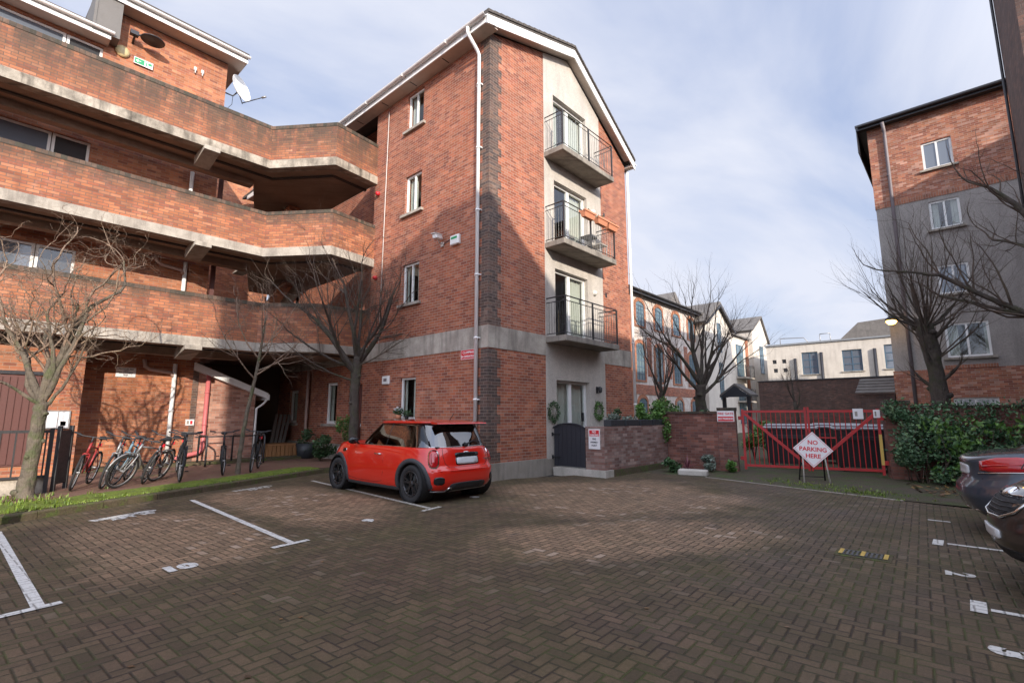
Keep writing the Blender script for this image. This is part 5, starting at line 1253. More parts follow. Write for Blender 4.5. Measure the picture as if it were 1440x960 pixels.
mb = MB(); mb.box(XW-.12,60,.9,13.45,7.851,8.0); mb.build('roof', M['roof_grey'], WB)
mb = MB(); mb.prism([(54,8.6,8.0),(54,6.6,9.9),(54,1.5,10.2),(54,1.5,8.0)], (8,0,0)); mb.build('slate_roof', M['slate'], WB)
for yy in (11.0,8.95,5.15): pipe(WB, 'downpipe', [(XW-.12,yy,7.0 if yy<10 else 6.6),(XW-.12,yy,0)], .12, M['dark_gutter'])
mb = MB(); 
for yy in (9.3,8.5): mb.tube([(52,yy,8.0),(52,yy,8.9)],.04,5)
mb.tube([(52,9.3,8.9),(52,8.5,8.9)],.04,5); mb.tube([(52,12.6,8.0),(52,12.6,8.8),(52,10.6,8.7),(52,10.2,8.1)],.05,5); mb.build('roof_rail', M['grey_metal'], WB)
DW = thing('dark_brick_wall', (40,8,0), 'long dark brown brick wall across the lane behind the gates', 'wall')
mb = MB(); mb.box(40,40.4,1.5,11.4,0,4.0); mb.build('wall', M['brick_far'], DW); mb = MB(); mb.box(39.95,40.45,1.45,11.45,4.001,4.08); mb.build('coping', M['dark_gutter'], DW)
SH = thing('slate_shed', (26,2.2,0), 'small lean-to with grey slate roof behind the right gate pillar', 'shed')
mb = MB(); mb.box(23.9,26.3,2.0,3.1,0,2.35); mb.build('wall', M['brick_far'], SH)
mb = MB()
for k in range(5): mb.prism([(23.75+.33*k,1.98,2.40+.13*k),(24.12+.33*k,1.98,2.40+.13*k+.10),(24.12+.33*k,1.98,2.43+.13*k+.10),(23.75+.33*k,1.98,2.43+.13*k)], (0,1.25,0))
mb.build('roof', M['slate'], SH)
t = thing('street_lamp', (23.94,1.80,4.95-5.45), 'lit orange lamp on a short arm at the corner of the grey block', 'street lamp')
mb = MB(); mb.tube([(.05,0,5.5),(-.1,.0,5.66),(-.45,0,5.68)],[.03,.03,.025],8); mb.build('post', M['dark_gutter'], t, world=False)
mb = MB(); mb.lathe([(0,.02),(.16,.03),(.2,.08),(.1,.16),(0,.18)], (-.62,0,5.55), n=16); mb.build('lamp_head', M['dark_gutter'], t, world=False)
mb = MB(); mb.lathe([(0,-.14),(.10,-.12),(.17,-.03),(.16,.02),(0,.02)], (-.62,0,5.55), n=16); mb.build('lamp', M['lamp_on'], t, world=False)

# ================================================================== IVY & SHRUB ON THE RIGHT
Mi = Matrix.Translation((15.60,1.1,0)) @ Matrix.Rotation(RZ,4,'Z')
t = thing('ivy_shrub', (15.0,.2,0), 'dense dark green ivy and shrub mass filling the bed right of the gate', 'shrub')
mb = MB(); cl = []
for _ in range(150):
    s_ = rnd.uniform(-3.6,.35); h = rnd.random()**.8; top = 1.50 + .16*math.sin(s_*3+1) + .12*math.sin(s_*7.3) + rnd.uniform(-.1,.1) - (.35 if s_ < -1.6 else 0)
    depth = .35 + 1.05*(1-h)**.7*(1.0 if s_ > -2.2 else .55)
    
    if h > .62 and s_ < -1.1 and rnd.random() < .75: continue
    cl.append((-rnd.uniform(.0,depth), s_, h*top))
for (dx, dy, dz) in cl:
    c = Mi @ Vector((dx,dy,dz)); r_ = rnd.uniform(.14,.30)
    for _ in range(int(95*r_/.2)):
        d = Vector((rnd.gauss(0,1),rnd.gauss(0,1),rnd.gauss(0,1))).normalized()*r_*rnd.uniform(.55,1.05)
        p = c + d
        if p.z < 0: continue
        leaf(mb, p, rnd.uniform(.05,.115), .5)
mb.build('foliage', M['leaf_ivy'], t)
mb = MB()
for _ in range(45):
    c = Mi @ Vector((-rnd.uniform(.2,.9), rnd.uniform(-3.0,.2), 0)); q = c; pts = [q.copy()]
    for k in range(4): q = q + Vector((rnd.gauss(.03,.10),rnd.gauss(0,.12),rnd.uniform(.2,.4))); pts.append(q.copy())
    mb.tube(pts,[.012,.01,.008,.006,.004],4)
mb.build('stems', M['twig'], t)
mb = MB(); 
for _ in range(700): 
    p = Mi @ Vector((rnd.uniform(-.35,.2), rnd.uniform(-3.4,.5), 1.72+rnd.gauss(0,.06))); leaf(mb, p, rnd.uniform(.05,.09), .8)
for _ in range(1100):
    s_ = rnd.choice((-1.9,-2.6,-3.1,-1.3))+rnd.gauss(0,.22); p = Mi @ Vector((-rnd.uniform(.15,.28), s_, rnd.uniform(.3,1.7))); leaf(mb, p, rnd.uniform(.05,.09), .2)
mb.build('ivy_fringe', M['leaf_ivy'], t)
mb = MB()
for _ in range(26):
    c = Mi @ Vector((-rnd.uniform(.5,1.45), rnd.uniform(-3.0,.2), rnd.uniform(.2,1.3)))
    for k in range(26): leaf(mb, c+Vector((rnd.gauss(0,.11),rnd.gauss(0,.11),rnd.gauss(.05,.11))), rnd.uniform(.07,.15), .7)
mb.build('foliage', M['leaf_green'], t)
mb = MB()
for _ in range(420):
    p = Mi @ Vector((-rnd.uniform(.9,2.6)-abs(rnd.gauss(0,.3)), rnd.uniform(-3.6,.4), .015)); s_ = rnd.uniform(.03,.07); a = rnd.uniform(0,6.28); u = Vector((math.cos(a),math.sin(a),rnd.gauss(0,.25)))*s_; v_ = Vector((-math.sin(a),math.cos(a),rnd.gauss(0,.25)))*s_*.6
    mb.add([tuple(p-u),tuple(p-v_),tuple(p+u),tuple(p+v_)],[(0,1,2,3)])
for _ in range(160):
    p = Vector((rnd.uniform(.2,8), rnd.uniform(1,12), .008)) if rnd.random() < .35 else Vector((rnd.gauss(1.2,.8), rnd.gauss(11.6,.5), .16)); s_ = rnd.uniform(.012,.03); a = rnd.uniform(0,6.28); u = Vector((math.cos(a),math.sin(a),.1))*s_; v_ = Vector((-math.sin(a),math.cos(a),.05))*s_*.6
    mb.add([tuple(p-u),tuple(p-v_),tuple(p+u),tuple(p+v_)],[(0,1,2,3)])
mb.build('fallen_leaves', M['leaf_brown'], kind='stuff')
# ================================================================== TREES
def grow(tw, th, p, d, ln, r, depth, P):
    """recursive branch: th collects thick limbs, tw twigs"""
    n = P['seg'][min(depth, len(P['seg'])-1)]; pts = [p.copy()]; rad = [r]; q = p.copy(); dd = d.copy()
    r1 = r*P['taper']
    for i in range(n):
        dd = (dd + Vector((rnd.gauss(0,1),rnd.gauss(0,1),rnd.gauss(0,1)))*P['wob'][min(depth,len(P['wob'])-1)] + Vector((0,0,1))*P['up'][min(depth,len(P['up'])-1)]).normalized()
        q = q + dd*ln/n; pts.append(q.copy()); rad.append((r+(r1-r)*(i+1)/n)*(rnd.uniform(.86,1.16) if depth < 2 else 1))
    (th if r > P['thick'] else tw).tube(pts, rad, 7 if r > P['thick'] else 4 if r > .006 else 3, cap=(depth > 1), smooth=True)
    if depth >= P['depth']: return
    k = P['kids'][min(depth,len(P['kids'])-1)]
    for c in range(k):
        f = rnd.uniform(P.get('from',.35), 1.0) if c else 1.0
        idx = min(n, max(1, int(round(f*n)))); b = pts[idx]; base = (pts[idx]-pts[idx-1]).normalized()
        ax = base.orthogonal().normalized(); ax = Matrix.Rotation(rnd.uniform(0,2*PI),3,base) @ ax
        an = P['angle'][min(depth,len(P['angle'])-1)]*rnd.uniform(.6,1.3)*(.45 if c == 0 else 1)
        nd = Matrix.Rotation(an,3,ax) @ base
        grow(tw, th, b, nd, ln*P['len']*rnd.uniform(.75,1.2), rad[idx]*(P['rk'] if c else .85), depth+1, P)
def tree(name, loc, label, trunk_pts, trunk_r, limbs, P, bark='bark', twig='twig', seed=1):
    global rnd
    keep = rnd; rnd = random.Random(seed)
    t = thing(name, loc, label, 'tree'); tr = MB(); th = MB(); tw = MB()
    tp = [Vector(q) for q in trunk_pts]
    q_, r_ = [], []
    for i in range(len(tp)-1):
        for k in range(5):
            f = k/5; q_.append(tp[i].lerp(tp[i+1], f) + Vector((rnd.gauss(0,1),rnd.gauss(0,1),0))*trunk_r[i]*.05); r_.append((trunk_r[i]+(trunk_r[i+1]-trunk_r[i])*f)*rnd.uniform(.93,1.09))
    q_.append(tp[-1]); r_.append(trunk_r[-1]); tr.tube(q_, r_, 14)
    for _ in range(9):      # knots and pruning scars
        k = rnd.randrange(4, len(q_)-1); a = rnd.uniform(0, 2*PI); d = Vector((math.cos(a), math.sin(a), .25)); b = q_[k]+d*r_[k]*.75
        tr.tube([b, b+d*r_[k]*.35, b+d*r_[k]*.55], [r_[k]*.42, r_[k]*.36, r_[k]*.2], 8)
    for (i, d, ln, r) in limbs:
        i0 = int(i); f = i-i0; b = tp[i0] if i0 >= len(tp)-1 else tp[i0].lerp(tp[i0+1], f)
        grow(tw, th, b.copy(), Vector(d).normalized(), ln, r, 0, P)
    tr.build('trunk', M[bark], t, world=False)
    if th.v: th.build('limbs', M[bark], t, world=False)
    tw.build('twigs', M[twig], t, world=False)
    rnd = keep; return t
# curly tree by the kerb (left)
PC = dict(seg=[8,7,6,6,5],wob=[.17,.28,.40,.48,.5],up=[.12,.12,.10,.06,.04],taper=.55,depth=4,kids=[5,5,4,4],angle=[.6,.8,.95,1.0],len=.60,rk=.50,thick=.028)
tree('curly_tree', (.93,12.15,.12), 'bare tree with curly twisted branches by the kerb at the far left',
     [(0,0,-.1),(.0,0,.1),(.03,.03,.8),(.05,.05,1.4),(.06,.06,1.62)], [.175,.125,.105,.10,.095],
     [(4,(-.32,.2,1),1.75,.062),(4,(.12,-.12,1),1.95,.07),(4,(.36,-.2,1),1.75,.055),(3.6,(-.6,.4,.9),1.3,.042),(4,(.05,.4,1),1.6,.05),(3.5,(.75,-.3,.8),1.2,.032),(4,(-.15,-.4,1),1.6,.045),(3.8,(-.9,-.1,.7),1.2,.03)], PC, seed=5, twig='twig_pale')
# slim tree
PS = dict(seg=[6,6,5,5],wob=[.12,.20,.26,.3],up=[.05,.06,.06,.05],taper=.45,depth=3,kids=[6,5,3],angle=[.7,.75,.8],len=.55,rk=.55,thick=.03)
tree('slim_tree', (4.70,13.2,.12), 'slim bare tree with spreading twigs in the moss strip before the pipes',
     [(0,0,-.1),(.02,.02,.4),(.05,0,.9),(.12,.04,1.5),(.24,.05,2.2),(.30,.05,2.7),(.38,.1,3.3),(.42,.1,3.9)], [.065,.052,.05,.045,.04,.036,.028,.018],
     [(4.2,(-1.0,-.5,.75),1.5,.026),(4.6,(1.0,.1,.45),1.6,.026),(4.4,(.6,-.8,.5),1.3,.022),(5.2,(-.8,.4,.9),1.4,.022),(5.6,(.9,.3,.9),1.2,.02),(6.0,(-.4,-.6,1),1.1,.018),(6.8,(.3,.3,1),.9,.014),(7,(-.2,.1,1),.9,.014),(5.0,(.2,-1.0,.55),1.3,.02)], PS, seed=8, twig='twig_pale')
# big tree by the building
PB = dict(seg=[8,7,6,5],wob=[.07,.12,.18,.22],up=[.04,.04,.05,.05],taper=.42,depth=3,kids=[8,6,4],angle=[.62,.7,.75],len=.55,rk=.42,thick=.03)
tree('large_bare_tree', (7.55,12.9,.1), 'large bare mossy tree between the red hatchback and the brick side wall',
     [(0,0,-.1),(0,0,.2),(.03,.02,1.2),(-.02,0,2.1),(.02,.02,2.6),(.06,0,3.1)], [.17,.145,.13,.135,.14,.12],
     [(4,(-.60,.35,.95),2.6,.09),(4.6,(-.05,.1,1),2.4,.085),(4.5,(.60,-.55,1),2.3,.08),(4,(-1.0,-.2,.7),2.6,.06),(5,(.25,.5,1),2.0,.06),(4.8,(-.35,-.5,1),2.3,.055),(4.2,(-1.0,.15,.35),2.2,.04),(5,(.3,-.9,1),2.0,.05),(3.6,(-1,.4,.15),1.9,.032),(4.6,(-.2,-1,.6),1.9,.045),(4.4,(.2,-1,.35),1.6,.03)], PB, bark='bark_dark', seed=14)
PF = dict(seg=[6,6,5,5],wob=[.06,.08,.12,.14],up=[.09,.08,.07,.05],taper=.4,depth=3,kids=[6,5,4],angle=[.5,.55,.6],len=.62,rk=.5,thick=.035)
tree('bare_tree', (20.6,8.1,0), 'bare many branched tree in front of the mill, right of two',
     [(0,0,0),(.05,0,1.0),(0,.05,2.2),(0,0,2.8)], [.26,.22,.2,.19],
     [(3,(.1,.2,1),2.6,.12),(3,(-.6,.4,1),2.4,.10),(2.5,(.6,-.5,1),2.4,.10),(2.8,(-.3,-.6,1),2.2,.09),(2.2,(.8,-.9,.8),2.4,.08),(2.4,(-.8,.9,.8),2.2,.08),(3,(.3,-.2,1.2),2.6,.09)], PF, bark='bark_dark', seed=21)
tree('bare_tree', (20.0,9.6,0), 'smaller bare twiggy tree in front of the mill, left of two',
     [(0,0,0),(.05,0,1.0),(.1,.05,2.0),(.1,0,2.5)], [.17,.15,.13,.12],
     [(3,(.1,.2,1),1.9,.07),(3,(-.5,.4,1),1.7,.06),(2.5,(.5,-.5,1),1.7,.06),(2.2,(-.3,-.6,1),1.6,.05),(2.0,(.6,.6,.8),1.5,.05)], PF, bark='bark_dark', seed=24)
tree('bare_tree', (27.5,6.2,0), 'small ivy clad tree standing before the dark brick wall',
     [(0,0,0),(.05,0,1.2),(.1,.05,2.2)], [.12,.1,.08],
     [(2,(.1,.2,1),1.2,.05),(2,(-.5,.4,1),1.0,.04),(1.5,(.5,-.5,1),1.0,.04)], PF, bark='bark_dark', seed=29)
# pollarded tree by the ivy wall
PP_ = dict(seg=[6,6,5],wob=[.05,.09,.12],up=[.10,.08,.05],taper=.35,depth=2,kids=[6,4],angle=[.40,.5],len=.6,rk=.45,thick=.03)
lim = []
rr_ = random.Random(3)
for i in range(34):
    a = rr_.uniform(0,6.28); e = rr_.uniform(.15,1.3)
    lim.append((rr_.choice((2.6,3,3.5,4,4,4)), (math.cos(a)*math.cos(e), math.sin(a)*math.cos(e), math.sin(e)), rr_.uniform(1.4,2.3), rr_.uniform(.018,.034)))
tree('pollarded_tree', (17.8,.48,0), 'mossy pollarded tree with a crown of thin shoots behind the ivy wall',
     [(0,0,0),(.0,.0,1.2),(.02,.04,2.2),(.0,.08,3.0),(-.02,.16,3.9),(-.02,.22,4.15)], [.25,.23,.185,.18,.21,.14], lim+[(4,(0,.9,.45),.8,.09),(3.6,(0,-.8,.6),.8,.07),(2.2,(-.1,-.8,.7),.7,.07),(2,(-.1,.8,.5),.7,.06)], PP_, bark='bark_dark', seed=31)
# tree out of frame on the right whose limbs reach into view
PL = dict(seg=[9,7,6,5],wob=[.07,.13,.18,.2],up=[.0,.07,.09,.05],taper=.38,depth=3,kids=[9,6,4],angle=[.7,.75,.7],len=.42,rk=.42,thick=.03)
tree('overhanging_tree', (12.6,-2.1,0), 'bare tree whose long limbs reach in from the right edge',
     [(0,0,0),(0,.0,1.5),(0,.15,2.8),(0,.45,3.6)], [.24,.2,.17,.14],
     [(1.8,(0,.88,.62),2.7,.085),(2.3,(.1,.95,.30),2.2,.05),(3,(.0,.40,1.0),2.4,.08),(3,(.1,.1,1),2.3,.06),(3,(-.5,-.3,1),2.5,.07),(3,(.9,.2,.8),2.5,.06)], PL, bark='bark_dark', seed=37)
# ================================================================== FENCE, RACK, PALLET
t = thing('metal_railing', (-.5,12.6,.12), 'black metal railing with low concrete base beside the curly tree', 'railing')
mb = MB(); mb.box(-3.0,1.75,-.02,.02,1.08,1.13); mb.box(-3.0,1.75,-.02,.02,.28,.32)
for i in range(24): mb.box(-2.95+i*.2-.012,-2.95+i*.2+.012,-.011,.011,.32,1.08)
mb.build('bars', M['blackmetal'], t, world=False)
for x in (-1.2,.3,1.72): mb = MB(); mb.box(x-.03,x+.03,-.03,.03,0,1.16); mb.build('post', M['blackmetal'], t, world=False)
mb = MB(); mb.box(-3.2,1.7,.04,.24,-.1,.28); mb.build('base_wall', M['concrete_dirty'], t, world=False)
t = thing('railing_gate', (1.45,12.95,.12), 'narrow black metal gate panel standing between the railing and the first bicycle', 'gate', rz=R(62))
mb = MB(); mb.box(-.2,.2,-.02,.02,.12,1.12); mb.build('panel', M['blackmetal'], t, world=False); mb = MB(); mb.box(-.26,-.2,-.03,.03,0,1.2); mb.build('post', M['blackmetal'], t, world=False); mb = MB(); mb.box(.2,.26,-.03,.03,0,1.2); mb.build('post', M['blackmetal'], t, world=False)
t = thing('bicycle_rack', (5.85,16.1,.13), 'black tube bicycle rack against the pink brick wall', 'bicycle rack')
for x in (-1.1,-.2,.45):
    mb = MB(); mb.tube([(x,.35,0),(x,.35,.75),(x,.28,.82),(x,-.28,.82),(x,-.35,.75),(x,-.35,0)],.028,8); mb.build('hoop', M['blackmetal'], t, world=False)
mb = MB(); mb.tube([(-1.2,.35,.78),(.5,.35,.78)],.02,8); mb.build('rail', M['blackmetal'], t, world=False)
t = thing('timber_pallet', (7.45,17.6,.12), 'orange timber pallet box standing in the dark passage', 'pallet', rz=R(6))
mb = MB()
for i in range(7): mb.box(-.5+i*.145,-.38+i*.145,-.4,-.37,.04,.40)
mb.build('slats', M['wood'], t, world=False); mb = MB(); mb.box(-.55,.55,-.42,.42,.401,.46); mb.build('top', M['wood'], t, world=False)
mb = MB()
for x in (-.5,0,.5): mb.box(x-.04,x+.04,-.36,.36,0,.40)
mb.build('frame', M['wood'], t, world=False)
for i in range(4):
    t = thing('plank', (7.45+.13*i,18.2,.14), ['weathered grey plank leaning behind the pallet, leftmost','weathered grey plank leaning behind the pallet, second from the left','weathered grey plank leaning behind the pallet, third from the left','weathered grey plank leaning behind the pallet, rightmost'][i], 'plank', 'planks leaning in the passage')
    mb = MB(); mb.M = Matrix.Rotation(R(12+i),4,'Y') @ Matrix.Rotation(R(-12),4,'X'); mb.box(-.05,.05,-.02,.02,0,1.5); mb.M = None; mb.build('board', M['clad'], t, world=False)
# bollard at the left edge
t = thing('bollard', (.35,9.55,0), 'pale rusty bollard post at the left edge of the kerb', 'bollard'); mb = MB(); mb.lathe([(0,.0),(.07,0),(.07,.42),(.055,.50),(0,.53)], n=18); mb.build('post', M['stone_pale'], t, world=False)
# ================================================================== CARS
class Shell:
    """car body as stacked horizontal outlines. levels: (z, x_rear, x_front, half_width, n_rear, n_front)"""
    def __init__(s, levels, ztop): s.L = levels; s.zt = ztop; s.z0 = levels[0][0]; s.z1 = levels[-1][0]
    def par(s, z):
        L = s.L
        if z <= L[0][0]: return L[0][1:]
        for a, b in zip(L, L[1:]):
            if z <= b[0]:
                t = (z-a[0])/(b[0]-a[0]); return tuple(a[i]+(b[i]-a[i])*t for i in range(1,6))
        return L[-1][1:]
    def pt(s, th, zl, k=1.0):
        """point on outline at nominal level zl, angle th (0 = rear centre, pi = front centre, positive = left)"""
        xr, xf, w, nr, nf = s.par(zl); cx = (xr+xf)/2; a = (xf-xr)/2
        c, sn = -math.cos(th), math.sin(th); n = nr if c < 0 else nf
        x = cx + a*k*math.copysign(abs(c)**(2/n), c); y = w*k*math.copysign(abs(sn)**(2/n), sn)
        f = (zl-s.z0)/(s.z1-s.z0); zt = s.zt(x)
        return Vector((x, y, s.z0+(zt-s.z0)*f))
    def mesh(s, N=96, cap=True, crown=.03, bottom=True):
        mb = MB(); vs = []; lv = []
        for a, b in zip(s.L, s.L[1:]):
            m = max(1, int((b[0]-a[0])/.045)); lv += [a[0]+(b[0]-a[0])*i/m for i in range(m)]
        lv.append(s.L[-1][0]); th = []
        for i in range(N):
            u = 2*PI*i/N; th.append(u + .32*math.sin(4*u)*-.5)
        for z in lv: vs += [tuple(s.pt(t, z)) for t in th]
        R_ = len(lv); ks = [.985,.95,.88,.75,.55,.3,.12] if cap else []
        for k in ks:
            for t in th:
                p = s.pt(t, s.L[-1][0], k); h = .012*min(1,(1-k)*30)
                p.z += crown*(1-k**2) + h*0; vs.append(tuple(p))
        R2 = R_+len(ks)
        fs = [(i*N+j, i*N+(j+1)%N, (i+1)*N+(j+1)%N, (i+1)*N+j) for i in range(R2-1) for j in range(N)]
        if cap: fs.append(tuple((R2-1)*N+j for j in range(N)))
        if bottom: fs.append(tuple(range(N))[::-1])
        mb.add(vs, fs, True); return mb
    def at(s, x, z, side):
        """surface frame near world x, z on the given side; side: 'L','R' (flanks), search by angle"""
        lo, hi = 0.02, PI-.02
        zl = s.inv(x, z)
        for _ in range(40):
            m = (lo+hi)/2
            if s.pt(m, zl).x < x: lo = m
            else: hi = m
        th = (lo+hi)/2
        return th if side == 'L' else -th, zl
    def aty(s, y, z, end):
        lo, hi = (0, PI*.5) if end == 'rear' else (PI, PI*.5)
        x0 = s.pt(0 if end == 'rear' else PI, z).x; zl = s.inv(x0, z)
        for _ in range(40):
            m = (lo+hi)/2
            if s.pt(m, zl).y < abs(y): lo = m
            else: hi = m
        th = (lo+hi)/2
        return (th if y >= 0 else -th), zl
    def inv(s, x, z):
        zt = s.zt(x); return s.z0+(z-s.z0)/(zt-s.z0)*(s.z1-s.z0)
    def nrm(s, th, zl):
        e = .004; a = s.pt(th+e, zl)-s.pt(th-e, zl); b = s.pt(th, zl+e)-s.pt(th, zl-e)
        n = a.cross(b)
        p = s.pt(th, zl); c = Vector(((s.par(zl)[0]+s.par(zl)[1])/2, 0, p.z))
        n.normalize()
        if n.dot(p-c) < 0: n = -n
        return n
    def walk(s, th, zl, du, dz):
        """move du along the outline (towards front on L) and dz up"""
        n = max(2, int(abs(du)/.015)+1); zl = zl+dz
        for _ in range(n):
            e = .003; v = (s.pt(th+e, zl)-s.pt(th-e, zl)).length/(2*e); th += du/n/max(v,.05)
        return th, zl
    def patch(s, mb, th, zl, outline, h=.006, rings=5, dome=.0, lift=.002):
        """conformal raised patch; outline = list of (du,dz)"""
        N = len(outline); vs = []; ks = [1.0, 1.0]+[1-(i+1)/rings for i in range(rings-1)]
        for r_, k in enumerate(ks):
            for (du, dz) in outline:
                t, z = s.walk(th, zl, du*k, dz*k); p = s.pt(t, z); n = s.nrm(t, z)
                off = -.01 if r_ == 0 else h+dome*(1-k*k)
                vs.append(tuple(p+n*off))
        t, z = th, zl; vs.append(tuple(s.pt(t,z)+s.nrm(t,z)*(h+dome)))
        fs = [(i*N+j, i*N+(j+1)%N, (i+1)*N+(j+1)%N, (i+1)*N+j) for i in range(len(ks)-1) for j in range(N)]
        c = len(vs)-1; b = (len(ks)-1)*N
        fs += [(b+j, b+(j+1)%N, c) for j in range(N)]
        mb.add(vs, fs, True); return mb
    def line(s, mb, path, r=.004, off=.001):
        pts = [s.pt(t, z)+s.nrm(t, z)*off for (t, z) in path]; mb.tube(pts, r, 6); return mb
def sup(a, b, n=2.6, N=28, rot=0):
    o = []
    for i in range(N):
        t = 2*PI*i/N; c, s_ = math.cos(t), math.sin(t)
        x = a*math.copysign(abs(c)**(2/n), c); y = b*math.copysign(abs(s_)**(2/n), s_)
        o.append((x*math.cos(rot)-y*math.sin(rot), x*math.sin(rot)+y*math.cos(rot)))
    return o
def rrect(a, b, N=28): return sup(a, b, 7, N)
def boolean_cut(o, cutters):
    for c in cutters:
        m = o.modifiers.new('b', 'BOOLEAN'); m.operation = 'DIFFERENCE'; m.object = c; m.solver = 'EXACT'
    dg = bpy.context.evaluated_depsgraph_get(); dg.update()
    me = bpy.data.meshes.new_from_object(o.evaluated_get(dg)); old = o.data; o.modifiers.clear(); o.data = me; bpy.data.meshes.remove(old)
    for c in cutters:
        d = c.data; bpy.data.objects.remove(c); bpy.data.meshes.remove(d)
def wheel(root, x, y, r, wd, side, rimmat, spokes=5, double=True, name='wheel'):
    """y = outer face; side +1 left, -1 right"""
    t = bpy.data.objects.new(name, None); 
    mb = MB(); yo = y; yi = y - side*wd; ri = r*.70
    prof = [(ri, yi),(r*.93, yi),(r, yi+side*.02),(r, yo-side*.025),(r*.97, yo-side*.008),(r*.86, yo),(ri+.008, yo-side*.012),(ri, yo-side*.02)]
    mb.lathe([(a,b) for a,b in prof], (x,0,r), 'y', 40)
    ty = mb.build('wheel', M['tyre'], root, world=False)
    mb = MB(); mb.lathe([(ri+.001,yo-side*.016),(ri-.012,yo-side*.012),(ri-.022,yo-side*.035),(ri-.03,yi+side*.03),(0.02,yi+side*.04)], (x,0,r), 'y', 36)
    mb.build('rim_barrel', M['black'], ty, world=False)
    mb = MB(); n = spokes
    for k in range(n):
        a0 = 2*PI*k/n+.3
        for da in ((-.16,.16) if double else (0,)):
            a, b = a0+da*.5, a0+da*1.25; w_ = .016 if double else .03
            pts = []
            for (rr, aa, yy) in ((.05,a,-.02),(ri*.55,(a+b)/2,-.022),(ri-.012,b,-.012)): pts.append(Vector((x+rr*math.cos(aa), yo+side*yy, r+rr*math.sin(aa))))
            for p, q in zip(pts, pts[1:]):
                d = (q-p).normalized(); s_ = d.cross(Vector((0,1,0))).normalized()*w_
                mb.prism([p-s_, p+s_, q+s_, q-s_], (0,-side*.03,0))
    mb.lathe([(ri-.001,yo-side*.02),(ri-.004,yo-side*.006),(ri-.022,yo-side*.010),(ri-.03,yo-side*.03)], (x,0,r), 'y', 36)
    mb.lathe([(0,yo-side*.012),(.045,yo-side*.014),(.06,yo-side*.03),(.06,yo-side*.06)], (x,0,r), 'y', 20)
    mb.build('rim', rimmat, ty, world=False)
    mb = MB(); mb.lathe([(0,yi+side*.05),(ri*.72,yi+side*.05),(ri*.72,yi+side*.065),(0,yi+side*.065)], (x,0,r), 'y', 24); mb.build('brake_disc', M['grey_metal'], ty, world=False)
    bpy.data.objects.remove(t)
def arch(S, root, x, r, side, mat, w_=.07):
    mb = MB(); n = 26; vs = []
    for i in range(n+1):
        a = -.28+ (PI+.56)*i/n
        for (rr, off) in ((r,-.02),(r,.014),(r+w_*.5,.020),(r+w_,.010),(r+w_,-.02)):
            px, pz = x+rr*math.cos(a), .315+rr*math.sin(a)
            pz = max(pz, S.z0+.01)
            th, zl = S.at(px, pz, 'L' if side > 0 else 'R'); p = S.pt(th, zl); p.y += side*off; vs.append(tuple(p))
    fs = [(i*5+j, i*5+j+1, (i+1)*5+j+1, (i+1)*5+j) for i in range(n) for j in range(4)]
    mb.add(vs, fs, True); return mb.build('wheel_arch', mat, root, world=False)
def make_car(name, loc, rz, label, S, G, paint, wheels, wr, archmat, roof=None, opts={}):
    t = thing(name, loc, label, 'car', rz=rz)
    body = S.mesh(crown=opts.get('crown',.03)).build('body', paint, t, world=False)
    hw = S.par(.5)[2]; cut = []
    for wx in wheels:
        for sd in (-1,1):
            m = MB(); m.cyl((wx,sd*(hw-.33),wr+.01),(wx,sd*(hw+.3),wr+.01),wr+.045,40)
            c = bpy.data.objects.new('c', m.mesh('c', M['black'])); col.objects.link(c); c.parent = t; cut.append(c)
    bpy.context.view_layer.update()
    boolean_cut(body, cut)
    for wx in wheels:
        for sd in (-1,1):
            m = MB(); y0 = sd*(hw-.325); y1 = sd*(hw-.03)
            m.lathe([(0,y0),(wr+.042,y0),(wr+.042,y1)], (wx,0,wr+.01), 'y', 40); m.build('wheel_well', M['black'], t, world=False)
            wheel(t, wx, sd*(hw-.022), wr, .215, sd, opts.get('rim', M['alloy_black']), opts.get('spokes',5))
            arch(S, t, wx, wr+.04, sd, archmat, opts.get('archw',.07))
    mb = MB(); mb.box(S.L[0][1]+.1, S.L[0][2]-.1, -hw+.34, hw-.34, .16, .3); mb.build('underbody', M['black'], t, world=False)
    if G:
        G.mesh(cap=True, crown=.0, bottom=False).build('window_band', opts.get('glass', carglass), t, world=False)
    return t
# ---- red hatchback
ztop = lambda x: .93 + .035*max(0,min(1,(x-.45)/.4)) - (.14*((x-.85)/1.1)**2.0 if x > .85 else 0)
S1 = Shell([(.17,-1.66,1.78,.77,5.5,4.5),(.24,-1.80,1.88,.825,5.2,4.0),(.34,-1.86,1.93,.850,5.2,3.9),(.50,-1.875,1.945,.862,5.0,3.8),(.56,-1.868,1.94,.863,5.0,3.7),(.60,-1.82,1.92,.862,5.2,3.7),(.70,-1.80,1.90,.858,5.0,3.6),(.80,-1.775,1.86,.845,4.8,3.5),(.88,-1.75,1.80,.825,4.6,3.4),(.915,-1.735,1.77,.808,4.6,3.4),(.93,-1.72,1.74,.790,4.6,3.4)], ztop)
G1_ = Shell([(.93,-1.715,.86,.792,4.2,3.2),(1.10,-1.64,.62,.745,4.2,3.4),(1.25,-1.56,.36,.695,4.4,3.8),(1.345,-1.50,.19,.66,4.6,4.2)], lambda x: 1.345)
R1 = Shell([(1.338,-1.50,.20,.662,4.6,4.0),(1.355,-1.56,.225,.675,4.8,4.0),(1.375,-1.58,.22,.668,4.8,4.0),(1.385,-1.56,.19,.645,4.8,4.0)], lambda x: 1.385 - (.02*((x+.6)/.9)**2))
car = make_car('red_hatchback', (6.34, 8.67, 0), R(90), 'glossy orange red three door hatchback with black wheels parked against the gable block', S1, G1_, M['car_red'], (-1.2475,1.2475), .315, M['cladding'], opts=dict(archw=.075, crown=.05)); car.scale = (1.01,1.01,1.02)
rf = R1.mesh(crown=.035).build('roof', M['car_red'], car, world=False)
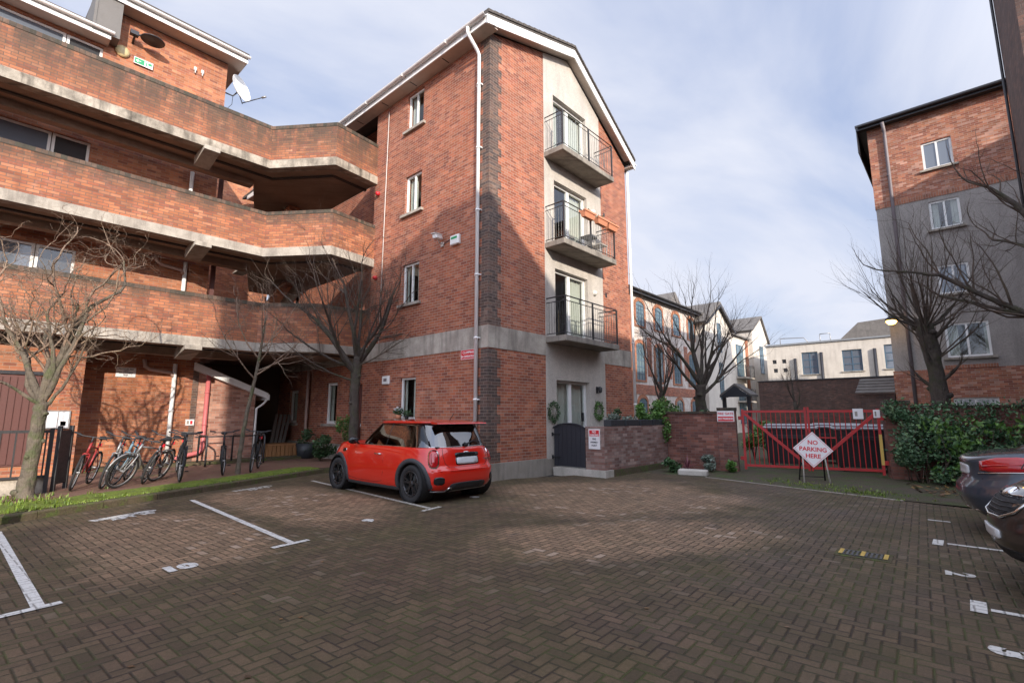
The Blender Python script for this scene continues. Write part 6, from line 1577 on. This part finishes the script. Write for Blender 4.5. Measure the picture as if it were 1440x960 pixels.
mb = MB(); mb.prism([(-1.50,-.60,1.375),(-1.70,-.57,1.352),(-1.71,-.57,1.335),(-1.50,-.60,1.335)], (0,1.2,0)); mb.build('spoiler', M['car_red'], rf, world=False)
mb = MB(); mb.prism([(-1.52,-.60,1.335),(-1.695,-.56,1.333),(-1.65,-.56,1.318),(-1.50,-.60,1.318)], (0,1.2,0)); mb.build('spoiler_underside', M['blackgloss'], rf, world=False)
mb = MB(); mb.tube([(-1.30,.0,1.40),(-1.42,.0,1.53)],[.008,.004],6); mb.build('aerial', M['black'], rf, world=False)
# pillars + seals on the glasshouse
def gpath(G, pts): 
    out = []
    for (x, z, sd) in pts: out.append(G.at(x, z, sd))
    return out
for sd in 'LR':
    mb = MB(); G1_.line(mb, gpath(G1_, [(.80,.94,sd),(.60,1.09,sd),(.36,1.24,sd),(.13,1.338,sd)]), .022, -.004)
    mb.build('pillar', M['blackgloss'], car, world=False); mb = MB()
    o = G1_.at(-1.30, 1.12, sd)
    G1_.patch(mb, *o, [(k*(1 if sd == 'L' else -1), z) for (k, z) in ((-.26,-.185),(.02,-.185),(.06,.205),(-.06,.205))], .004, 3)
    mb.build('pillar', M['blackgloss'], car, world=False)
    mb = MB(); G1_.line(mb, gpath(G1_, [(-.42,.94,sd),(-.46,1.338,sd)]), .012, -.002); mb.build('window_seal', M['black'], car, world=False)
mb = MB(); pts = [S1.pt(t_*PI*2/80, .929)+Vector((0,0,.004)) for t_ in range(0,80)]
pts = [p for p in pts if p.x < .84]
pl_ = sorted([p for p in pts if p.y >= 0], key=lambda p: -p.x); pr2 = sorted([p for p in pts if p.y < 0], key=lambda p: p.x)
mb.tube([p*1.0 for p in pl_]+pr2, .009, 6); mb.build('beltline_trim', M['chrome'], car, world=False)
# rear window frame corners, wiper, seats seen through
mb = MB(); mb.tube([(-1.745,-.02,.97),(-1.71,-.22,1.03),(-1.705,-.42,1.0)],[.018,.012,.008],6); mb.cyl((-1.70,-.02,.98),(-1.77,-.02,.96),.03,10); mb.build('rear_wiper', M['black'], car, world=False)
mb = MB()
for yy in (-.37,.37):
    mb.bbox(-.15,.05,yy-.24,yy+.24,.55,1.05,.06); mb.bbox(-.13,-.02,yy-.12,yy+.12,1.07,1.24,.04)
    mb.bbox(-1.05,-.9,yy-.24,yy+.24,.55,1.0,.05)
mb.bbox(.55,.85,-.7,.7,.75,.96,.04)
mb.build('interior', M['black'], car, world=False)
mb = MB(); mb.box(-1.66,-1.12,-.6,.6,.925,.94); mb.build('parcel_shelf', M['cladding'], car, world=False)
# tail lights
for sd in (1,-1):
    th, zl = S1.aty(sd*.63, .74, 'rear'); th, zl = S1.walk(th, zl, sd*.05, 0)
    mb = MB(); S1.patch(mb, th, zl, sup(.098,.155,2.8), .008, 3, .004); f = mb.build('tail_light', M['chrome'], car, world=False)
    mb = MB(); S1.patch(mb, th, zl, sup(.080,.136,2.8), .013, 5, .016); mb.build('lens', M['lamp_red'], f, world=False)
    mb = MB()
    for k in (-1,1): S1.line(mb, [S1.walk(th,zl,k*.03,z_) for z_ in (-.08,0,.08)], .006, .03)
    mb.build('light_bar', M['lamp_red'], f, world=False)
# tailgate strip, plate, badge, shut lines
mb = MB(); th, zl = S1.aty(0, .80, 'rear'); S1.patch(mb, th, zl, rrect(.29,.034), .022, 3); strip = mb.build('boot_handle', M['blackgloss'], car, world=False)
mb = MB(); S1.patch(mb, *S1.aty(0,.835,'rear'), sup(.045,.018,2), .012, 3, .004); mb.build('badge', M['chrome'], car, world=False)
mb = MB(); S1.patch(mb, *S1.aty(0,.70,'rear'), rrect(.27,.06), .012, 2); mb.build('number_plate', M['plate'], car, world=False)
mb = MB(); S1.patch(mb, *S1.aty(0,.70,'rear'), rrect(.29,.073), .006, 2); mb.build('plate_recess', M['blackgloss'], car, world=False)
text_mb('COOPER', .045, frameM((-1.786,-.50,.70),(0,-1,0),(0,0,1)), .003, .001).build('lettering', M['chrome'], car, world=False)
mb = MB()
for sd in (1,-1): S1.line(mb, [S1.aty(sd*.50,.915,'rear'),S1.aty(sd*.52,.80,'rear'),S1.aty(sd*.50,.66,'rear'),S1.aty(sd*.42,.60,'rear')], .004, 0)
S1.line(mb, [S1.aty(y_,.598,'rear') for y_ in (-.42,-.2,0,.2,.42)], .004, 0)
mb.build('tailgate_gap', M['black'], car, world=False)
mb = MB()   # doors' shut lines
for sd in 'LR':
    S1.line(mb, [S1.at(x_, z_, sd) for (x_,z_) in ((-.42,.92),(-.43,.7),(-.42,.45),(-.36,.30),(-.2,.27),(.5,.27),(.78,.30),(.84,.42),(.84,.7),(.80,.89))], .0035, 0)
    S1.line(mb, [S1.at(x_, z_, sd) for (x_,z_) in ((.86,.80),(1.1,.84),(1.4,.80))], .003, 0)
mb.build('shut_line', M['black'], car, world=False)
for sd in (1,-1):
    s_ = 'L' if sd > 0 else 'R'
    mb = MB(); p = S1.pt(*S1.at(-.25,.78,s_)); mb.tube([p+Vector((-.11,sd*.0,0)), p+Vector((-.08,sd*.035,.004)), p+Vector((.08,sd*.035,.006)), p+Vector((.11,sd*.0,.002))],.011,8); mb.build('door_handle', M['chrome'], car, world=False)
    mb = MB(); S1.patch(mb, *S1.at(1.02,.80,s_), sup(.075,.028,2.4,20,0), .008, 3); sc = mb.build('side_scuttle', M['blackgloss'], car, world=False)
    mb = MB(); S1.patch(mb, *S1.at(1.02,.80,s_), sup(.085,.035,2.4,20,0), .004, 3); mb.build('scuttle_rim', M['chrome'], sc, world=False)
    # mirror
    mb = MB(); q = Vector((.55,sd*.80,.985)); mb.M = Matrix.Translation(q+Vector((0,sd*.11,.02))) @ Matrix.Diagonal((.075,.115,.075,1)); mb.lathe([(0,-1),(.5,-.87),(.87,-.5),(1,0),(.87,.5),(.5,.87),(0,1)], n=18); mb.M = None
    mr = mb.build('mirror', M['car_red'] if sd < 0 else M['blackgloss'], car, world=False)
    mb = MB(); mb.tube([q+Vector((.02,-sd*.02,-.04)), q+Vector((0,sd*.06,0))],.022,8); mb.build('mirror_arm', M['black'], mr, world=False)
    # sill cladding
    mb = MB(); pts = [S1.pt(*S1.at(-.86+1.72*i/14,.215,s_)) for i in range(15)]; vs = []
    for p in pts: vs += [(p.x,p.y-sd*.01,.29),(p.x,p.y+sd*.014,.27),(p.x,p.y+sd*.010,.19),(p.x,p.y-sd*.03,.165)]
    mb.add(vs, [(i*4+j,i*4+j+1,i*4+4+j+1,i*4+4+j) for i in range(14) for j in range(3)], True); mb.build('sill', M['cladding'], car, world=False)
    # bumper side inserts
    mb = MB(); th, zl = S1.aty(sd*.60,.385,'rear'); th, zl = S1.walk(th,zl,sd*.03,0); S1.patch(mb, th, zl, sup(.095,.065,3.2), .007, 3); mb.build('bumper_vent', M['blackgloss'], car, world=False)
    mb = MB(); S1.patch(mb, *S1.aty(sd*.40,.225,'rear'), sup(.045,.042,2), .02, 3); mb.build('exhaust', M['chrome'], car, world=False) if sd > 0 else None
    if sd > 0: mb = MB(); S1.patch(mb, *S1.aty(sd*.40,.225,'rear'), sup(.033,.030,2), .024, 3); mb.build('exhaust_bore', M['black'], car, world=False)
mb = MB(); S1.patch(mb, *S1.aty(0,.265,'rear'), sup(.44,.075,5,40), .010, 3); dif = mb.build('diffuser', M['cladding'], car, world=False)
mb = MB()
for sd in (-1,1): S1.line(mb, [S1.aty(sd*y_,.20,'rear') for y_ in (.0,.2,.35,.45,.56,.66)], .014, .008)
mb.build('bumper_lip', M['grey_metal'], car, world=False)
mb = MB(); S1.line(mb, [S1.aty(y_,.545,'rear') for y_ in (-.72,-.6,-.4,-.2,0,.2,.4,.6,.72)], .014, -.004); mb.build('bumper_crease', M['car_red'], car, world=False)
for sd in (-1,1):
    mb = MB(); th, zl = S1.aty(sd*.56,.72,'front'); S1.patch(mb, th, zl, sup(.11,.12,2), .01, 4, .03); f = mb.build('headlight', M['lamp_clear'], car, world=False)
mb = MB(); S1.patch(mb, *S1.aty(0,.50,'front'), sup(.45,.12,3.5), .01, 3); mb.build('grille', M['black'], car, world=False)

# ---- dark grey saloon (rear towards the yard)
zs = lambda x: 1.0 - (.12*((-1.55-x)/.85)**2 if x < -1.55 else 0) - (.22*((x-.8)/1.5)**1.6 if x > .8 else 0)
S2 = Shell([(.22,-2.20,2.25,.82,4,3),(.32,-2.33,2.36,.87,3.6,2.8),(.50,-2.40,2.40,.905,3.4,2.7),(.64,-2.38,2.38,.912,3.3,2.6),(.70,-2.32,2.36,.91,3.3,2.6),(.82,-2.30,2.30,.90,3.3,2.6),(.92,-2.31,2.22,.875,3.2,2.6),(.97,-2.33,2.15,.845,3.1,2.6),(1.0,-2.30,2.10,.80,3.1,2.6)], zs)
G2_ = Shell([(1.0,-1.75,1.05,.79,3.4,3),(1.2,-1.30,.62,.70,3.4,3.2),(1.42,-.85,.15,.60,3.6,3.6)], lambda x: 1.42)
sal = make_car('grey_saloon', (9.66, -2.16, 0), R(-81), 'dark blue grey saloon with a wide red tail light at the right edge', S2, G2_, M['car_grey'], (-1.40,1.42), .34, M['car_grey'], opts=dict(archw=.03, rim=M['grey_metal']))
Shell([(1.415,-.86,.16,.61,3.6,3.4),(1.44,-.84,.14,.59,3.6,3.4)], lambda x: 1.44).mesh(crown=.04).build('roof', M['car_grey'], sal, world=False)
for sd in (1,-1):
    th, zl = S2.aty(sd*.62,.80,'rear'); th, zl = S2.walk(th, zl, sd*.10, 0)
    mb = MB(); S2.patch(mb, th, zl, [(sd*x_,z_) for (x_,z_) in ((-.34,-.05),(-.2,-.075),(0,-.085),(.2,-.08),(.34,-.02),(.30,.045),(.1,.085),(-.1,.09),(-.3,.07))], .012, 5, .012); f = mb.build('tail_light', M['lamp_red'], sal, world=False)
    mb = MB(); S2.line(mb, [S2.walk(th,zl,sd*u,-.088) for u in (-.36,-.2,0,.2,.34)], .007, .012); mb.build('light_trim', M['chrome'], f, world=False)
    mb = MB(); S2.line(mb, [S2.walk(th,zl,sd*u,.0) for u in (-.28,-.1,.1,.26)], .012, .02); mb.build('light_bar', M['lamp_red'], f, world=False)
    mb = MB(); G2_.line(mb, [G2_.at(x_,z_,'L' if sd>0 else 'R') for (x_,z_) in ((-1.6,1.02),(-1.3,1.18),(-.9,1.40))], .05, -.03); mb.build('pillar', M['car_grey'], sal, world=False)
    mb = MB(); S2.line(mb, [S2.at(x_,.985,'L' if sd>0 else 'R') for x_ in (-1.5,-1,-.5,0,.5,1)], .008, .0); mb.build('window_trim', M['chrome'], sal, world=False)
mb = MB(); S2.patch(mb, *S2.aty(0,.76,'rear'), rrect(.27,.065), .012, 3); mb.build('number_plate', M['plate'], sal, world=False)
mb = MB(); S2.line(mb, [S2.aty(y_,.30,'rear') for y_ in (-.85,-.7,-.4,0,.4,.7,.85)], .014, .004); mb.build('bumper_trim', M['chrome'], sal, world=False)
sal.scale = (1,1,1.06)
mb = MB(); S2.line(mb, [S2.aty(y_,.655,'rear') for y_ in (-.8,-.5,0,.5,.8)], .005, 0); mb.build('shut_line', M['black'], sal, world=False)
# ---- dark brown SUV (front towards the yard)
zv = lambda x: 1.08 - (.24*((x-.75)/1.6)**1.9 if x > .75 else 0)
S3 = Shell([(.24,-2.2,2.15,.84,3,3.2),(.34,-2.3,2.30,.90,2.8,3.0),(.50,-2.34,2.37,.935,2.8,2.9),(.66,-2.35,2.38,.94,2.8,2.8),(.80,-2.33,2.36,.94,2.8,2.8),(.95,-2.3,2.30,.93,2.8,2.7),(1.03,-2.27,2.22,.90,2.8,2.7),(1.08,-2.22,2.12,.85,2.8,2.7)], zv)
G3_ = Shell([(1.08,-2.1,1.0,.84,4,3),(1.35,-2.0,.55,.76,4,3.2),(1.62,-1.85,.1,.66,4,3.6)], lambda x: 1.62)
suv = make_car('brown_suv', (6.68, -2.40, 0), R(98), 'dark brown car with chrome framed grille at the right edge, nose towards the yard', S3, G3_, M['car_brown'], (-1.35,1.42), .36, M['car_brown'], opts=dict(archw=.03, rim=M['grey_metal']))
Shell([(1.615,-1.86,.11,.67,4,3.4),(1.65,-1.84,.09,.65,4,3.4)], lambda x: 1.65).mesh(crown=.04).build('roof', M['car_brown'], suv, world=False)
def fu(sd, pts): return [(-sd*a, b) for a, b in pts]
mb = MB(); S3.patch(mb, *S3.aty(0,.70,'front'), [(-.40,.09),(-.36,-.02),(-.24,-.075),(.24,-.075),(.36,-.02),(.40,.09),(.2,.105),(-.2,.105)], .008, 4); gr = mb.build('grille', M['black'], suv, world=False)
mb = MB()
for zz in (.655,.685,.715,.745,.775): S3.line(mb, [S3.aty(y_,zz,'front') for y_ in (-.33,-.16,0,.16,.33)], .004, .012)
for k in range(-5,6): S3.line(mb, [S3.aty(k*.06,.63,'front'),S3.aty(k*.06+.03,.79,'front')], .004, .012)
mb.build('grille_mesh', M['dark_gutter'], gr, world=False)
mb = MB(); th, zl = S3.aty(0,.70,'front'); S3.line(mb, [S3.walk(th,zl,a,b) for (a,b) in ((-.46,.11),(-.40,-.03),(-.27,-.09),(0,-.095),(.27,-.09),(.40,-.03),(.46,.11))], .012, .012); S3.line(mb, [S3.walk(th,zl,a,b) for (a,b) in ((-.46,.11),(-.2,.12),(.2,.12),(.46,.11))], .010, .012); mb.build('grille_trim', M['chrome'], gr, world=False)
mb = MB(); S3.patch(mb, *S3.aty(0,.80,'front'), sup(.07,.035,2), .02, 4, .01); mb.build('badge', M['chrome'], suv, world=False)
mb = MB(); S3.patch(mb, *S3.aty(0,.50,'front'), rrect(.26,.058), .014, 3); mb.build('number_plate', M['plate'], suv, world=False)
mb = MB(); S3.patch(mb, *S3.aty(0,.36,'front'), sup(.55,.055,4,36), .006, 3); mb.build('lower_grille', M['black'], suv, world=False)
mb = MB(); S3.line(mb, [S3.aty(y_,.275,'front') for y_ in (-.85,-.6,-.3,0,.3,.6,.85)], .014, .006); mb.build('bumper_trim', M['chrome'], suv, world=False)
for sd in (1,-1):
    th, zl = S3.aty(sd*.72,.80,'front'); mb = MB(); S3.patch(mb, th, zl, [(-sd*x_,z_) for (x_,z_) in ((-.22,-.05),(0,-.085),(.16,-.06),(.30,.03),(.26,.075),(0,.07),(-.2,.04))], .010, 5, .014); f = mb.build('headlight', M['lamp_clear'], suv, world=False)
    mb = MB(); S3.line(mb, [S3.walk(th,zl,-sd*u,v_) for (u,v_) in ((-.2,-.05),(0,-.08),(.16,-.06),(.29,.03))], .008, .02); mb.build('light_trim', M['chrome'], f, world=False)
    mb = MB(); S3.patch(mb, *S3.aty(sd*.70,.40,'front'), sup(.10,.06,2.4), .01, 3, .01); mb.build('fog_light', M['lamp_clear'], suv, world=False)
mb = MB(); S3.line(mb, [S3.aty(y_,1.0,'front') for y_ in (-.7,-.4,0,.4,.7)], .005, 0); mb.build('shut_line', M['black'], suv, world=False)

# ================================================================== BICYCLES
def bike(loc, rz, lean, steer, frame, label, rimmat='grey_metal', basket=False, mud=False):
    t = thing('bicycle', loc, label, 'bicycle', 'bicycles parked along the brick wall')
    t.rotation_euler = (R(lean), 0, R(rz)); Rw = .335; WB_ = 1.04
    fm = frame
    def wh(x, st):
        Mx = Matrix.Translation((x,0,Rw)) @ Matrix.Rotation(R(st),4,'Z')
        mb = MB(); mb.M = Mx; mb.ring((0,0,0),(0,1,0),Rw-.02,.021,36,7); w_ = mb.build('wheel', M['tyre'], t, world=False)
        mb = MB(); mb.M = Mx; mb.ring((0,0,0),(0,1,0),Rw-.045,.009,36,5); mb.build('rim', M[rimmat], w_, world=False)
        mb = MB(); mb.M = Mx
        for k in range(16):
            a = 2*PI*k/16; mb.tube([((.02*math.cos(a+.6)),.02*(-1)**k,.02*math.sin(a+.6)),((Rw-.05)*math.cos(a),0,(Rw-.05)*math.sin(a))],.0018,3,cap=False,smooth=False)
        mb.cyl((0,-.04,0),(0,.04,0),.018,8); mb.build('spokes', M['grey_metal'], w_, world=False)
        if mud: mb = MB(); mb.M = Mx; mb.tube([((Rw+.03)*math.cos(a),0,(Rw+.03)*math.sin(a)) for a in [R(d) for d in range(10,190,15)]],.016,6); mb.build('mudguard', M[fm], w_, world=False)
    wh(-WB_*.45,0); wh(WB_*.55,steer)
    bb = Vector((-.04,0,.29)); seat = Vector((-.20,0,.80)); ra = Vector((-WB_*.45,0,Rw)); h0 = Vector((.36,0,.86)); h1 = Vector((.40,0,.72)); fa = Vector((WB_*.55,0,Rw))
    mb = MB(); mb.tube([bb,seat],.017,8); mb.tube([seat+Vector((.02,0,-.06)),h0+Vector((.0,0,-.04))],.016,8); mb.tube([bb,h1],.020,8); mb.tube([h0+Vector((-.01,0,.03)),h1+Vector((.01,0,-.03))],.022,8)
    for s_ in (-.05,.05): mb.tube([seat+Vector((.02,s_*.3,-.06)),ra+Vector((0,s_,0))],.009,6); mb.tube([bb+Vector((0,s_*.4,0)),ra+Vector((0,s_,0))],.010,6)
    mb.build('frame', M[fm], t, world=False)
    St = Matrix.Translation(h1) @ Matrix.Rotation(R(steer),4,'Z') @ Matrix.Translation(-h1)
    mb = MB(); mb.M = St
    for s_ in (-.05,.05): mb.tube([h1+Vector((.01,s_,-.05)),h1+Vector((.05,s_,-.18)),fa+Vector((0,s_,0))],.012,6)
    mb.tube([h1+Vector((.01,-.05,-.05)),h1+Vector((.01,.05,-.05))],.015,6); mb.build('fork', M[fm], t, world=False)
    mb = MB(); mb.M = St; hb = h0+Vector((.02,0,.13)); mb.tube([h0,hb],.014,8); mb.tube([hb+Vector((-.05,-.30,.03)),hb+Vector((.01,-.15,.0)),hb,hb+Vector((.01,.15,0)),hb+Vector((-.05,.30,.03))],.011,8); hbo = mb.build('handlebar', M['cladding'], t, world=False)
    mb = MB(); mb.M = St
    for s_ in (-1,1): mb.tube([hb+Vector((-.03,s_*.20,.02)),hb+Vector((-.06,s_*.31,.035))],.017,8); mb.tube([hb+Vector((.02,s_*.17,.0)),hb+Vector((.05,s_*.25,-.03))],.007,6)
    mb.build('grip', M['black'], hbo, world=False)
    mb = MB(); mb.tube([seat,seat+Vector((-.04,0,.13))],.012,8); q = seat+Vector((-.04,0,.14))
    mb.add([tuple(q+Vector(v)) for v in ((.15,.015,0),(.15,-.015,0),(0,-.045,.01),(-.12,-.075,.03),(-.14,0,.04),(-.12,.075,.03),(0,.045,.01),(.14,.0,-.03),(-.1,.06,-.02),(-.1,-.06,-.02))],[(0,1,2,6),(2,3,4),(2,4,6),(6,4,5),(0,7,1),(1,7,9,2),(2,9,3),(6,5,8),(0,6,8,7),(7,8,9),(3,9,8,5,4)])
    mb.build('saddle', M['black'], t, world=False)
    mb = MB(); mb.ring(bb+Vector((0,.03,0)),(0,1,0),.085,.007,24,5); mb.tube([bb+Vector((0,.05,0)),bb+Vector((.13,.06,-.11))],.009,6); mb.tube([bb+Vector((0,-.05,0)),bb+Vector((-.13,-.06,.11))],.009,6)
    mb.tube([bb+Vector((0,.03,.085)),ra+Vector((0,.03,.04))],.004,4); mb.tube([bb+Vector((0,.03,-.085)),ra+Vector((0,.03,-.04))],.004,4); mb.build('crank', M['dark_gutter'], t, world=False)
    for s_, dz in ((1,-.11),(-1,.11)): mb = MB(); c = bb+Vector((.13*s_,.06*s_+.03*s_,dz)); mb.box(c.x-.04,c.x+.04,min(c.y,c.y+.07*s_),max(c.y,c.y+.07*s_),c.z-.01,c.z+.01); mb.build('pedal', M['black'], t, world=False)
    mb = MB(); c = seat+Vector((-.04,0,.02)); mb.box(c.x-.05,c.x-.02,-.03,.03,c.z-.04,c.z+.02); mb.build('rear_reflector', M['sign_red'], t, world=False)
    return t
BK = [((1.78,13.05,.13),-112,-12,8,'dull_red','red framed bicycle nearest the railing, leaning with its wheel forward'),
      ((2.15,12.95,.13),-106,-14,-5,'grey_metal','silver framed bicycle second from the railing'),
      ((2.42,13.25,.13),-112,-16,-10,'bike_blue','pale blue bicycle third from the railing, leaning on its neighbours'),
      ((2.62,12.72,.13),-138,-20,-6,'grey_metal','grey bicycle with thin wheels turned outwards in the middle of the row'),
      ((3.0,13.2,.13),-120,-17,6,'door_brown','dark maroon bicycle leaning left of the white downpipe'),
      ((3.42,13.0,.13),-103,-3,4,'black','black bicycle with red reflector in front of the white downpipe'),
      ((3.72,14.2,.13),-100,-5,0,'dark_gutter','dark bicycle behind the white downpipe'),
      ((4.52,13.65,.13),-108,2,-6,'black','black bicycle standing beside the red pipe'),
      ((5.30,13.75,.13),-120,-4,4,'black','black bicycle with red reflector standing beside the dark passage')]
for (l_, rz_, le, st, fr_, lb) in BK: bike(l_, rz_, le, st, fr_, lb, mud=('thin' in lb))
